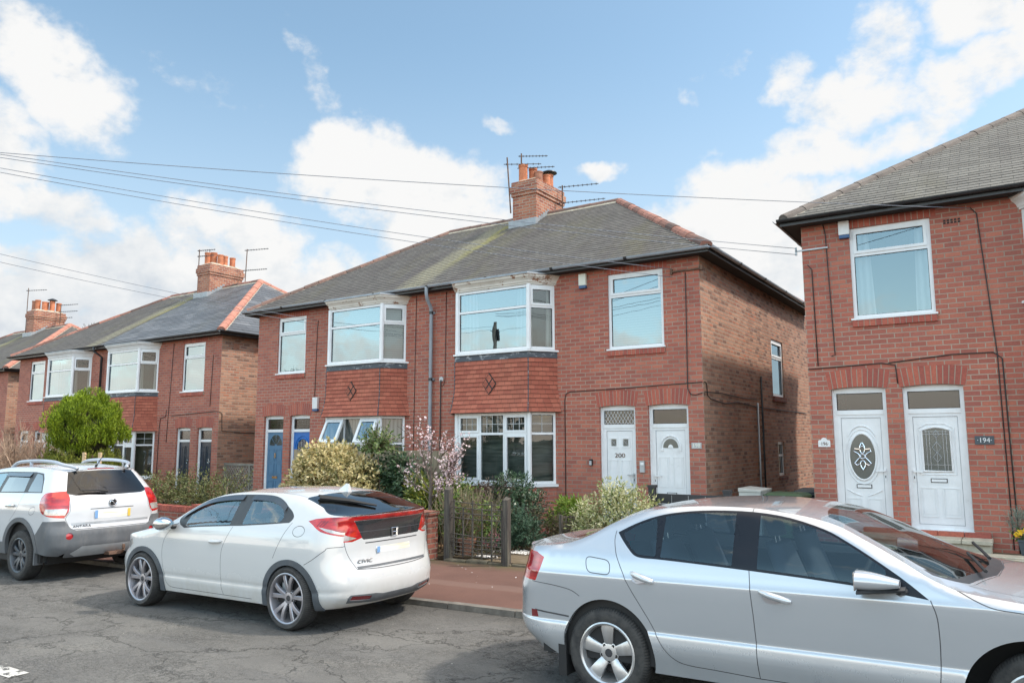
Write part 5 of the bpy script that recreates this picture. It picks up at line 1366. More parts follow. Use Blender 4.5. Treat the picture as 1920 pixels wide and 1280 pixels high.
    # top: boot gap, rear glass, roof, windscreen, bonnet
    c.reg('top', 'rear_window', [(-.40,.52),(-.40,-.52),(.02,-.545),(.10,-.50),(.135,0),(.10,.50),(.02,.545)], 'car_glass_dark', mirror=False)
    c.reg('top', 'rear_window_surround', [(-.43,.56),(-.43,-.56),(.03,-.575),(.12,-.53),(.16,0),(.12,.53),(.03,.575)], 'car_gloss', mirror=False)
    ws = [(2.36,0),(2.33,.35),(2.22,.66),(2.14,.725),(2.02,.715),(1.82,.665),(1.62,.60),(1.50,.535),(1.46,.35),(1.44,0)]
    c.reg('top', 'windscreen', ws+[(x,-y) for x, y in reversed(ws[1:-1])], 'car_glass_screen', mirror=False)
    cw = [(2.42,0),(2.39,.35),(2.27,.70),(2.17,.77),(2.14,.725),(2.22,.66),(2.33,.35),(2.36,0)]
    c.reg('top', 'cowl', cw+[(x,-y) for x, y in reversed(cw[1:-1])][0:0] if False else [(2.44,0),(2.41,.35),(2.28,.69),(2.10,.76),(2.05,.74),(2.18,.60),(2.3,.3),(2.30,-.3),(2.18,-.60),(2.05,-.74),(2.10,-.76),(2.28,-.69),(2.41,-.35)], 'car_trim', mirror=False)
    c.seam('top', [(2.44,0),(2.42,.35),(2.31,.68),(2.28,.72),(2.55,.74),(2.95,.70),(3.2,.60)])
    c.seam('top', [(-.45,.0),(-.45,.60),(-.62,.70),(-.9,.70)], .006)
    c.seam('top', [(1.48,.545),(1.0,.56),(.5,.555),(.12,.535)], .006)
    # nose, never seen from the road side
    c.reg('max', 'grille', rounded([(-.45,.70),(.45,.70),(.38,.56),(-.38,.56)], .03), 'car_black', mirror=False); c.reg('max', 'headlamp', [(.50,.73),(.78,.72),(.78,.58),(.46,.60)], 'lamp_clear')
    c.reg('max', 'lower_grille', rounded([(-.6,.42),(.6,.42),(.55,.30),(-.55,.30)], .03), 'car_black', mirror=False)
    c.reg('min', 'plate', [(-.26,.80),(.26,.80),(.26,.69),(-.26,.69)], 'plate_yellow', mirror=False)
    root = thing('parked_car', 'silver saloon car parked in the foreground, cut off by the frame', 'car', (-2.585, 5.99, gz(-2.585)), 0, 'cars parked along the kerb')
    root.rotation_euler = (0, -math.atan(.019), 0)
    ob = c.finish(root)
    for sd in (1, -1):
        wheel(root, .0, .76*sd, .316, .316, .205, .212, 'wide'); wheel(root, 2.625, .765*sd, .316, .316, .205, .212, 'wide', steer=-.32)
        for (xa, xb, z0, z1, dn) in ((.215,.395,.895,.850,'rear_door#'), (1.115,1.315,.845,.800,'front_door#')):
            h = MB(); rings = []
            for k in range(9):
                q = k/8; xx = lerp(xa, xb, q); zz = lerp(z0, z1, q)-.005; yy = c.sy(xx, zz)+.006+.03*math.sin(math.pi*min(1, max(0, q)))**.5; hh = .026*(1-.35*abs(2*q-1)**3)
                rings.append([(xx, (yy-.022)*sd, zz-hh*.9), (xx, yy*sd, zz-hh*.6), (xx, (yy+.006)*sd, zz), (xx, yy*sd, zz+hh*.6), (xx, (yy-.022)*sd, zz+hh*.9)])
            h.loft(rings, 0); h.build('door_handle', M['paint_silver'], ob[(dn, sd)], smooth=True, shade_angle=50)
            h = MB(); xm = lerp(xa, xb, .42); zm = lerp(z0, z1, .42)-.024; pts = [(xm+.062*math.cos(a), zm+.030*math.sin(a)) for a in [2*math.pi*k/16 for k in range(16)]]
            h.poly([(x, (c.sy(x, z)+.0025)*sd, z) for x, z in (pts if sd < 0 else pts[::-1])]); h.build('handle_recess', M['rim_grey'], ob[(dn, sd)])
        mir = MB(); rings = []
        for k in range(9):   # wing mirror shell: tapers towards the nose
            q = k/8; xx = lerp(1.715, 1.945, q); hh = lerp(.066, .022, q**1.3); w_ = lerp(.095, .045, q); zz = .968+.004*q-.012*q; yy = .935
            s_ = .86+.14*math.sin(math.pi*min(1, q*1.6)/2) if q < .6 else 1
            rings.append([(xx, (yy+w_*math.cos(a))*sd, zz+hh*s_*math.copysign(abs(math.sin(a))**.75, math.sin(a))) for a in [2*math.pi*j/14 for j in range(14)]])
        mir.loft(rings, 0); mo = mir.build('wing_mirror', M['paint_silver'], root, smooth=True, shade_angle=50)
        mb = MB(); rings = []
        for k in range(6):
            q = k/5; xx = lerp(1.72, 1.97, q); yy = lerp(.935, .895, q); w_ = lerp(.095, .03, q)
            rings.append([(xx, (yy+w_*math.cos(a))*sd, .905+.018*q+.018*math.sin(a)) for a in [2*math.pi*j/10 for j in range(10)]])
        mb.loft(rings, 0); mb.tube([(1.93, .90*sd, .91), (1.97, .84*sd, .905)], .022, 8); mb.build('mirror_base', M['car_trim'], mo, smooth=True, shade_angle=50)
        mc = MB(); mc.fbox(lambda u, z, d: (u, (.935+d)*sd, z), 1.708, 1.714, .915, 1.02, -.08, .08); mc.build('mirror_glass', M['chrome'], mo)
        fl = MB(); fl.box(-.40, -.335, min(.60*sd, .85*sd), max(.60*sd, .85*sd), .12, .42); fl.build('mud_flap', M['car_black'], root)
        seat(root, .48, .36*sd, .50, -1, wid=.56, m='seat_cloth', h=.58); seat(root, 1.32, .37*sd, .50, -1, wid=.50, m='seat_cloth', h=.60)
    da = MB(); da.loft([[(x, y, z) for x, z in ((1.80,.62),(1.78,.86),(1.90,.93),(2.15,.90),(2.20,.6))] for y in (-.72, -.3, .3, .72)], 0); da.build('dashboard', M['car_trim'], root)
    steering(root, 1.66, -.37, .88, -1)
    pp = MB(); pp.poly([(2.0,-.50,.945),(2.16,-.52,.925),(2.14,-.34,.93),(1.99,-.33,.95)]); pp.build('paper', M['cream'], root)
    for k in range(2):
        wp = MB(); y = -.52+k*.62; wp.tube([(2.36, y+.02, 1.0), (2.30, y+.3, 1.02), (2.24, y+.58, 1.035)], .011, 5); wp.build('wiper', M['car_black'], root)
    bd = MB(); bd.lathe([(0, .004), (.04, .003), (.045, 0)], (-1.01, 0, .88), 'x', 20); bd.build('badge', M['chrome'], root)
    return root, c

# ---------------- white hatchback with coupe roof, nose towards -x
def white_hatch():
    c = Car(paint='paint_pearl', lip='cladding_dark', creases=(.33,.36,.375,.385,.395,.41,.425,.44,.47,.84,.86,.88,.905,.93,.955),
        wz=pchip([(.15,.76),(.21,.79),(.30,.812),(.36,.822),(.395,.818),(.44,.828),(.55,.838),(.68,.845),(.78,.846),(.86,.838),(.93,.824),(1.0,.800),(1.1,.752),(1.2,.702),(1.3,.650),(1.4,.60)]),
        taper=pchip([(-.9,.95),(-.2,.985),(.6,1),(2.2,1),(3.3,.985)]), wadd=lambda x, z: -.13*max(0, z-1.02)*max(0, x-1.9),
        ze=pchip([(-.9,.66),(-.6,.745),(-.3,.83),(0,.885),(.22,.925),(.50,1.010),(.72,1.125),(1.04,1.262),(1.35,1.325),(1.69,1.347),(2.05,1.345),(2.35,1.330),(2.60,1.290),(2.85,1.220),(3.06,1.145),(3.2,1.128),(3.3,1.120)]),
        zt=pchip([(-.9,.66),(-.6,.79),(-.3,.885),(0,.950),(.22,.992),(.5,1.085),(.8,1.200),(1.1,1.300),(1.4,1.358),(1.75,1.384),(2.15,1.382),(2.5,1.352),(2.8,1.283),(3.0,1.215),(3.15,1.160),(3.24,1.128),(3.32,1.120)]),
        xmax=pchip([(.2,3.17),(.26,3.27),(.34,3.335),(.44,3.345),(.56,3.325),(.64,3.300),(.70,3.285),(.80,3.275),(.88,3.275),(.95,3.278),(1.05,3.288),(1.09,3.31),(1.12,3.325)]), xmin=pchip([(.2,-.75),(.3,-.86),(.5,-.88),(.6,-.83),(.66,-.76)]),
        amax=.42, amin=.70, nmax=2.6, nmin=2.3, ztail=1.12, znose=.66, redge=.10, crown=2.4,
        zb=pchip([(-.9,.20),(.4,.215),(2.2,.215),(3.3,.235)]), arches=[(.02,.30,.345),(2.605,.30,.345)], tub=(.35,2.9), tubz=.93)
    low = [(.79,.942),(1.10,.966),(1.59,.992),(1.77,1.000),(2.20,1.030),(2.52,1.056)]
    ring = low+smooth_pl([(2.545,1.075),(2.555,1.115),(2.50,1.165),(2.41,1.212),(2.32,1.262),(2.22,1.298),(2.10,1.318),(1.95,1.325),(1.77,1.325),(1.45,1.315),(1.17,1.285),(.98,1.235),(.80,1.150),(.68,1.065),(.66,1.02),(.70,.975)], n=3)
    L, U = plin(low), plin(sorted(smooth_pl([(2.555,1.115),(2.50,1.165),(2.41,1.212),(2.32,1.262),(2.22,1.298),(2.10,1.318),(1.95,1.325),(1.77,1.325),(1.45,1.315),(1.17,1.285),(.98,1.235),(.80,1.150),(.68,1.065)], n=3)))
    def pane(x0, x1, gl=.015, gu=.012, n=14, sl=0, sr=0): 
        xs = [lerp(x0, x1, k/n) for k in range(n+1)]; return [(lerp(x0+0, x1+0, k/n), L(lerp(x0, x1, k/n))+gl) for k in range(n+1)]+[(lerp(x0+sl, x1+sr, k/n), U(lerp(x0+sl, x1+sr, k/n))-gu) for k in range(n, -1, -1)]
    c.reg('side', 'side_window#f', pane(.80, 1.585, gu=.050, sl=.06, sr=.03), 'car_glass_sky', 'front_door#')
    c.reg('side', 'side_window', rounded([(1.79,1.016),(2.37,1.058),(2.41,1.10),(2.36,1.175),(2.28,1.225),(2.15,1.262),(1.98,1.272),(1.82,1.272)], .02), 'car_glass_sky', 'rear_door#')
    c.reg('side', 'wind_deflector', pane(.84, 1.60, gl=.30, gu=.004), 'car_gloss', 'front_door#', .010) if False else None
    c.reg('side', 'window_trim', ring, 'car_trim')
    c.seam('side', smooth_pl([(.68,1.0),(.56,.93),(.46,.82),(.41,.68),(.42,.50),(.47,.33),(.53,.275),(.62,.262)])+[(2.0,.255)])
    c.seam('side', smooth_pl([(1.655,.99),(1.56,.82),(1.515,.71),(1.50,.55),(1.50,.36),(1.525,.262)]))
    c.seam('side', smooth_pl([(2.57,1.06),(2.50,.95),(2.43,.82),(2.365,.70)]))
    fl = [(2.70+.088*math.cos(a), 1.015-.085+.068*math.sin(a)+.08) for a in [2*math.pi*k/24 for k in range(25)]]; fl = [(2.705+.085*math.cos(a), 1.0+.052*math.sin(a)-.02) for a in [2*math.pi*k/24 for k in range(25)]]
    c.seam('side', fl, .006)
    # wheel-arch mouldings in grey
    for (ax, az_, r) in c.arches:
        o = [(ax+(r+.07)*math.cos(t_), az_+(r+.055)*math.sin(t_)) for t_ in [math.pi*k/30 for k in range(31)]]
        o = [(ax+r+.085, .18)]+o+[(ax-r-.085, .18)]; i = [(ax-r+.01, .18)]+[(ax+(r-.01)*math.cos(t_), az_+(r-.01)*math.sin(t_)) for t_ in [math.pi-math.pi*k/30 for k in range(31)]]+[(ax+r-.01, .18)]
        c.reg('side', 'arch_moulding#%d' % (1 if ax > 1 else 0), o+i, 'cladding_dark', None, .014)
    c.reg('side', 'front_door#', [(.68,1.0),(.56,.93),(.46,.82),(.41,.68),(.42,.50),(.47,.33),(.53,.275),(.62,.262),(1.525,.258),(1.50,.36),(1.50,.55),(1.515,.71),(1.56,.82),(1.655,.99)], 'paint_pearl')
    c.reg('side', 'rear_door#', [(1.655,.99),(1.56,.82),(1.515,.71),(1.50,.55),(1.50,.36),(1.525,.258),(2.15,.255),(2.2,.42),(2.365,.70),(2.43,.82),(2.50,.95),(2.57,1.06)], 'paint_pearl')
    # rear lamps and the lamp bar
    c.reg('side', 'tail_lamp#w', [(3.02,1.02),(3.10,1.0),(3.16,.972),(3.5,.955),(3.5,.925),(3.18,.945),(3.06,.985),(2.96,1.03)], 'lamp_clear')
    for q in range(3): c.reg('side', 'tail_lamp#d', [(2.93+q*.035,1.035),(2.945+q*.035,1.035),(2.985+q*.035,1.09),(2.97+q*.035,1.09)], 'lamp_deep')
    c.reg('side', 'tail_lamp', [(2.79,1.082),(2.88,1.105),(3.0,1.118),(3.06,1.122),(3.5,1.135),(3.5,.925),(3.16,.935),(3.0,.985),(2.88,1.045)], 'lamp_red')
    c.reg('max', 'tail_lamp#w', [(.60,.935),(.50,.905),(.60,.885),(.9,.90),(.9,.955),(.66,.965)], 'lamp_clear')
    c.reg('max', 'tail_lamp', [(.52,1.062),(.60,1.14),(.9,1.14),(.9,.885),(.55,.872),(.44,.905)], 'lamp_red')
    c.reg('max', 'spoiler_lamp', [(-.62,1.080),(.62,1.080),(.62,1.15),(-.62,1.15)], 'lamp_red', mirror=False)
    c.seam('max', [(-.50,.965),(.50,.965)], .008, False)
    c.reg('max', 'lower_window', [(-.53,1.078),(.53,1.078),(.445,.905),(.42,.885),(-.42,.885),(-.445,.905)], 'car_gloss', mirror=False)
    # tailgate
    c.reg('max', 'plate', [(-.26,.800),(.26,.800),(.26,.74),(-.26,.74)], 'plate_pale', mirror=False)
    c.seam('max', [(-.40,.85),(.40,.85)], .012, False)
    c.seam('max', smooth_pl([(.63,.90),(.62,.82),(.585,.72),(.52,.605)])); c.seam('max', smooth_pl([(-.52,.605),(-.3,.592),(0,.588),(.3,.592),(.52,.605)]), .008, False)
    c.reg('max', 'body', [(-.52,.63),(.52,.63),(.51,.606),(-.51,.606)], 'cladding', None, 0, False)
    for y in (.62, .22): c.reg('max', 'parking_sensor', [(y+.013*math.cos(a), .52+.013*math.sin(a)) for a in [2*math.pi*k/12 for k in range(12)]], 'paint_cold')
    # lower bumper insert with fog lamps
    c.reg('max', 'fog_lamp', [(.36,.335),(.585,.355),(.60,.315),(.37,.295)], 'lamp_deep')
    c.reg('max', 'diffuser', [(-.66,.29),(-.60,.365),(-.32,.352),(-.22,.335),(.22,.335),(.32,.352),(.60,.365),(.66,.29),(.55,.285),(.3,.262),(-.3,.262),(-.55,.285)], 'cladding', None, .006, False)
    c.seam('side', smooth_pl([(2.83,.66),(2.95,.72),(3.06,.80),(3.10,.83),(3.3,.83)]), .006); c.seam('max', [(.62,.835),(.9,.835)], .006)
    # roof glass
    g = [(2.60,0),(2.595,.35),(2.575,.555),(2.60,.60),(2.70,.635),(2.85,.665),(3.0,.69),(3.12,.705),(3.19,.64),(3.25,.35),(3.265,0)]
    c.reg('top', 'rear_window', g+[(x,-y) for x, y in reversed(g[1:-1])], 'car_glass_dark', mirror=False)
    c.reg('top', 'spoiler_lamp', [(3.12,.740),(3.17,.69),(3.215,.62),(3.262,.35),(3.275,0),(3.262,-.35),(3.215,-.62),(3.17,-.69),(3.12,-.740),(3.12,-.9),(3.5,-.9),(3.5,.9),(3.12,.9)], 'lamp_red', mirror=False)
    ws = [(.10,0),(.13,.35),(.30,.66),(.42,.69),(.60,.66),(.85,.60),(1.05,.545),(1.13,.5),(1.17,.3),(1.18,0)]
    c.reg('top', 'windscreen', ws+[(x,-y) for x, y in reversed(ws[1:-1])], 'car_glass_screen', mirror=False)
    c.seam('top', [(.05,0),(.08,.35),(.25,.70),(.0,.76),(-.4,.72),(-.65,.55)], .006)
    c.seam('top', [(1.15,.52),(1.6,.545),(2.1,.55),(2.56,.56)], .006)
    c.reg('min', 'grille', rounded([(-.5,.62),(.5,.62),(.42,.5),(-.42,.5)], .03), 'car_gloss', mirror=False); c.reg('min', 'lower_grille', rounded([(-.6,.40),(.6,.40),(.5,.26),(-.5,.26)], .04), 'car_black', mirror=False)
    c.reg('side', 'headlamp', [(-.45,.72),(-.25,.78),(-.22,.72),(-.44,.62),(-.7,.6),(-.7,.66)], 'lamp_clear')
    root = thing('parked_car', 'white hatchback with red lamp bar across its tail and grey wheel arches', 'car', (-8.929, 6.285, gz(-8.929)), 0, 'cars parked along the kerb')
    root.rotation_euler = (0, -math.atan(.019), 0)
    ob = c.finish(root)
    for sd in (1, -1):
        wheel(root, 0, .752*sd, .317, .317, .215, .248, 'pair', rimm='rim_grey'); wheel(root, 2.595, .755*sd, .317, .317, .215, .248, 'pair', rimm='rim_grey')
        h = MB(); rings = []
        for k in range(9):
            q = k/8; xx = lerp(1.29, 1.52, q); zz = lerp(.815,.828,q); yy = c.sy(xx, zz)+.005+.028*math.sin(math.pi*q)**.5; hh = .024*(1-.35*abs(2*q-1)**3)
            rings.append([(xx, (yy-.022)*sd, zz-hh*.9), (xx, yy*sd, zz-hh*.6), (xx, (yy+.006)*sd, zz), (xx, yy*sd, zz+hh*.6), (xx, (yy-.022)*sd, zz+hh*.9)])
        h.loft(rings, 0); h.build('door_handle', M['paint_pearl'], ob[('front_door#', sd)], smooth=True, shade_angle=50)
        mr = MB(); rings = []
        for k in range(9):
            q = k/8; xx = lerp(.46, .72, q); hh = .078*math.sin(math.pi*lerp(.30,.93,q)); w_ = .10*math.sin(math.pi*lerp(.25,.9,q)); zz = lerp(.985,1.0,q)
            rings.append([(xx, (.935+w_*math.cos(a))*sd, zz+hh*math.sin(a)) for a in [2*math.pi*j/14 for j in range(14)]])
        mr.loft(rings, 0); mr.tube([(.60,.86*sd,.955),(.62,.80*sd,.95)], .028, 8, 1); mo = mr.build('wing_mirror', [M['chrome'], M['car_trim']], root, smooth=True, shade_angle=50)
        # tinted wind deflectors over the door glass
        for (x0, x1, dn) in ((.72, 1.66, 'front_door#'), (1.80, 2.40, 'rear_door#')):
            w_ = MB(); n = 16
            for k in range(n):
                a, b = lerp(x0, x1, k/n), lerp(x0, x1, (k+1)/n)
                for (u0, u1, o0, o1) in ((.004, .055, .004, .022),):
                    q = [(a, U(a)-u0, o0), (b, U(b)-u0, o0), (b, U(b)-u1, o1), (a, U(a)-u1, o1)]
                    q = [(x, (c.sy(x, z)+o)*sd, z) for x, z, o in q]; w_.quad(*(q if sd < 0 else q[::-1]))
            w_.build('wind_deflector', M['car_gloss'], ob[(dn, sd)], smooth=True)
        seat(root, 1.20, .36*sd, .46, 1, wid=.50, m='seat_dark', h=.58); seat(root, 2.12, .35*sd, .48, 1, wid=.56, m='seat_dark', h=.52)
    da = MB(); da.loft([[(x, y, z) for x, z in ((.85,.62),(.86,.86),(.74,.94),(.5,.92),(.35,.6))] for y in (-.68, -.3, .3, .68)], 0); da.build('dashboard', M['car_trim'], root)
    steering(root, .98, .36, .88, 1)
    # shark-fin aerial, wiper, letters, badge
    f = MB(); f.loft([[(2.46+k*.0, -.03*w, 1.345), (2.62, -.03*w, 1.33), (2.62, .03*w, 1.33), (2.46, .03*w, 1.345)] if z == 0 else [(2.565, -.006, 1.425), (2.605, -.006, 1.42), (2.605, .006, 1.42), (2.565, .006, 1.425)] for k, w, z in ((0,1,0),(0,.5,1))], 0); f.build('roof_aerial', M['paint_pearl'], root)
    w = MB(); w.tube([(2.70, -.52, c.tz(2.70,-.52)+.02), (2.92,-.30, c.tz(2.92,-.30)+.022), (3.10,-.08, c.tz(3.10,-.08)+.022)], [.030,.022,.012], 6); w.tube([(2.66,-.50, c.tz(2.66,-.50)+.03), (2.95,-.26, c.tz(2.95,-.26)+.035)], .012, 5); w.build('wiper', M['car_black'], root)
    hb = MB(); xb = 3.288
    def bar(y0, z0, y1, z1, r=.007): hb.tube([(xb, y0, z0), (xb, y1, z1)], r, 6)
    bar(-.036,.965,-.030,.895); bar(.036,.965,.030,.895); bar(-.030,.928,.030,.928,.006)
    for pl in ([(-.050,.970),(.050,.970),(.042,.890),(-.042,.890),(-.050,.970)],): hb.tube([(xb-.002, y, z) for y, z in pl], .004, 5)
    hb.build('badge', M['chrome'], root)
    place_text('CIVIC', .052, M['chrome'], root, (c.ex(-.42,.675,1)+.006, -.42, .675), (.19,1,0), (.05,0,1), 'lettering', .003, 1.4)
    pb = MB(); pb.quad((3.285,-.262,.80),(3.285,-.215,.80),(3.285,-.215,.74),(3.285,-.262,.74)); pb.build('plate_band', M['plate_blue'], root)
    return root, c

# ---------------- white off-roader, nose towards -x, rear axle at 0
def white_suv():
    c = Car(paint='paint_cold', lip='cladding', creases=(.60,.62,.65,1.06,1.08,1.10,1.13,1.16,1.19,1.22),
        wz=pchip([(.25,.80),(.35,.84),(.5,.862),(.62,.875),(.8,.882),(.98,.880),(1.08,.868),(1.16,.845),(1.24,.812),(1.35,.768),(1.48,.710),(1.6,.655),(1.7,.60)]),
        taper=pchip([(-3.6,.94),(-2.5,.99),(-.5,1),(.5,.99),(.9,.975)]), wadd=lambda x, z: -.10*max(0, z-1.2)*max(0, x+.6),
        ze=pchip([(-3.6,.95),(-3.0,1.06),(-2.6,1.12),(-2.2,1.22),(-1.7,1.50),(-1.35,1.60),(-.8,1.632),(-.3,1.628),(.15,1.600),(.45,1.558),(.60,1.545)]),
        zt=pchip([(-3.6,.95),(-3.0,1.12),(-2.5,1.20),(-2.2,1.32),(-1.7,1.55),(-1.35,1.64),(-.8,1.675),(-.3,1.675),(.15,1.645),(.45,1.600),(.60,1.582)]),
        xmax=pchip([(.30,.80),(.40,.90),(.52,.955),(.66,.955),(.74,.93),(.80,.905),(.98,.895),(1.08,.875),(1.18,.835),(1.30,.755),(1.42,.665),(1.52,.585),(1.60,.515)]), xmin=pchip([(.3,-3.5),(.6,-3.62),(.95,-3.5)]),
        amax=.30, amin=.70, nmax=2.6, nmin=2.3, ztail=1.545, znose=.95, redge=.11, crown=2.4,
        zb=pchip([(-3.6,.33),(-2.0,.33),(-.5,.36),(.5,.42),(.9,.345)]), arches=[(-2.70,.40,.44),(-.02,.40,.44)], tub=(-2.0,.5), tubz=1.16)
    c.reg('side', 'quarter_window', rounded([(-.03,1.272),(.36,1.272),(.24,1.42),(.125,1.512),(-.045,1.538)], .03), 'car_glass_dark2')
    c.reg('side', 'side_window', rounded([(-.86,1.262),(-.14,1.272),(-.20,1.525),(-.82,1.538)], .02), 'car_glass_dark2', 'rear_door#')
    c.reg('side', 'side_window#f', rounded([(-1.75,1.25),(-.96,1.26),(-.93,1.538),(-1.28,1.525),(-1.55,1.42)], .02), 'car_glass_sky', 'front_door#')
    c.reg('side', 'window_trim', [(-1.90,1.235),(.40,1.258),(.24,1.455),(.14,1.535),(-.1,1.558),(-.9,1.565),(-1.28,1.55),(-1.60,1.43)], 'car_trim')
    c.seam('side', smooth_pl([(-.10,1.262),(-.12,1.12),(-.20,.98),(-.36,.84)])); c.seam('side', [(-.90,1.26),(-.93,.9),(-.92,.42)]); c.seam('side', smooth_pl([(-1.92,1.2),(-1.98,.9),(-1.95,.5)]))
    fl = [(.295+.085*math.cos(a), 1.005+.055*math.sin(a)+.06*math.cos(a)*.3) for a in [2*math.pi*k/24 for k in range(25)]]; c.seam('side', fl, .006)
    for (ax, az_, r) in c.arches:
        o = [(ax+r+.09, .30)]+[(ax+(r+.075)*math.cos(t_), az_+(r+.065)*math.sin(t_)) for t_ in [math.pi*k/30 for k in range(31)]]+[(ax-r-.09, .30)]; i = [(ax-r+.01, .30)]+[(ax+(r-.01)*math.cos(t_), az_+(r-.01)*math.sin(t_)) for t_ in [math.pi-math.pi*k/30 for k in range(31)]]+[(ax+r-.01, .30)]
        c.reg('side', 'arch_moulding#%d' % (1 if ax > -1 else 0), o+i, 'cladding', None, .016)
    c.reg('side', 'sill_moulding', [(-2.2,.30),(-2.2,.50),(-.5,.53),(-.5,.30)], 'cladding', None, .010)
    c.reg('side', 'rear_door#', [(-.90,1.235),(-.93,.9),(-.92,.42),(-.50,.44),(-.46,.62),(-.36,.84),(-.20,.98),(-.12,1.12),(-.10,1.25)], 'paint_cold')
    c.reg('side', 'front_door#', [(-.90,1.235),(-.93,.9),(-.92,.42),(-1.95,.42),(-1.98,.9),(-1.92,1.2)], 'paint_cold')
    # lamps
    c.reg('side', 'tail_lamp#w', [(.655,1.035),(.9,1.035),(.9,.935),(.63,.955)], 'lamp_clear')
    c.reg('side', 'tail_lamp', smooth_pl([(.455,1.15),(.47,1.235),(.56,1.262),(.9,1.262),(.9,.92),(.66,.945),(.52,1.02)], True, 3), 'lamp_red')
    c.reg('max', 'tail_lamp#w', [(.63,1.03),(.665,.935),(.82,.945),(.82,1.03)], 'lamp_clear')
    c.reg('max', 'tail_lamp', smooth_pl([(.61,1.262),(.60,1.12),(.655,.925),(.9,.90),(.9,1.262)], True, 3), 'lamp_red')
    # rear glass and gate
    g = [(-.60,1.25),(-.50,1.222),(0,1.212),(.50,1.222),(.60,1.25),(.618,1.30),(.60,1.38),(.565,1.50),(.535,1.545),(0,1.562),(-.535,1.545),(-.565,1.50),(-.60,1.38),(-.618,1.30)]
    c.reg('max', 'rear_window', rounded(g, .03, 2), 'car_glass_dark', mirror=False)
    c.reg('max', 'rear_window_surround', grow(g, .012), 'car_gloss', mirror=False)
    c.seam('max', smooth_pl([(.585,1.20),(.595,1.1),(.60,1.0),(.655,.90),(.64,.84),(.60,.76),(.56,.735)])); c.seam('max', [(-.56,.735),(.56,.735)], .010, False)
    c.reg('max', 'plate', [(-.27,.985),(.27,.985),(.27,.87),(-.27,.87)], 'plate_pale', mirror=False)
    c.seam('max', [(-.33,1.01),(.33,1.01)], .012, False)
    c.reg('max', 'trim_strip', [(-.58,.826),(.58,.826),(.58,.798),(-.58,.798)], 'steel_grey', None, .006, False)
    bt = [(-1,.862),(-.66,.858),(-.60,.752),(-.54,.722),(.54,.722),(.60,.752),(.66,.858),(1,.862),(1,.30),(-1,.30)]
    c.reg('max', 'reflector', [(.62+.047*math.cos(a), .645+.047*math.sin(a)) for a in [2*math.pi*k/18 for k in range(18)]], 'lamp_red')
    c.reg('max', 'skid_plate', [(-.58,.40),(-.45,.495),(.45,.495),(.58,.40),(.5,.35),(-.5,.35)], 'steel_grey', None, .008, False)
    c.reg('max', 'bumper', bt, 'cladding', None, .010, False); c.seam('max', [(-.7,.56),(.7,.56)], .006, False)
    c.reg('side', 'bumper', [(.42,.66),(.48,.70),(.58,.80),(.64,.862),(1.2,.862),(1.2,.2),(.36,.2),(.43,.42),(.44,.56)], 'cladding', None, .010)
    c.reg('top', 'windscreen', [(-2.2,0),(-2.17,.4),(-2.05,.66),(-1.9,.68),(-1.5,.60),(-1.42,.5),(-1.40,0),(-1.42,-.5),(-1.5,-.60),(-1.9,-.68),(-2.05,-.66),(-2.17,-.4)], 'car_glass_screen', mirror=False)
    c.reg('top', 'brake_lamp', [(.47,.20),(.47,-.20),(.505,-.20),(.505,.20)], 'lamp_red', None, .006, False)
    c.seam('top', [(.44,.0),(.44,.5),(.50,.62)], .006)
    c.reg('min', 'grille', rounded([(-.4,.9),(.4,.9),(.35,.75),(-.35,.75)], .03), 'car_black', mirror=False); c.reg('side', 'headlamp', [(-3.3,.95),(-3.0,1.0),(-3.0,.88),(-3.3,.82)], 'lamp_clear')
    root = thing('parked_car', 'white off-road car with grey bumper and roof rails at the left edge', 'car', (-12.43, 6.53, gz(-12.43)), 0, 'cars parked along the kerb')
    root.rotation_euler = (0, -math.atan(.019), 0)
    ob = c.finish(root)
    for sd in (1, -1):
        wheel(root, 0, .775*sd, .36, .36, .235, .245, 'twin', rimm='rim_graphite'); wheel(root, -2.70, .775*sd, .36, .36, .235, .245, 'twin', rimm='rim_graphite')
        r = MB(); pts = [(-1.15,1.62),(-1.0,1.69),(-.8,1.715),(-.3,1.722),(.15,1.700),(.40,1.655),(.56,1.595)]
        pts = [(x, (c.top_y(x)-.075)*sd, z) for x, z in smooth_pl(pts, n=3)]; r.tube(pts, .026, 8)
        for x in (-.55, ): r.tube([(x, (c.top_y(x)-.075)*sd, 1.62), (x, (c.top_y(x)-.075)*sd, 1.715)], .026, 8)
        r.build('roof_rail', M['rail'], root, smooth=True)
        h = MB(); h.tube([(-.46, (c.sy(-.46,1.06)+.02)*sd, 1.062), (-.35, (c.sy(-.35,1.06)+.035)*sd, 1.066), (-.23, (c.sy(-.23,1.06)+.02)*sd, 1.07)], .017, 8); h.build('door_handle', M['chrome'], ob[('rear_door#', sd)], smooth=True)
        f = MB(); f.box(.40, .43, min(.62*sd, .86*sd), max(.62*sd, .86*sd), .24, .56); f.build('mud_flap', M['cladding'], root)
        for (x0, x1) in ((-.90, -.16),):
            w_ = MB(); q = [(x0, 1.552, .004), (x1, 1.545, .004), (x1, 1.49, .028), (x0, 1.50, .028)]; q = [(x, (c.sy(x, z)+o)*sd, z) for x, z, o in q]; w_.quad(*(q if sd < 0 else q[::-1])); w_.build('wind_deflector', M['car_gloss'], ob[('rear_door#', sd)])
        seat(root, -.75, .38*sd, .72, 1, wid=.54, m='seat_dark', h=.55); seat(root, -1.5, .38*sd, .72, 1, wid=.5, m='seat_dark', h=.6)
    w = MB(); w.tube([(.835,-.06,1.255),(.82,-.2,1.275),(.80,-.46,1.285)], [.022,.016,.008], 6); w.build('wiper', M['car_black'], root)
    a = MB(); a.tube([(.34,.0,1.60),(.37,.0,1.65)], .02, 6); a.tube([(.36,.0,1.63),(.50,.05,1.83)], .006, 5); a.build('roof_aerial', M['car_black'], root)
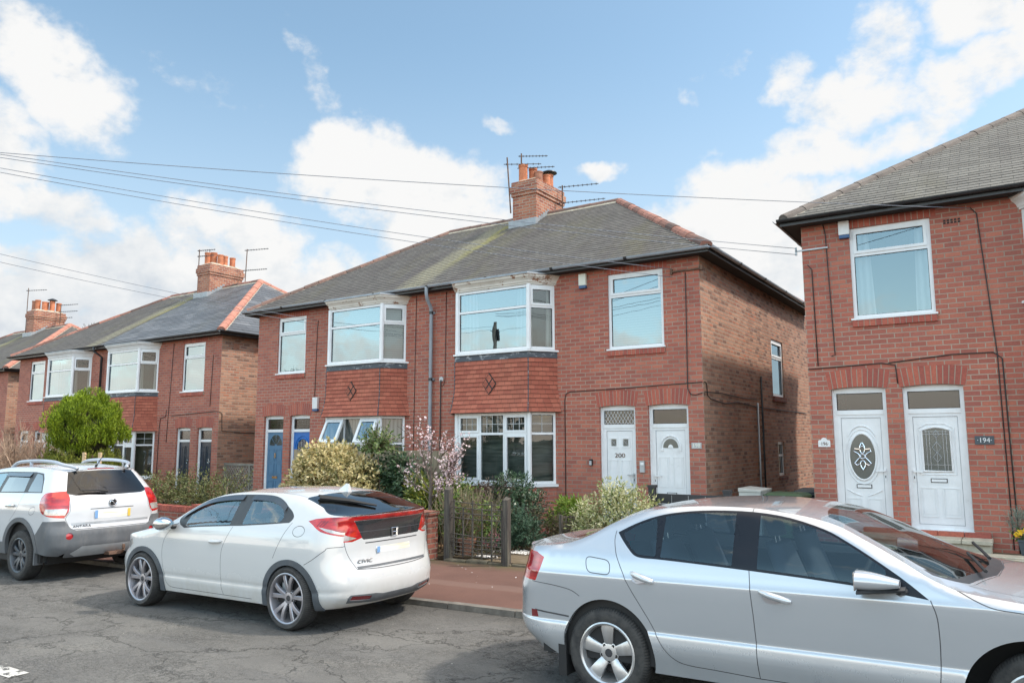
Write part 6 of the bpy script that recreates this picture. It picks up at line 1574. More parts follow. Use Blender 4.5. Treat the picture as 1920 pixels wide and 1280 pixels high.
    b = MB(); b.lathe([(.0,.012),(.040,.012),(.05,.004),(.055,-.01)], (.882,0,1.085), 'x', 20, 1); b.tube([(.898, .05*math.cos(t_), 1.085+.05*math.sin(t_)) for t_ in [2*math.pi*k/24 for k in range(25)]], .007, 6, 0)
    b.tube([(.90,-.032,1.10),(.90,-.012,1.108),(.90,.0,1.09),(.90,.010,1.072),(.90,.03,1.068)], .009, 6, 0); b.build('badge', [M['chrome'], M['car_gloss']], root, smooth=True)
    place_text('ANTARA', .05, M['chrome'], root, (c.ex(-.45,.775,1)+.006, -.45, .775), (.14,1,0), (.1,0,1), 'lettering', .003, 1.25)
    t_ = MB(); t_.tube([(.80,.10,.36),(1.02,.10,.36),(1.06,.10,.40)], .022, 8); t_.lathe([(.001,.035),(.02,.03),(.027,0),(.02,-.03)], (1.06,.10,.44), 'z', 12); t_.box(.85,1.0,-.08,.10,.33,.37); t_.build('tow_bar', M['rust'], root, smooth=True, shade_angle=40)
    pb = MB(); x = .905; pb.quad((x,-.272,.985),(x,-.225,.985),(x,-.225,.87),(x,-.272,.87),0); pb.quad((x,.232,.985),(x,.272,.985),(x,.272,.87),(x,.232,.87),1); pb.build('plate_band', [M['plate_blue'], M['plate_yellow']], root)
    return root, c
M['rail'] = mat('rail', (.42,.45,.50), .35, metal=.4)
M['car_glass_dark2'] = glass('car_glass_dark2', .16, (.10,.12,.14), graze=.9)
silver_car(); white_hatch(); white_suv()

# ------------------------------------------------------------------ ground
KY = 7.08
def asphalt():
    m, t, p = newmat('asphalt'); oc = t.coord('Object')
    n1 = t.noise(oc, 1.1, 6, .6); n2 = t.noise(oc, 55, 5, .7); n3 = t.noise(oc, 210, 3, .6)
    wv = t.node('ShaderNodeTexNoise'); t.inp(wv, 'Vector', oc); t.inp(wv, 'Scale', 2.4); t.inp(wv, 'Detail', 6); t.inp(wv, 'Roughness', .65)
    off = t.vmath('SCALE', t.vmath('SUBTRACT', wv.outputs[1], (.5,.5,.5)), None); off.node.inputs['Scale'].default_value = .75
    wc = t.vmath('ADD', oc, off)
    def cracks(sc, w, seed, stretch):
        v = t.node('ShaderNodeTexVoronoi', feature='DISTANCE_TO_EDGE'); t.inp(v, 'Vector', t.mapping(wc, loc=(seed, seed*.7, 0), rot=(0,0,.12), sc=stretch)); t.inp(v, 'Scale', sc); return t.mapr(v.outputs['Distance'], 0, w, 1, 0)
    msk1 = t.mapr(t.noise(oc, .55, 4, .6), .40, .58, 0, 1); msk2 = t.mapr(t.noise(t.mapping(oc, loc=(7,3,0)), .8, 4, .6), .44, .62, 0, 1)
    c1 = t.math('MULTIPLY', cracks(.75, .014, 1.3, (.55,1.25,1)), t.mapr(n2, .3, .6, .5, 1)); c2 = t.math('MULTIPLY', cracks(2.1, .022, 4.1, (.6,1.3,1)), msk1); c3 = t.math('MULTIPLY', cracks(6.5, .05, 9.2, (.7,1.2,1)), t.math('MULTIPLY', msk2, .75))
    c4 = t.math('MULTIPLY', cracks(15, .09, 2.2, (.7,1.2,1)), t.math('MULTIPLY', t.mapr(t.noise(t.mapping(oc, loc=(1,5,0), sc=(.5,1.2,1)), 1.4, 5, .6), .42, .62, 0, .8), t.mapr(n2, .35, .6, .2, 1)))
    ck = t.math('MAXIMUM', t.math('MAXIMUM', c1, c4), t.math('MAXIMUM', c2, c3))
    base = t.ramp(n1, [(.3,(.112,.108,.102)),(.5,(.145,.140,.132)),(.7,(.178,.172,.160))])
    c = t.mix(t.mapr(n2, .38, .64, 0, .65), base, (.10,.098,.094)); c = t.mix(t.mapr(n3, .58, .75, 0, .55), c, (.36,.35,.32))
    st = t.noise(t.mapping(oc, sc=(.25, 1.6, 1)), 1.2, 6, .65)
    c = t.mix(t.mapr(st, .52, .70, 0, .55), c, (.115,.113,.112))
    c = t.mix(t.mapr(t.noise(t.mapping(oc, loc=(2,9,0), sc=(.4,1.2,1)), 2.6, 6, .7), .58, .72, 0, .35), c, (.22,.205,.18))
    sp = t.node('ShaderNodeSeparateXYZ'); t.l.new(oc, sp.inputs[0])
    gut = t.math('MULTIPLY', t.mapr(sp.outputs[1], KY-.55, KY, 0, 1, True), t.mapr(n2, .3, .6, .3, .85))
    c = t.mix(gut, c, (.062,.058,.052))
    c = t.mix(t.math('MULTIPLY', ck, .9), c, (.018,.017,.016))
    spk = t.node('ShaderNodeTexVoronoi'); t.inp(spk, 'Vector', oc); t.inp(spk, 'Scale', 3.2); t.inp(spk, 'Randomness', 1.0)
    c = t.mix(t.mapr(spk.outputs['Distance'], .030, .022, 0, .75), c, (.52,.50,.44))
    t.inp(p, 'Base Color', c); p.inputs['Roughness'].default_value = .86; p.inputs['Specular IOR Level'].default_value = .3
    h = t.math('ADD', t.math('MULTIPLY', n2, .6), t.math('MULTIPLY', n3, .5)); h = t.math('SUBTRACT', h, t.math('MULTIPLY', ck, 1.3))
    t.inp(p, 'Normal', t.bump(h, .6, .012)); return m
M['asphalt'] = asphalt()
m, t, p = newmat('red_tarmac'); oc = t.coord('Object'); sp = t.node('ShaderNodeSeparateXYZ'); t.l.new(oc, sp.inputs[0])
n1 = t.noise(oc, 1.3, 6, .6); n2 = t.noise(oc, 70, 4, .7)
c = t.ramp(n1, [(.3,(.10,.048,.035)),(.7,(.145,.072,.053))]); c = t.mix(t.mapr(n2, .4, .66, 0, .5), c, (.11,.055,.045))
bandm = t.mapr(t.math('ABSOLUTE', t.math('SUBTRACT', t.math('ADD', sp.outputs[1], t.math('MULTIPLY', n1, .3)), 8.32)), .10, .16, 1, 0)
c = t.mix(t.math('MULTIPLY', bandm, .55), c, (.17,.105,.085))
mo = t.math('MULTIPLY', t.mapr(sp.outputs[1], 9.15, 9.7, 0, 1, True), t.mapr(t.noise(oc, 6, 7, .7), .38, .6, .15, 1)); c = t.mix(mo, c, (.085,.072,.028))
v = t.node('ShaderNodeTexVoronoi'); t.inp(v, 'Vector', t.mapping(oc, sc=(.5,1,1))); t.inp(v, 'Scale', 2.1); c = t.mix(t.mapr(v.outputs['Distance'], .045, .035, 0, .6), c, (.30,.25,.22))
t.inp(p, 'Base Color', c); p.inputs['Roughness'].default_value = .9; t.inp(p, 'Normal', t.bump(n2, .5, .01)); M['red_tarmac'] = m
M['kerb'] = mat('kerb', (.17,.155,.135), .9, var=.25, vscale=6, bump=.4, grime=.55, gcol=(.06,.055,.045))
m, t, p = newmat('soil'); oc = t.coord('Object'); n = t.noise(oc, 2.2, 8, .68)
t.inp(p, 'Base Color', t.ramp(n, [(.3,(.045,.034,.024)),(.5,(.085,.066,.040)),(.62,(.085,.080,.030)),(.75,(.13,.105,.07))])); p.inputs['Roughness'].default_value = .95; t.inp(p, 'Normal', t.bump(t.noise(oc, 30, 6, .7), .8, .03)); M['soil'] = m
m, t, p = newmat('mossy_path'); oc = t.coord('Object'); n = t.noise(oc, 3.0, 8, .68)
t.inp(p, 'Base Color', t.ramp(n, [(.3,(.085,.070,.035)),(.48,(.14,.105,.065)),(.7,(.20,.16,.12))])); p.inputs['Roughness'].default_value = .92; t.inp(p, 'Normal', t.bump(t.noise(oc, 40, 5, .7), .5, .02)); M['mossy_path'] = m
def sheet(name, m, y0, y1, dz, x0=-70, x1=40, n=1):
    mb = MB(); 
    mb.quad((x0, y0, gz(x0)+dz), (x1, y0, gz(x1)+dz), (x1, y1, gz(x1)+dz), (x0, y1, gz(x0)+dz)); return struct(mb.build(name, M[m]))
g = MB()
for (a, b) in ((-900,-70),(-70,40),(40,900)): g.quad((a,-900,gz(a)-.03), (b,-900,gz(b)-.03), (b,900,gz(b)-.03), (a,900,gz(a)-.03))
struct(g.build('ground', M['soil']))
sheet('road', 'asphalt', -3.0, KY, 0.0)
sheet('pavement', 'red_tarmac', KY+.12, 9.75, .058); sheet('opposite_pavement', 'red_tarmac', -6.0, -3.12, .08)
sheet('passage_path', 'kerb', 13.9, 24, .09, -5.0, -2.9)
pth = MB(); pth.quad((-7.0,9.75,gz(-7)+.10), (-3.2,9.75,gz(-3.2)+.10), (-3.2,13.9,gz(-3.2)+.12), (-7.0,13.9,gz(-7)+.12)); struct(pth.build('garden_path', M['mossy_path']))
kb = MB()
for (ya, yb) in ((KY, KY+.125), (-3.125, -3.0)):
    x = -40.0
    while x < 12:
        L = random.uniform(.82,.95); z0, z1 = gz(x), gz(x+L-.012); jz = random.uniform(-.004, .004); h = .060+jz
        kb.hexa([(x,ya,z0-.1),(x+L-.012,ya,z1-.1),(x,yb,z0-.1),(x+L-.012,yb,z1-.1),(x,ya+.012,z0+h),(x+L-.012,ya+.012,z1+h),(x,yb,z0+h),(x+L-.012,yb,z1+h)]); x += L
struct(kb.build('kerb', M['kerb']))
# worn centre-line dash
m, t, p = newmat('road_paint'); oc = t.coord('Object'); n = t.noise(t.mapping(oc, sc=(1,1.5,1)), 9, 8, .72)
t.inp(p, 'Base Color', t.mix(t.mapr(n, .50, .54), (.50,.49,.46), (.09,.087,.083))); p.inputs['Roughness'].default_value = .85; M['road_paint'] = m
rm = MB(); 
for x0 in (-9.10, -15.0, -3.0): rm.quad((x0,3.20,gz(x0)+.004), (x0+2.05,3.20,gz(x0+2.05)+.004), (x0+2.05,3.36,gz(x0+2.05)+.004), (x0,3.36,gz(x0)+.004)) if x0 != -3.0 else None
struct(rm.build('road_marking', M['road_paint']))

# ------------------------------------------------------------------ garden walls, gates, fences
def garden_wall(label, x0, x1, y, hgt, step=3.0, piers=(), cap=True):
    root = thing('garden_wall', label, 'garden wall', ((x0+x1)/2, y, gz((x0+x1)/2)), 0, 'front garden walls of brick'); ox, oz = (x0+x1)/2, gz((x0+x1)/2)
    w = MB(); c = MB(); x = x0
    while x < x1-1e-6:
        xe = min(x1, x+step); zt = gz((x+xe)/2)+hgt-oz
        w.box(x-ox, xe-ox, -.11, .11, gz(x)-oz-.4, zt-.11)
        n = int((xe-x)/.084)
        for k in range(n):
            a, b = lerp(x, xe, (k+.06)/n)-ox, lerp(x, xe, (k+.94)/n)-ox; j = random.uniform(-.004, .004)
            c.box(a, b, -.118+j, .118+j, zt-.107, zt+j)
        c.box(x-ox, xe-ox, -.108, .108, zt-.11, zt-.01, 1); x = xe
    w.build('brickwork', M['brick_garden'], root); c.build('brick_coping', [M['brick_plain'], M['mortar']], root)
    for (px, pw, ph) in piers:
        b = MB(); b.box(px-pw/2-ox, px+pw/2-ox, -.17, .17, gz(px)-oz-.3, gz(px)-oz+ph-.06); b.box(px-pw/2-.02-ox, px+pw/2+.02-ox, -.19, .19, gz(px)-oz+ph-.06, gz(px)-oz+ph); b.build('pier', M['brick_garden'], root)
    return root
garden_wall('red brick garden wall with upright brick coping behind the white hatchback', -20.3, -8.12, 9.84, .74, piers=((-8.24, .32, .80),))
garden_wall('red brick garden wall behind the white off-road car', -33.0, -21.4, 9.9, .74)
wl = thing('garden_wall', 'low brick wall capped with pale stone under door 194', 'garden wall', (-.5, 12.0, gz(-.5)), 0, 'front garden walls of brick')
b = MB(); b.box(-2.2, 2.2, -.10, .12, -.4, .215); b.build('brickwork', M['brick_front'], wl)
b = MB()
for k in range(5): x = -2.24+k*.9; b.box(x, x+.89, -.15, .17, .215, .275); b.box(x+.01, x+.88, -.135, .155, .275, .295)
b.build('stone_coping', M['stone'], wl, bevel=.01)
b = MB(); b.box(-2.9, 1.9, 12.1, 13.7, -.3, .12); struct(b.build('terrace', M['mossy_path']))
st = thing('doorstep', 'pale stone doorstep with overhanging tread below white door 194', 'doorstep', (-1.12, 13.42, .10))
b = MB(); b.box(-1.12, .62, -.20, .25, 0, .165); b.build('riser_block', M['stone'], st, bevel=.008)
b = MB()
for (x0, x1) in ((-1.14,-.45), (-.445,.25), (.255,.64)): b.box(x0, x1, -.25, .25, .165, .225)
b.build('tread', M['stone'], st, bevel=.01)
b = MB()
for k in range(5): x = -1.12+k*.35; b.box(x, x+.34, .14, .262, .225, .29)
b.build('brick_tread', M['brick_plain'], st)

M['old_timber'], t, p = newmat('old_timber'); oc = t.coord('Object'); n = t.noise(t.mapping(oc, sc=(9,9,.8)), 3, 7, .7)
t.inp(p, 'Base Color', t.ramp(n, [(.3,(.035,.03,.028)),(.5,(.075,.062,.052)),(.7,(.15,.135,.10))])); p.inputs['Roughness'].default_value = .9; t.inp(p, 'Normal', t.bump(n, .5, .01))
M['pale_timber'], t, p = newmat('pale_timber'); oc = t.coord('Object'); n = t.noise(t.mapping(oc, sc=(7,7,.6)), 3, 7, .7); rp = t.geo('Random Per Island')
c = t.mix(t.mapr(n, .35, .65), (.40,.31,.20), (.24,.185,.12)); c = t.mix(t.mapr(rp, 0, 1, 0, .5), c, (.20,.17,.12))
t.inp(p, 'Base Color', c); p.inputs['Roughness'].default_value = .85
M['lattice'] = mat('lattice', (.24,.22,.19), .85, var=.2, grime=.4); M['new_wood'] = mat('new_wood', (.58,.42,.25), .7, var=.15)
M['fence_black'] = mat('fence_black', (.03,.032,.038), .55, var=.2, grime=.2)
def gate_post(label, x, y, h, w=.12, m='old_timber'):
    b = MB(); b.loft([[(-w/2,-w/2,-.3),(w/2,-w/2,-.3),(w/2,w/2,-.3),(-w/2,w/2,-.3)],[(-w/2,-w/2,h-.03),(w/2,-w/2,h-.03),(w/2,w/2,h),(-w/2,w/2,h+.015)]])
    o = b.build('gate_post', M[m], None, bevel=.006); o.location = (x, y, gz(x)+.08); tag(o, label, 'gate post', 'wooden gate posts'); return o
gate_post('weathered gate post at the end of the brick wall', -7.74, 9.86, 1.10, .108); gate_post('darker slim gate post beside the mossy path', -6.53, 9.72, .97, .095)
gt = thing('garden_gate', 'old brown wire and lath trellis fixed between two gate posts', 'gate', (-7.13, 9.80, gz(-7.13)+.09), -.115)
b = MB()
for k in range(6): x = -.50+k*.2; b.box(x-.011, x+.011, -.008, .008, .02, .90-.12*(k%2))
for z in (.06,.12,.18,.24,.30,.36,.62,.70,.78,.86): b.tube([(-.56,0,z+random.uniform(-.01,.01)),(0,.004,z-.012),(.56,0,z+random.uniform(-.01,.01))], .008, 4)
for k in range(13): x = -.54+k*.09; b.tube([(x,.01,.04),(x,.01,.38)], .005, 4)
b.build('lath_panel', M['old_timber'], gt)
M['mossy_stone'] = mat('mossy_stone', (.15,.125,.085), .95, var=.35, vscale=8, bump=.5, grime=.7, gcol=(.06,.055,.025))
ed = MB()
for k in range(7): x = -7.7+k*.42; ed.box(x, x+.40, 9.70, 9.84, gz(x)+.02, gz(x)+.105+random.uniform(-.02,.01)) if not -6.47 > x+.2 > -6.6 else None
tag(ed.build('edging_stones', M['mossy_stone'], None, bevel=.015), 'mossy edging stones along the foot of the old gate', 'edging')
g2 = thing('garden_gate', 'dark slatted gate standing open against the variegated bush', 'gate', (-6.10, 11.05, gz(-6.1)+.12), 1.15)
b = MB(); b.box(-.30,-.26,-.03,.03,0,.60); b.box(.26,.32,-.03,.03,0,.66)
for k in range(8): z = .06+k*.07; b.box(-.26,.26,-.01,.01,z,z+.025)
for k in range(6): x = -.2+k*.08; b.box(x,x+.02,-.018,-.0102,.02,.62-.04*abs(k-2.5)/2.5)
b.build('slat_panel', M['old_timber'], g2)
fn = thing('board_fence', 'pale vertical board fence behind the yellow-leaved bush', 'fence', (-12.2, 12.65, gz(-12.2)+.1))
b = MB(); n = 33
for k in range(n): x = lerp(-2.45, 2.25, k/n); z = random.uniform(-.012,.012); b.box(x, x+.135, -.01+.006*(k%2), .012+.006*(k%2), 0, 1.70+z)
b.build('boards', M['pale_timber'], fn); b = MB(); b.box(-2.45,2.25,.03,.07,.4,.48); b.box(-2.45,2.25,.03,.07,1.3,1.38); b.build('rail', M['pale_timber'], fn)
bf = thing('composite_fence', 'black board fence with capped posts in front of door 198', 'fence', (-4.35, 11.5, gz(-4.35)+.1))
b = MB()
for z in (.30,.46,.62,.78): b.box(-.55,.55,-.015,.015,z,z+.15)
b.build('boards', M['fence_black'], bf)
for x, h in ((-.60,1.06),(.60,1.02)):
    b = MB(); b.box(x-.05,x+.05,-.05,.05,0,h-.04); b.box(x-.06,x+.06,-.06,.06,h-.04,h); b.build('fence_post', M['fence_black'], bf)
b = MB()
for k in range(3): b.box(-.28+k*.27,-.273+k*.27,-.017,-.0152,.32,.91)
b.build('joint_strip', M['steel_grey'], bf)
lt = thing('lattice_gate', 'grey lattice side gate in the gap left of the blue doors', 'gate', (-19.15, 14.9, gz(-19)+.1))
b = MB()
for sgn in (1, -1):
    for k in range(-14, 15):
        pts = []; x0 = k*.115
        for z in (0.12, 1.32):
            pts.append((x0+sgn*(z-.7)*.9, z))
        (xa, za), (xb, zb) = pts
        def cl(x, z, x2, z2, lim):
            t_ = (lim-x)/(x2-x) if abs(x2-x) > 1e-6 else 0; return lim, z+(z2-z)*t_
        if max(xa, xb) < -1.15 or min(xa, xb) > 1.15: continue
        if xa < -1.15: xa, za = cl(xa, za, xb, zb, -1.15)
        if xb < -1.15: xb, zb = cl(xb, zb, xa, za, -1.15)
        if xa > 1.15: xa, za = cl(xa, za, xb, zb, 1.15)
        if xb > 1.15: xb, zb = cl(xb, zb, xa, za, 1.15)
        d = V((xb-xa, 0, zb-za)); 
        if d.length < .03: continue
        s_ = V((-d.z, 0, d.x)).normalized()*.017; y = .006*sgn
        b.quad(V((xa,y,za))-s_, V((xb,y,zb))-s_, V((xb,y,zb))+s_, V((xa,y,za))+s_)
b.build('lattice_panel', M['lattice'], lt)
b = MB(); b.box(-1.2,-1.12,-.03,.03,0,1.40); b.box(1.12,1.2,-.03,.03,0,1.40); b.box(-1.12,1.12,-.025,.025,1.32,1.38); b.box(-1.12,1.12,-.025,.025,.05,.12); b.box(-.03,.03,-.03,.03,.12,1.32); b.build('gate_frame', M['lattice'], lt)
for i, (x, y, h, lab) in enumerate(((-19.53,10.22,1.80,'pale timber stake with sawtooth edge left of the thin car aerial'),(-18.80,10.22,1.79,'pale smooth timber stake right of the thin car aerial'))):
    b = MB(); b.box(-.055,.055,-.02,.02,0,h)
    if i == 0:
        for k in range(4): b.box(.056,.075,-.018,.018,h-.06-k*.07,h-.03-k*.07)
    o = b.build('timber_stake', M['new_wood']); o.location = (x, y, gz(x)+.08); tag(o, lab, 'stake', 'timber stakes behind the off-road car')

# meter kiosk, bins, tub, pot, planter
k = thing('meter_cabinet', 'pale grey meter cabinet left of the green wheelie bin', 'cabinet', (-4.06, 14.0, gz(-4.1)+.09))
b = MB(); b.box(-.19,.19,-.35,.35,0,.86); b.loft([[(-.20,-.36,.86),(.20,-.36,.86),(.20,.36,.86),(-.20,.36,.86)],[(-.20,-.36,.93),(.20,-.36,.90),(.20,.36,.90),(-.20,.36,.93)]]); b.build('cabinet_body', M['kiosk'], k, bevel=.01)
b = MB(); b.box(.19,.20,-.3,.3,.08,.80); b.box(-.16,.16,-.362,-.35,.08,.80); b.build('cabinet_door', M['kiosk'], k)
def wheelie(label, loc, rz, m):
    r = thing('wheelie_bin', label, 'wheelie bin', loc, rz, 'wheelie bins in the side passage'); r.scale = (.86, .86, .97)
    b = MB(); b.loft([[(sx*w/2, sy*d/2+yo, z) for sx, sy in ((-1,-1),(1,-1),(1,1),(-1,1))] for (w, d, yo, z) in ((.44,.46,.03,.06),(.50,.56,0,.60),(.56,.66,-.01,.92),(.60,.70,-.01,.93),(.60,.70,-.01,.965))]); b.build('bin_body', M[m], r, bevel=.012)
    b = MB(); b.loft([[(sx*w/2, sy*d/2-.02, z) for sx, sy in ((-1,-1),(1,-1),(1,1),(-1,1))] for (w, d, z) in ((.62,.74,.97),(.62,.74,1.0),(.52,.6,1.045))]); b.tube([(-.24,.37,.99),(.24,.37,.99)], .02, 8); b.build('lid', M[m], r, bevel=.012)
    for s_ in (-1, 1): b = MB(); b.lathe([(.001,-.03),(.10,-.03),(.10,.03),(.001,.03)], (s_*.27,.22,.10), 'x', 16); b.build('wheel', M['car_black'], r)
M['bin_green'] = mat('bin_green', (.028,.062,.024), .5, grime=.3); M['bin_dark'] = mat('bin_dark', (.025,.03,.035), .5, grime=.3)
wheelie('dark green wheelie bin standing in the gap between the houses', (-3.38, 13.45, gz(-3.4)-.04), 1.5, 'bin_green'); wheelie('blackish wheelie bin beside the green one', (-3.10, 14.30, gz(-3.1)-.02), 1.65, 'bin_dark')
tb = thing('plastic_tub', 'blue plastic tub behind the hatchback rear window', 'tub', (-9.45, 10.5, gz(-9.45)+.12))
b = MB(); b.lathe([(.26,.30),(.30,.56),(.32,.57),(.32,.60),(.28,.60),(.24,.32)], (0,0,0), 'z', 24); M['tub_blue'] = mat('tub_blue', (.06,.14,.30), .45, grime=.2); b.build('tub_body', M['tub_blue'], tb, smooth=True, shade_angle=40)
b = MB(); b.lathe([(.2,0),(.2,.32)], (0,0,0), 'z', 14); b.build('upturned_pot', M['dark_soft'], tb); 
pt = thing('flower_pot', 'terracotta flower pot on the ground behind the trellis gate', 'flower pot', (-7.64, 10.22, gz(-7.6)+.09))
b = MB(); b.lathe([(.10,0),(.13,.20),(.15,.205),(.155,.26),(.135,.26),(.12,.22)], (0,0,0), 'z', 20); b.build('pot_body', M['terracotta_old'], pt, smooth=True, shade_angle=40); b = MB(); b.lathe([(.001,.23),(.13,.23)], (0,0,0), 'z', 14); b.build('compost', M['soil'], pt)

# telegraph pole across the road (the bay window mirrors it) and its wires
TP = V((-19.5, -1.0-2.6, 6.9))
TP = V((-19.5, -1.0, 6.9))
po = thing('telegraph_pole', 'wooden telegraph pole with black junction box mirrored in the bay window', 'telegraph pole', (TP.x, TP.y, gz(TP.x)))
b = MB(); b.tube([(0,0,-.5),(0,0,TP.z+.55)], [.12,.09], 12); b.build('pole_shaft', M['lattice'], po, smooth=True)
b = MB(); b.box(-.12,.12,-.22,-.09,TP.z-.30,TP.z+.15); b.lathe([(.001,.16),(.07,.16),(.07,-.16),(.001,-.16)], (.18,.05,TP.z+.05), 'z', 12); b.build('junction_box', M['rim_dark'], po)
b = MB()
for k in range(10): a = k*.63; b.tube([(.12*math.cos(a),.12*math.sin(a),TP.z+.1+.03*(k%3)),(.21*math.cos(a),.21*math.sin(a),TP.z+.12+.03*(k%3))], .008, 4)
b.build('hook_ring', M['car_black'], po)
def wire(a, e, sag, label, r=.0055):
    a, e = V(a), V(e); n = 40; b = MB(); mid = (a+e)/2
    b.tube([a.lerp(e, k/n)-V((0,0,4*sag*(k/n)*(1-k/n)))-mid for k in range(n+1)], r, 5); o = b.build('overhead_wire', M['wire'], None, smooth=True); o.location = mid
    return tag(o, label, 'overhead wire', 'overhead wires fanning out from the pole')
wire((-19.5,-1,6.64), (-.44,13.66,5.36), .25, 'uppermost wire, passing the middle chimney to the house at the right')
wire((-19.5,-1,7.34), (-3.07,13.62,5.08), .3, 'second highest wire, running past the middle roof edge')
wire((-19.45,-1,7.32), (-3.07,13.62,4.97), .3, 'third wire, close under the second one')
wire((-19.5,-1,7.49), (-5.48,13.95,5.08), .3, 'fourth wire, reaching the bracket at the middle house corner')
wire((-19.45,-1,7.47), (-5.48,13.95,4.92), .3, 'lowest of the five wires crossing the middle roof')
wire((-19.5,-1,6.92), (-15.45,13.98,4.95), .25, 'upper of the two wires sloping across the roof of the newly slated house')
wire((-19.45,-1,6.77), (-15.45,13.98,4.85), .3, 'lower of the two wires sloping across the roof of the newly slated house')
M['dead_leaf'] = mat('dead_leaf', (.26,.16,.08), .9, var=.3, vscale=9)
# fallen petals and scraps
def scatter(name, m, label, cat, spots, n, size, seed=3):
    b = MB(); r = random.Random(seed)
    for k in range(n):
        cx, cy, rx, ry = spots[r.randrange(len(spots))]; x = cx+r.gauss(0, rx); y = cy+r.gauss(0, ry); z = gz(x)+(.125 if y > 9.75 else .081 if y > KY+.12 else .004)+r.uniform(.002,.012); a = r.uniform(0, 6.3); s = size*r.uniform(.6, 1.3)
        q = [(x+s*math.cos(a+i*1.57)*(1 if i % 2 else .6), y+s*math.sin(a+i*1.57)*(1 if i % 2 else .6), z+r.uniform(-.003,.006)) for i in range(4)]; b.quad(*q)
    return tag(b.build(name, M[m]), label, cat, None, 'stuff')
M['petal_white'] = mat('petal_white', (.78,.77,.76), .7)
scatter('fallen_petals', 'petal_white', 'drifts of white fallen petals on the mossy path edge', 'petals', [(-6.95,10.55,.22,.05),(-6.6,10.75,.2,.05),(-6.2,10.95,.2,.06),(-7.08,10.0,.09,.04),(-6.75,10.6,.3,.1)], 900, .018)
scatter('fallen_petals', 'petal_white', 'scattered pale petals and grit on the pavement', 'petals', [(-6.8,9.0,1.2,.35),(-5.6,9.3,.9,.3),(-6.2,8.2,1.2,.4)], 38, .011, 8)
scatter('dead_leaves', 'dead_leaf', 'brown dead leaves under the blossom tree', 'leaves', [(-9.5,10.5,.6,.2),(-8.6,10.6,.5,.2),(-10.8,10.6,.8,.2),(-9.2,10.15,.7,.12)], 1100, .04, 5)

# ------------------------------------------------------------------ plants
def leafmat(name, stops, rough=.55, trans=.25, vein=None, spec=.4):
    m, t, p = newmat(name); rp = t.geo('Random Per Island'); oc = t.coord('Object')
    n = t.noise(oc, 3.5, 4, .6); f = t.math('ADD', t.math('MULTIPLY', rp, .62), t.math('MULTIPLY', n, .42))
    c = t.ramp(f, stops)
    t.inp(p, 'Base Color', c); p.inputs['Roughness'].default_value = rough; p.inputs['Specular IOR Level'].default_value = spec
    tr = t.node('ShaderNodeBsdfTranslucent'); t.inp(tr, 'Color', c); mx = t.node('ShaderNodeMixShader'); t.inp(mx, 0, trans)
    out = [n_ for n_ in t.n if n_.type == 'OUTPUT_MATERIAL'][0]; t.l.new(p.outputs[0], mx.inputs[1]); t.l.new(tr.outputs[0], mx.inputs[2]); t.l.new(mx.outputs[0], out.inputs[0]); return m
LM = {}
LM['conifer'] = leafmat('conifer_leaf', [(.15,(.045,.08,.010)),(.4,(.15,.22,.014)),(.65,(.27,.36,.020)),(.9,(.38,.46,.03))], .6, .2)
LM['conifer_low'] = leafmat('conifer_low_leaf', [(.2,(.08,.09,.02)),(.5,(.18,.21,.025)),(.8,(.30,.31,.05))], .7, .15)
LM['euonymus'] = leafmat('euonymus_leaf', [(.12,(.07,.10,.03)),(.30,(.26,.24,.09)),(.5,(.52,.43,.20)),(.85,(.72,.62,.36))], .5, .2)
LM['varieg'] = leafmat('variegated_leaf', [(.15,(.09,.13,.04)),(.4,(.26,.29,.10)),(.65,(.52,.50,.27)),(.9,(.72,.68,.48))], .5, .2)
LM['dark'] = leafmat('dark_leaf', [(.2,(.022,.048,.024)),(.55,(.048,.098,.045)),(.85,(.10,.165,.08))], .35, .12, spec=.6)
LM['purple'] = leafmat('purple_leaf', [(.2,(.055,.042,.034)),(.5,(.115,.083,.066)),(.85,(.18,.14,.11))], .6, .1)
LM['mid'] = leafmat('mid_leaf', [(.2,(.03,.055,.012)),(.55,(.085,.14,.025)),(.85,(.19,.26,.045))], .4, .2, spec=.55)
LM['lime'] = leafmat('lime_leaf', [(.2,(.10,.16,.02)),(.55,(.24,.34,.045)),(.85,(.40,.48,.09))], .5, .3)
LM['aucuba'] = leafmat('aucuba_leaf', [(.2,(.05,.08,.015)),(.55,(.16,.20,.03)),(.85,(.36,.36,.06))], .35, .2, spec=.6)
LM['hedge'] = leafmat('hedge_leaf', [(.15,(.045,.05,.018)),(.45,(.10,.115,.035)),(.7,(.17,.19,.07)),(.92,(.20,.12,.07))], .5, .2)
LM['bluegreen'] = leafmat('bluegreen_leaf', [(.2,(.03,.062,.040)),(.55,(.06,.115,.068)),(.85,(.12,.20,.12))], .6, .15)
LM['browngreen'] = leafmat('browngreen_leaf', [(.2,(.06,.04,.025)),(.5,(.12,.085,.05)),(.85,(.15,.15,.06))], .7, .15)
LM['grey'] = leafmat('grey_leaf', [(.2,(.13,.15,.12)),(.85,(.30,.33,.27))], .8, .15)
LM['topiary'] = leafmat('topiary_leaf', [(.2,(.05,.085,.028)),(.55,(.12,.18,.05)),(.85,(.24,.28,.11))], .4, .2)
LM['yellow_petal'] = leafmat('yellow_petal', [(.2,(.70,.36,.01)),(.8,(.85,.55,.02))], .6, .2)
LM['pink'] = leafmat('pink_petal', [(.2,(.66,.44,.47)),(.55,(.78,.62,.63)),(.9,(.86,.78,.77))], .6, .3)
LM['magenta'] = leafmat('magenta_petal', [(.2,(.45,.10,.20)),(.8,(.65,.22,.32))], .6, .3)
LM['bark'] = mat('bark', (.13,.10,.08), .9, var=.3, vscale=9, bump=.4)
LM['twig'] = mat('twig', (.20,.145,.105), .9, var=.3, vscale=6)
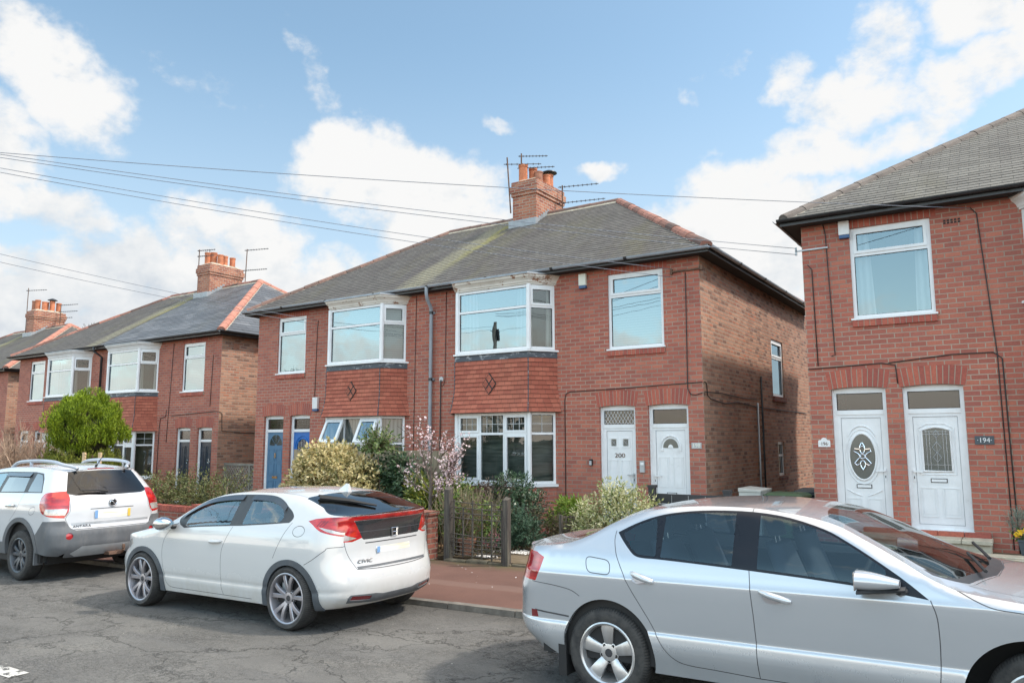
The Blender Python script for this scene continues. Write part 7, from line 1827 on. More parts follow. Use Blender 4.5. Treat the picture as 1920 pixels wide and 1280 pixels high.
LM['twig_red'] = mat('twig_red', (.36,.25,.18), .9, var=.3, vscale=6)
LM['straw'] = mat('straw', (.33,.25,.15), .9, var=.35, vscale=7)

M['dark_twigs'] = mat('dark_twigs', (.035,.030,.015), .9)
class Leaves:
    def __init__(s, seed=1): s.v = []; s.f = []; s.r = random.Random(seed)
    def leaf(s, p, d, n, L, w, fold=.25):
        d = d.normalized(); sd = d.cross(n)
        if sd.length < 1e-5: sd = d.cross(V((.3,.5,.8)))
        sd.normalize(); nn = sd.cross(d); i = len(s.v); m = p+d*L*.45
        s.v += [p, m+sd*w*.5+nn*w*fold, p+d*L, m-sd*w*.5+nn*w*fold]; s.f.append((i, i+1, i+2)); s.f.append((i, i+2, i+3))
    def rv(s):
        while True:
            q = V((s.r.uniform(-1,1), s.r.uniform(-1,1), s.r.uniform(-1,1)))
            if .05 < q.length < 1: return q.normalized()
    def sprig(s, p, d, n, L, w, step, spread=.9, droop=0.0, terminal=True):
        d = d.normalized(); q = V(p)
        for k in range(n):
            side = s.rv(); side = (side-d*side.dot(d))
            side = side.normalized() if side.length > .01 else V((0,0,1))
            ld = (d*(1-.5*spread)+side*spread+V((0,0,-droop))).normalized(); s.leaf(q, ld, (d+s.rv()*.4+V((0,0,.5))).normalized(), L*s.r.uniform(.7,1.15), w*s.r.uniform(.8,1.1)); q = q+d*step
        if terminal: s.leaf(q, d, s.rv(), L, w)
    def blob(s, c, rad, count, n, L, w, step, up=.35, shell=.55, spread=.9, lump=.2, droop=0.0, ph=0.0):
        c = V(c)
        for k in range(count):
            u = s.rv(); 
            lm = 1+lump*(math.sin(u.x*5+ph)*math.sin(u.y*4.3+1+ph)+math.sin(u.z*6+2*ph))*.6
            q = s.r.uniform(0,1)**.33; q = shell+(1-shell)*q
            p = c+V((u.x*rad[0], u.y*rad[1], u.z*rad[2]))*q*lm
            d = (V((u.x/rad[0], u.y/rad[1], u.z/rad[2])).normalized()+s.rv()*.55+V((0,0,up))).normalized(); s.sprig(p-d*step*n*.5, d, n, L, w, step, spread, droop)
    def build(s, name, m, parent):
        me = bpy.data.meshes.new(name); o3 = parent.location if parent else V((0,0,0))
        me.from_pydata([tuple(v-o3) for v in s.v], [], s.f); me.materials.append(m); o = bpy.data.objects.new(name, me); COL.objects.link(o)
        if parent: o.parent = parent
        return o
def plant(name, label, cat, x, y, group='garden shrubs', base=.12):
    return thing(name, label, cat, (x, y, gz(x)+base), 0, group)
def stems(parent, pts_list, r, m='bark', name='stems'):
    b = MB()
    for pts in pts_list: b.tube([V(p)-parent.location for p in pts], [lerp(r, r*.4, k/(len(pts)-1)) for k in range(len(pts))], 5)
    return b.build(name, LM[m], parent, smooth=True)
def branch(mb, r, p, d, L, rad, depth, tips, spread=.5, n=3, up=.1, segs=4, o=V((0,0,0)), shrink=.66):
    pts = [p]; q = V(p); dd = V(d).normalized()
    for k in range(segs):
        dd = (dd+V((r.uniform(-1,1), r.uniform(-1,1), r.uniform(-1,1)))*.16+V((0,0,up*.3))).normalized(); q = q+dd*(L/segs); pts.append(V(q))
    mb.tube([v-o for v in pts], [lerp(rad, rad*.6, k/segs) for k in range(segs+1)], 5 if rad > .012 else 3, 0, False)
    tips.append((V(q), V(dd), depth))
    if depth <= 0: return
    for k in range(n):
        t = pts[min(segs, max(1, int(r.uniform(.35, 1.01)*segs)))]; a = V((r.uniform(-1,1), r.uniform(-1,1), r.uniform(-.6,1))).normalized()
        branch(mb, r, V(t), (dd+a*spread*1.6+V((0,0,up))).normalized(), L*shrink*r.uniform(.75,1.1), rad*.55, depth-1, tips, spread, n, up, max(2, segs-1), o, shrink)

# golden conifer: a dome of flame-shaped sprays above a clipped skirt
cf = plant('conifer', 'rounded golden green conifer clipped into a dome over a lower skirt', 'conifer', -21.45, 11.3, 'garden shrubs')
lv = Leaves(3); r = lv.r
def flame(c, h, w, n, m):
    for k in range(n):
        t = r.random(); a = r.uniform(0, 6.283); rr = w*math.sin(math.pi*min(1, .18+t*.82))**.8*r.uniform(.6,1.0); p = V((c[0]+rr*math.cos(a), c[1]+rr*math.sin(a), c[2]+h*t)); d = V((math.cos(a)*.55, math.sin(a)*.55, .9+.5*t))
        m.sprig(p, (d+m.rv()*.3).normalized(), 4, .062, .024, .024, .55)
zb = cf.location.z; CX, CY = -21.75, 11.35
for k in range(200):
    u = V((r.gauss(0,1), r.gauss(0,1), r.gauss(0,.9)+.15)).normalized()
    lm = .97+.24*math.sin(u.x*6.1+1)*math.sin(u.y*5.3+.5)+.13*math.sin(u.z*8+u.x*5); q = V((CX+u.x*.80*lm, CY+u.y*.80*lm, zb+2.32+u.z*lm*(.80 if u.z > 0 else .42)))
    flame((q.x, q.y, q.z-.20), r.uniform(.30,.44), r.uniform(.12,.17), 74, lv)
for (px, py, pz, hh) in ((.05,-.2,2.98,.50),(-.30,-.35,2.88,.42),(.35,.0,2.85,.45),(-.55,-.1,2.70,.36),(.62,.3,2.62,.36),(.1,.4,2.95,.4),(.45,-.45,2.75,.36)): flame((CX+px, CY+py, zb+pz-.10), hh, .17, 110, lv)
lv.build('crown', LM['conifer'], cf)
ll = Leaves(5); r = ll.r
for k in range(190):
    a = r.uniform(0, 6.28); x, y = CX+.84*math.cos(a)*r.uniform(.75,1.05), CY+.84*math.sin(a)*r.uniform(.75,1.05); flame((x, y, zb+r.uniform(.25,1.42)), r.uniform(.34,.45), .17, 46, ll)
ll.build('lower_skirt', LM['conifer_low'], cf)
b = MB(); b.tube([(CX-cf.location.x,CY-cf.location.y,-.2),(CX-cf.location.x,CY-cf.location.y,1.9)], [.14,.1], 8)
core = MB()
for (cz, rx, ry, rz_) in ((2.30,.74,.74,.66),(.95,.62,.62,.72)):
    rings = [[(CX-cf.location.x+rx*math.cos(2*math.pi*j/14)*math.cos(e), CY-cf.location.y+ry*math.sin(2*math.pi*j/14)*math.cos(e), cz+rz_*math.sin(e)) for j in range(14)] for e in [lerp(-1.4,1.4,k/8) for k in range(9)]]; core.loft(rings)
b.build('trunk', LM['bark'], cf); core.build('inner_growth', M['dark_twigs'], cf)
# bare twiggy shrub at the picture edge
tw = plant('bare_shrub', 'leafless brown twiggy shrub left of the golden conifer', 'bare shrub', -25.3, 11.2)
b = MB(); tips = []; r = random.Random(8)
for k in range(44): branch(b, r, V((-25.0+r.uniform(-1.8,1.2), 11.2+r.uniform(-.7,.7), tw.location.z)), V((r.uniform(-.8,.6), r.uniform(-.5,.5), 1.3)), r.uniform(1.2,1.9), .03, 3, tips, .6, 4, .22, 4, tw.location, .62)
b.build('branches', LM['twig_red'], tw)
# low hedge on the brick wall, strap-leaved plant
hg = plant('hedge', 'low reddish green hedge growing over the brick wall by the off-road car', 'hedge', -15.2, 10.35)
lv = Leaves(12); zb = hg.location.z
for k in range(9): x = lerp(-16.5,-13.9,k/8); lv.blob((x, 10.32, zb+.78+.10*math.sin(k*1.7)), (.42,.40,.42), 95, 6, .075, .030, .05, .5, .45, .8, .2, 0, k)
lv.build('foliage', LM['hedge'], hg); stems(hg, [[(x, 10.35, zb), (x+.1, 10.3, zb+.5), (x+.15, 10.3, zb+1.0)] for x in (-16.3,-15.7,-15.2,-14.6,-14.1)], .02, 'twig')
yc_ = plant('spiky_plant', 'strap-leaved pale plant at the left end of the hedge', 'plant', -16.6, 10.3)
lv = Leaves(2); 
for k in range(16): a = lv.r.uniform(0,6.28); lv.leaf(V((-16.6,10.3,zb+.35)), V((math.cos(a)*.8, math.sin(a)*.5, .9)), V((0,0,1)), lv.r.uniform(.5,.8), .05, .1)
lv.build('leaves', LM['lime'], yc_)
# yellow variegated bush
ye = plant('variegated_bush', 'large cream and yellow leaved bush in front of the pale board fence', 'bush', -11.85, 11.2)
lv = Leaves(21); zb = ye.location.z
for i, (x, z, rx, rz_, n) in enumerate(((-11.85,1.05,.85,.70,620),(-12.35,.85,.62,.60,380),(-11.25,.92,.58,.64,380),(-12.0,1.40,.50,.46,270),(-11.55,1.28,.45,.42,220),(-12.6,.55,.40,.48,170),(-11.05,.65,.36,.48,170),(-11.8,.45,1.0,.45,320))): lv.blob((x, 11.2, zb+z), (rx,.55,rz_), int(n*1.25), 5, .092, .052, .036, .2, .62, 1.1, .16, .15, i)
lv.build('foliage', LM['euonymus'], ye); stems(ye, [[(-11.85+dx, 11.2, zb), (-11.85+dx*1.6, 11.2, zb+.6), (-11.85+dx*2.3, 11.2, zb+1.3)] for dx in (-.4,-.15,.1,.35)], .03)
# clipped standard
tp = plant('small_tree', 'slim small tree with a tuft of green leaves above the yellow bush', 'small tree', -10.78, 11.45)
lv = Leaves(31); zb = tp.location.z; rr_ = lv.r; bt = []
for k in range(85):
    a = rr_.uniform(0,6.28); e = rr_.uniform(-.2,1.2); L = rr_.uniform(.22,.48); d = V((math.cos(a)*math.cos(e), math.sin(a)*math.cos(e)*.7, math.sin(e)*.9)).normalized(); c0 = V((-10.80, 11.45, zb+1.72)); p1 = c0+d*L
    bt.append([c0, c0.lerp(p1,.5)+V((0,0,.02)), p1]); lv.sprig(c0+d*L*.3, d, 10, .10, .040, L*.08, .95, .15)
lv.build('crown', LM['topiary'], tp); stems(tp, [[(-10.74,11.45,zb),(-10.72,11.45,zb+.9),(-10.80,11.45,zb+1.75)]], .026, 'twig', 'trunk'); stems(tp, bt, .008, 'twig', 'twigs')
# dark mahonia: whorls of pinnate leaves on bare canes
mh = plant('dark_shrub', 'dark green glossy shrub on bare canes beside the yellow bush', 'shrub', -10.55, 11.8)
lv = Leaves(41); zb = mh.location.z; rr_ = lv.r; st_ = []
for (x, y, z) in ((-11.0,11.7,1.25),(-10.7,11.9,1.55),(-10.35,11.75,1.45),(-10.05,11.9,1.25),(-10.5,11.65,1.15),(-10.15,11.65,1.0),(-10.8,11.95,1.05),(-9.85,11.75,.95),(-10.4,11.95,.85)):
    top = V((x, y, zb+z)); st_.append([(lerp(-10.55,x,.4), y, zb), (x+.03, y, zb+z*.6), tuple(top)])
    for k in range(17):
        a = k*2.4+rr_.uniform(-.3,.3); e = rr_.uniform(-.15,.8); d = V((math.cos(a)*math.cos(e), math.sin(a)*math.cos(e), math.sin(e))); q = top-V((0,0,rr_.uniform(0,.22))); L = rr_.uniform(.26,.38)
        for j in range(6):
            p = q+d*L*(j+1)/6.5+V((0,0,-.10*((j+1)/6)**2)); sd = d.cross(V((0,0,1))).normalized()
            for s_ in (-1,1): lv.leaf(p, (sd*s_+d*.45+V((0,0,-.15))), V((0,0,1)), .085, .038, .15)
            pass
        
for (bx, bz, rx) in ((-10.75,1.25,.42),(-10.2,1.15,.40),(-10.5,.95,.45)): lv.blob((bx, 11.75, zb+bz), (rx,.35,.34), 150, 6, .10, .045, .04, .2, .4, .95, .2, .2, bx)
lv.build('foliage', LM['dark'], mh); stems(mh, st_, .018, 'bark', 'canes')
# flowering cherry
ch = plant('blossom_tree', 'young cherry tree with pale pink blossom beside the downpipe', 'blossom tree', -8.97, 10.9)
b = MB(); tips = []; r = random.Random(17); zb = ch.location.z
b.tube([V(p)-ch.location for p in ((-8.97,10.9,zb-.1),(-8.98,10.9,zb+.5),(-8.96,10.9,zb+1.05),(-8.97,10.9,zb+1.35))], [.045,.038,.032,.026], 8)
for (z, dx_, dy_, dz_, L) in ((1.05,-.9,-.2,.95,.8),(1.15,.95,.1,.9,.85),(1.3,.35,.3,1.1,.75),(1.3,-.3,-.3,1.2,.8),(.8,.9,-.3,.75,.6),(1.2,-.7,.4,.9,.7),(1.35,.1,.0,1.3,.75),(.9,.8,.4,1.0,.8),(1.1,1.2,.2,.55,.85),(.95,1.1,-.2,.45,.7),(1.25,1.0,-.1,.9,.9),(1.0,-1.1,.1,.55,.75)): branch(b, r, V((-8.97,10.9,zb+z-.12)), V((dx_,dy_,dz_*.72)), L*.92, .014, 2, tips, .42, 4, .12, 5, ch.location, .58)
b.build('trunk', LM['bark'], ch)
lv = Leaves(51); rr_ = lv.r
def flower(p, s_):
    n = lv.rv(); u = n.orthogonal().normalized(); w = n.cross(u)
    for k in range(5): a = k*1.2566; d = u*math.cos(a)+w*math.sin(a); lv.leaf(p, d+n*.3, n, s_, s_*.8, .1)
for (q, d, dep) in tips:
    if rr_.random() < (.75 if q.x > -9.1 else .4):
        for j in range(rr_.randint(3, 8)): flower(q-d*rr_.uniform(0,.26)+lv.rv()*.04, rr_.uniform(.019,.029))
lv.build('blossom', LM['pink'], ch)
# bushes round the foot of the cherry
def bush(name, label, cat, x, y, blobs, lm, n, L, w, step, seed, nl=5, shell=.5, up=.35, spread=.9, droop=.1, stemr=.015, sm='bark'):
    o = plant(name, label, cat, x, y); lv = Leaves(seed); zb = o.location.z
    for i, (bx, by, bz, rx, ry, rz_, k) in enumerate(blobs): lv.blob((x+bx, y+by, zb+bz), (rx,ry,rz_), int(n*k), nl, L, w, step, up, shell, spread, .2, droop, i+seed)
    lv.build('foliage', LM[lm], o); stems(o, [[(x+dx*.4, y, zb-.05), (x+dx, y, zb+.5*blobs[0][2]), (x+dx*1.6, y+.05, zb+blobs[0][2])] for dx in (-.18,-.05,.08,.2)], stemr, sm); return o
bush('spotted_bush', 'yellow spotted glossy bush behind the blossom tree trunk', 'bush', -9.25, 11.35, ((0,0,.55,.42,.4,.42,1),(-.25,0,.85,.25,.3,.28,.5),(.3,.05,.75,.3,.3,.32,.6)), 'aucuba', 200, .11, .045, .05, 61)
bush('leafy_bush', 'green leafy bush under the blossom by the lower bay window', 'bush', -8.62, 11.3, ((0,0,.75,.32,.3,.34,1),(.1,0,.45,.36,.3,.35,1)), 'mid', 130, .09, .042, .05, 62)
bush('trailing_plant', 'fresh green climber leaves inside the trellis gate', 'plant', -7.95, 10.25, ((0,0,.62,.14,.14,.36,1),(.7,0,.62,.16,.14,.25,.7),(.3,.1,.3,.4,.15,.2,.6)), 'mid', 60, .075, .034, .05, 63)
dg = plant('dry_grass', 'tall dry brown stems standing behind the trellis gate', 'dry stems', -7.88, 10.55)
b = MB(); r = random.Random(4)
for k in range(260):
    x, y = r.gauss(0,.19), r.gauss(0,.12); h = r.uniform(.65,1.05); l = r.uniform(-.22,.22)+x*.7; b.tube([(x,y,0),(x+l*.4,y,h*.5),(x+l,y+r.uniform(-.08,.08),h)], [.006,.005,.003], 3, 0, False)
    if r.random() < .6: b.tube([(x+l*.5,y,h*.6),(x+l*.5+r.uniform(-.12,.12),y+r.uniform(-.05,.05),h*.85)], .003, 3, 0, False)
b.build('stalks', LM['straw'], dg)
bush('dark_bush', 'big dark bush, its upper right green and lower left purple brown', 'bush', -8.05, 12.0, ((-.10,-.1,.58,.54,.45,.44,1),(-.38,-.1,.66,.28,.36,.30,.5),(.22,-.1,.40,.40,.45,.36,.6)), 'purple', 470, .055, .028, .03, 64, 6, .6)
lv = Leaves(65); o = [x for x in bpy.data.objects if x.get('label', '').startswith('big dark bush')][0]; zb = o.location.z
lv.blob((-7.92,12.0,zb+.86), (.36,.36,.30), 360, 6, .055, .028, .03, .5, .6, .9, .2, .1, 2); lv.blob((-7.62,11.95,zb+.62), (.34,.4,.36), 260, 6, .055, .028, .03, .5, .6); lv.build('upper_foliage', LM['dark'], o)
bush('spurge', 'blue green feathery shrub right of the trellis gate', 'shrub', -7.22, 11.0, ((0,0,.36,.34,.3,.28,1),(-.2,0,.25,.24,.25,.22,.5),(.2,.05,.26,.24,.25,.22,.5)), 'bluegreen', 210, .075, .016, .016, 66, 11, .35, .6, .8)
bush('low_shrub', 'brownish low shrub between the blue green shrub and lime leaves', 'shrub', -6.9, 11.55, ((0,0,.30,.42,.3,.28,1),(.3,0,.25,.28,.3,.26,.6)), 'browngreen', 240, .045, .022, .03, 67, 6, .4)
bush('lime_shrub', 'lime green whorled shrub by the wall right of the lower bay', 'shrub', -6.9, 12.3, ((0,0,.52,.26,.25,.2,1),(.2,.0,.40,.22,.2,.2,.8),(-.2,0,.36,.2,.2,.2,.6)), 'lime', 95, .12, .032, .012, 68, 9, .5, .2, 1.0)
bush('variegated_shrub', 'cream edged green shrub rising behind the silver car boot', 'shrub', -5.30, 10.9, ((0,0,.62,.45,.4,.34,1),(.35,0,.66,.32,.3,.26,.6),(-.38,0,.48,.30,.3,.28,.6),(-.05,0,.88,.18,.2,.2,.3)), 'varieg', 330, .065, .028, .045, 69, 6, .45, .5)
hp = plant('heather', 'pink flowering heather at the foot of the trellis gate', 'heather', -7.25, 10.35)
lv = Leaves(71); zb = hp.location.z; lv.blob((-7.25,10.35,zb+.18), (.2,.15,.16), 70, 5, .03, .014, .02, .8, .4); lv.build('foliage', LM['bluegreen'], hp); l2 = Leaves(72); l2.blob((-7.25,10.32,zb+.24), (.17,.13,.14), 34, 4, .024, .016, .016, .8, .7); l2.build('flowers', LM['magenta'], hp)
gc = Leaves(75); r = gc.r
for k in range(2600):
    x = r.uniform(-14.0,-6.7); y = r.uniform(10.0,12.5)
    if -7.0 < x and y < 11.2: continue
    d = V((r.uniform(-1,1), r.uniform(-1,1), r.uniform(.3,1.2))); gc.leaf(V((x,y,gz(x)+.11)), d, V((0,0,1)), r.uniform(.05,.16), r.uniform(.012,.03))
o = gc.build('ground_cover', LM['browngreen'], None); tag(o, 'low weeds and litter covering the front garden soil', 'ground cover', None, 'stuff')
gt_ = Leaves(76); r = gt_.r
for k in range(900):
    x = r.uniform(-26,-14); y = r.uniform(10.0,11.0); gt_.leaf(V((x,y,gz(x)+.05)), V((r.uniform(-.5,.5), r.uniform(-.5,.5), 1)), V((0,1,0)), r.uniform(.1,.3), .012)
tag(gt_.build('ground_cover', LM['hedge'], None), 'rough grass in the garden behind the long brick wall', 'ground cover', None, 'stuff')
# planter at the right edge
pl = thing('planter', 'tall dark ribbed planter at the right edge of the picture', 'planter', (-.02, 12.32, gz(0)+.12))
b = MB(); b.loft([[(sx*w/2, sy*w/2, z) for sx, sy in ((-1,-1),(1,-1),(1,1),(-1,1))] for (w, z) in ((.17,0),(.27,.33),(.285,.335),(.285,.36),(.25,.36),(.24,.32))]); b.build('planter_body', M['blue_slate'], pl)
pa = plant('pansies', 'yellow pansies in the dark planter', 'flowers', -.10, 12.25, 'flowers in the planter', .12)
lv = Leaves(81); zb = pl.location.z+.40
for (x, y, z) in ((-.13,12.20,.05),(-.06,12.18,.08),(.0,12.22,.06),(-.16,12.24,.02),(.06,12.2,.05)):
    n = V((-.2,-1,.45)).normalized(); u = V((1,0,0)); w = n.cross(u)
    for k in range(6): a = k*1.047; lv.leaf(V((x,y,zb+z)), u*math.cos(a)+w*math.sin(a)+n*.15, n, .045, .05, .05)
lv.build('petals', LM['yellow_petal'], pa); l2 = Leaves(82); l2.blob((-.04,12.26,zb), (.15,.12,.06), 26, 4, .055, .03, .02, .5, .3); l2.build('leaves', LM['mid'], pa)
hb = plant('grey_heather', 'silver grey bushy plant behind the pansies', 'plant', -.10, 12.36, 'flowers in the planter', .12)
lv = Leaves(83); lv.blob((-.10,12.36,zb+.17), (.15,.13,.17), 190, 8, .035, .008, .014, 1.0, .3, .6); lv.build('foliage', LM['grey'], hb)
# bare trees: beyond the roofs and across the road behind the viewer
def bare_tree(label, x, y, h, seed, group):
    t_ = thing('bare_tree', label, 'tree', (x, y, gz(x)), 0, group); b = MB(); tips = []; r = random.Random(seed)
    b.tube([(0,0,-.3),(.05,0,h*.2),(0,.05,h*.38)], [h*.022,h*.017,h*.014], 8)
    for k in range(9): a = k*.7+r.uniform(-.2,.2); branch(b, r, V((0,0,h*lerp(.22,.38,r.random()))), V((math.cos(a), math.sin(a), r.uniform(.7,1.5))), h*.34, h*.008, 3, tips, .5, 4, .2, 4, V((0,0,0)), .62)
    b.build('trunk', LM['bark'], t_); return t_
bare_tree('bare treetop showing beyond the farthest roof', -60.5, 30.5, 13.2, 5, 'bare trees')
bare_tree('leafless tree across the road mirrored in the windows of the newly slated house', -33.0, -10.0, 9.5, 9, 'trees across the road'); bare_tree('leafless tree across the road mirrored in the far windows', -44.0, -11.0, 10.5, 14, 'trees across the road'); bare_tree('leafless tree across the road mirrored in the small window above the blue doors', -25.5, -12.0, 8.2, 23, 'trees across the road')

# ------------------------------------------------------------------ camera, sky, sun
cd = bpy.data.cameras.new('camera'); cam = bpy.data.objects.new('camera', cd); COL.objects.link(cam)
cd.sensor_width = 36.0; cd.lens = 1438.5/1920*36; cd.clip_end = 3000; cd.clip_start = .05
yaw, pit, rol = .5842, .1284, -.0023
cam.matrix_world = (Matrix.Translation((0, 0, 1.775)) @ Matrix.Rotation(yaw, 4, 'Z') @ Matrix.Rotation(math.pi/2+pit, 4, 'X') @ Matrix.Rotation(rol, 4, 'Z'))
scene.camera = cam
SUN_EL, SUN_AZ = R(50), R(62)          # azimuth clockwise from +Y (north) towards +X
sd = bpy.data.lights.new('sun', 'SUN'); so = bpy.data.objects.new('sun', sd); COL.objects.link(so)
sd.energy = 4.0; sd.angle = R(4); sd.color = (1, .93, .82)
sdir = V((math.sin(SUN_AZ)*math.cos(SUN_EL), math.cos(SUN_AZ)*math.cos(SUN_EL), math.sin(SUN_EL)))
so.rotation_euler = sdir.to_track_quat('Z', 'Y').to_euler(); so.location = (60, 20, 60)
wd = bpy.data.worlds.new('World'); scene.world = wd; wd.use_nodes = True
t = NT(wd.node_tree)
for n in list(t.n): t.n.remove(n)
out = t.node('ShaderNodeOutputWorld'); bg = t.node('ShaderNodeBackground'); t.l.new(bg.outputs[0], out.inputs[0])
sky = t.node('ShaderNodeTexSky', sky_type='NISHITA'); sky.sun_disc = False; sky.sun_elevation = SUN_EL; sky.sun_rotation = SUN_AZ
sky.air_density = 1.0; sky.dust_density = 1.2; sky.ozone_density = 1.6
d = t.vmath('NORMALIZE', t.coord('Generated'))
sep = t.node('ShaderNodeSeparateXYZ'); t.l.new(d, sep.inputs[0]); dx, dy, dz = sep.outputs
az = t.math('ARCTAN2', dx, dy); el = t.math('ARCSINE', dz)
# warp
nz1 = t.node('ShaderNodeTexNoise'); t.inp(nz1, 'Vector', d); t.inp(nz1, 'Scale', 5.5); t.inp(nz1, 'Detail', 5); t.inp(nz1, 'Roughness', .62)
nz2 = t.node('ShaderNodeTexNoise'); t.inp(nz2, 'Vector', t.mapping(d, loc=(3.1,1.7,.4), sc=(1,1,1.5))); t.inp(nz2, 'Scale', 14); t.inp(nz2, 'Detail', 5); t.inp(nz2, 'Roughness', .6)
nz3 = t.node('ShaderNodeTexNoise'); t.inp(nz3, 'Vector', d); t.inp(nz3, 'Scale', 46); t.inp(nz3, 'Detail', 5); t.inp(nz3, 'Roughness', .62)
nw = t.node('ShaderNodeSeparateColor'); t.l.new(nz1.outputs[1], nw.inputs[0])
azw = t.math('ADD', az, t.math('MULTIPLY', t.math('SUBTRACT', nw.outputs[0], .5), .16))
elw = t.math('ADD', el, t.math('MULTIPLY', t.math('SUBTRACT', nw.outputs[1], .5), .12))
CLOUDS = [  # az, el (deg), half-axes (deg), rotation, strength
    (-66.5, 23.0, 6.2, 2.7, -32, 1.05), (-70.5, 25.8, 3.5, 2.6, -50, .95),
    (-69.5, 18.0, 3.4, 3.2, 0, 1.1), (-66.5, 15.3, 4.8, 1.8, -20, 1.05),
    (-42.0, 18.6, 6.6, 3.4, -8, 1.2), (-46.5, 19.8, 3.4, 3.0, 10, 1.15), (-37.5, 17.0, 5.0, 2.6, -14, 1.15), (-40, 14.5, 6, 2.4, -10, 1.0),
    (-52.3, 13.6, 3.4, 3.4, 0, 1.15), (-57.0, 13.8, 3.6, 2.6, 10, .95), (-61.5, 10.5, 6.0, 3.8, 0, 1.15), (-54, 9.5, 8.0, 4.4, 0, 1.2), (-67, 8.5, 7.5, 4.4, 0, 1.1), (-48, 10, 5, 3.4, 0, 1.0), (-63.5, 13.2, 3.2, 1.8, -30, .8),
    (-48.2, 25.6, 4.2, 1.25, -62, .44), (-46.2, 23.4, 3.0, 1.5, -38, .44), (-50.4, 28.2, 1.2, .8, -40, .44), (-56, 24.0, 8.0, 1.3, -9, .34), (-49, 21.5, 3.4, .6, -50, .38), (-44, 23.2, 2.2, .5, -20, .38),
    (-27.3, 19.9, 2.0, .95, 8, .95), (-35.6, 23.0, 1.4, .7, -10, .5), (-18.4, 25.9, 2.0, 1.0, 35, .60), (-20.2, 24.0, .9, 1.2, 0, .55),
    (-12.6, 24.2, 3.0, 2.0, -30, .85), (-9.0, 22.5, 4.5, 2.2, 0, 1.0), (-6.8, 25.2, 2.2, 2.6, 20, .9), (-1.0, 22.6, 5.0, 1.9, 10, .95), (-1.0, 26.4, 3.2, 2.2, 0, 1.0), (3.0, 25.5, 3.5, 4.0, 0, 1.0),
    (-11.5, 19.4, 5.0, 2.0, 20, 1.0), (-16.5, 17.4, 4.8, 2.0, 8, 1.0), (-5.5, 20.0, 6.0, 1.5, 10, .9), (-16, 14.6, 10.0, 3.0, 6, 1.25), (-20.8, 14.6, 5.5, 2.2, 0, 1.05), (-22, 11.5, 5.0, 3.0, 0, 1.1), (-13, 12, 8, 3.5, 0, 1.2),
]
acc = None
vc = t.node('ShaderNodeCombineXYZ'); t.l.new(azw, vc.inputs[0]); t.l.new(elw, vc.inputs[1])
for (ca, ce, ra, re, rot, st) in CLOUDS:
    mp = t.node('ShaderNodeMapping', vector_type='TEXTURE'); t.l.new(vc.outputs[0], mp.inputs[0])
    mp.inputs[1].default_value = (R(ca), R(ce), 0); mp.inputs[2].default_value = (0, 0, R(rot)); mp.inputs[3].default_value = (R(ra), R(re), 1)
    m_ = t.mapr(t.vmath('LENGTH', mp.outputs[0]), 1.6, .35, 0, st, True)
    acc = m_ if acc is None else t.math('MAXIMUM', acc, m_)
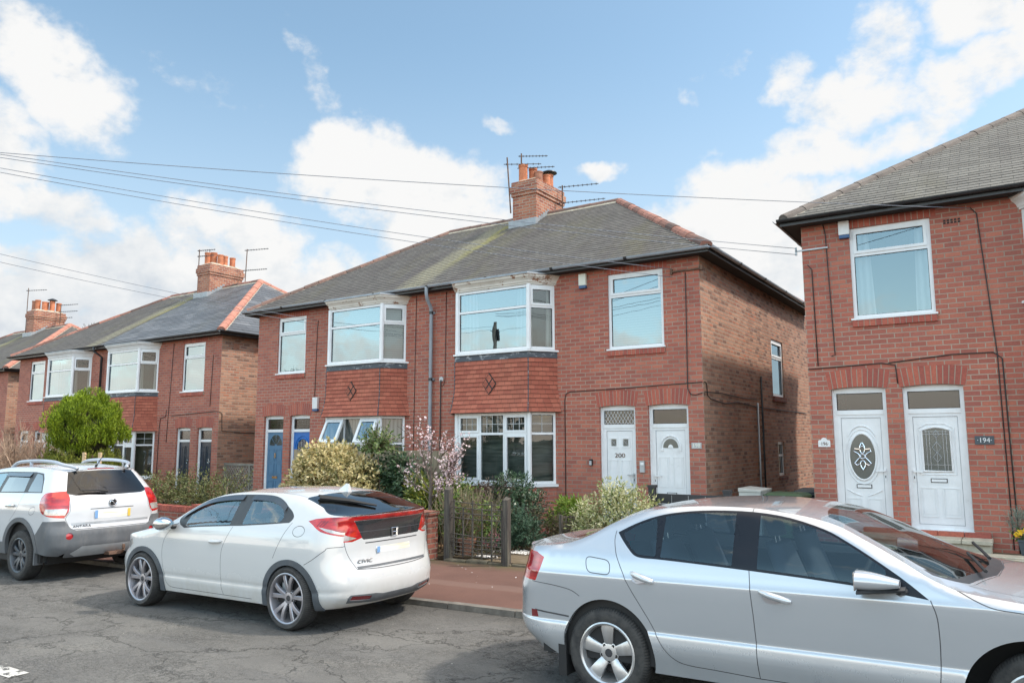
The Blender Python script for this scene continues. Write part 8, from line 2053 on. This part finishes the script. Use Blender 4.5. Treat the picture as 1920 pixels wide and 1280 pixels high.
# cloud bank near the horizon all the way round and loose clouds behind the viewer
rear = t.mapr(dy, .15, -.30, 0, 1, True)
bank = t.math('MULTIPLY', t.mapr(el, R(17), R(5), 0, .66, True), t.math('SUBTRACT', 1.0, rear))
bank = t.math('MAXIMUM', bank, t.math('MULTIPLY', rear, t.mapr(t.math('ADD', el, t.math('MULTIPLY', t.math('SUBTRACT', nz2.outputs[0], .5), .30)), R(10.5), R(6.0), 0, .85, True)))
back = t.math('MULTIPLY', rear, t.mapr(nz1.outputs[0], .55, .70, 0, .7))
back = t.math('MAXIMUM', back, t.mapr(el, R(52), R(62), 0, .95, True))  # unseen cloud cover overhead, added as fill light
acc = t.math('MAXIMUM', acc, t.math('MAXIMUM', bank, back))
cov = t.math('ADD', acc, t.math('MULTIPLY', t.math('SUBTRACT', nz2.outputs[0], .5), 1.75))
cov = t.math('ADD', cov, t.math('MULTIPLY', t.math('SUBTRACT', nz3.outputs[0], .5), .60))
cov = t.mapr(cov, .30, 1.0, 0, 1, True)
cov = t.math('MULTIPLY', cov, t.mapr(acc, .05, .3, 0, 1, True))
shade = t.math('ADD', t.math('MULTIPLY', nz2.outputs[0], .7), t.math('MULTIPLY', nz1.outputs[0], .6))
under = t.mapr(el, R(5), R(20), .13, 0)
ccol = t.ramp(t.math('SUBTRACT', shade, under), [(.36,(.64,.70,.77)),(.50,(.82,.85,.875)),(.62,(.95,.95,.945))])
skyc = t.vmath('SCALE', sky.outputs[0], None); skyc.node.inputs['Scale'].default_value = 0.225
hs = t.node('ShaderNodeHueSaturation'); t.l.new(skyc, hs.inputs['Color']); hs.inputs['Saturation'].default_value = 0.97; hs.inputs['Hue'].default_value = 0.482
hz = t.math('MULTIPLY', t.mapr(el, R(4), R(30), .55, 0.04, True), t.mapr(dy, -.1, .25, .22, 1.0))
blue = t.mix(hz, hs.outputs[0], (.72,.82,.90))
colr = t.mix(cov, blue, ccol)
# added sky brightness and warm tint behind viewer and overhead, filling shaded facades
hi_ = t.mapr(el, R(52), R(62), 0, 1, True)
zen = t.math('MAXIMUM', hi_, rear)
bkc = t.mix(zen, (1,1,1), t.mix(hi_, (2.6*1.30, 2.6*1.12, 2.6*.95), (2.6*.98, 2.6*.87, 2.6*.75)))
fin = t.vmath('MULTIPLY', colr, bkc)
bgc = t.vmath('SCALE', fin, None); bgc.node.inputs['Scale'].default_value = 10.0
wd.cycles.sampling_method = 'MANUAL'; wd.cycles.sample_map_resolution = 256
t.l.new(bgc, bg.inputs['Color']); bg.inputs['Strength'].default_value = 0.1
scene.view_settings.view_transform = 'Standard'; scene.view_settings.look = 'None'; scene.view_settings.exposure = 0; scene.view_settings.gamma = 1
scene.render.engine = 'CYCLES'; scene.cycles.max_bounces = 8; scene.cycles.transparent_max_bounces = 16; scene.cycles.use_denoising = True
scene.cycles.caustics_reflective = False; scene.cycles.caustics_refractive = False
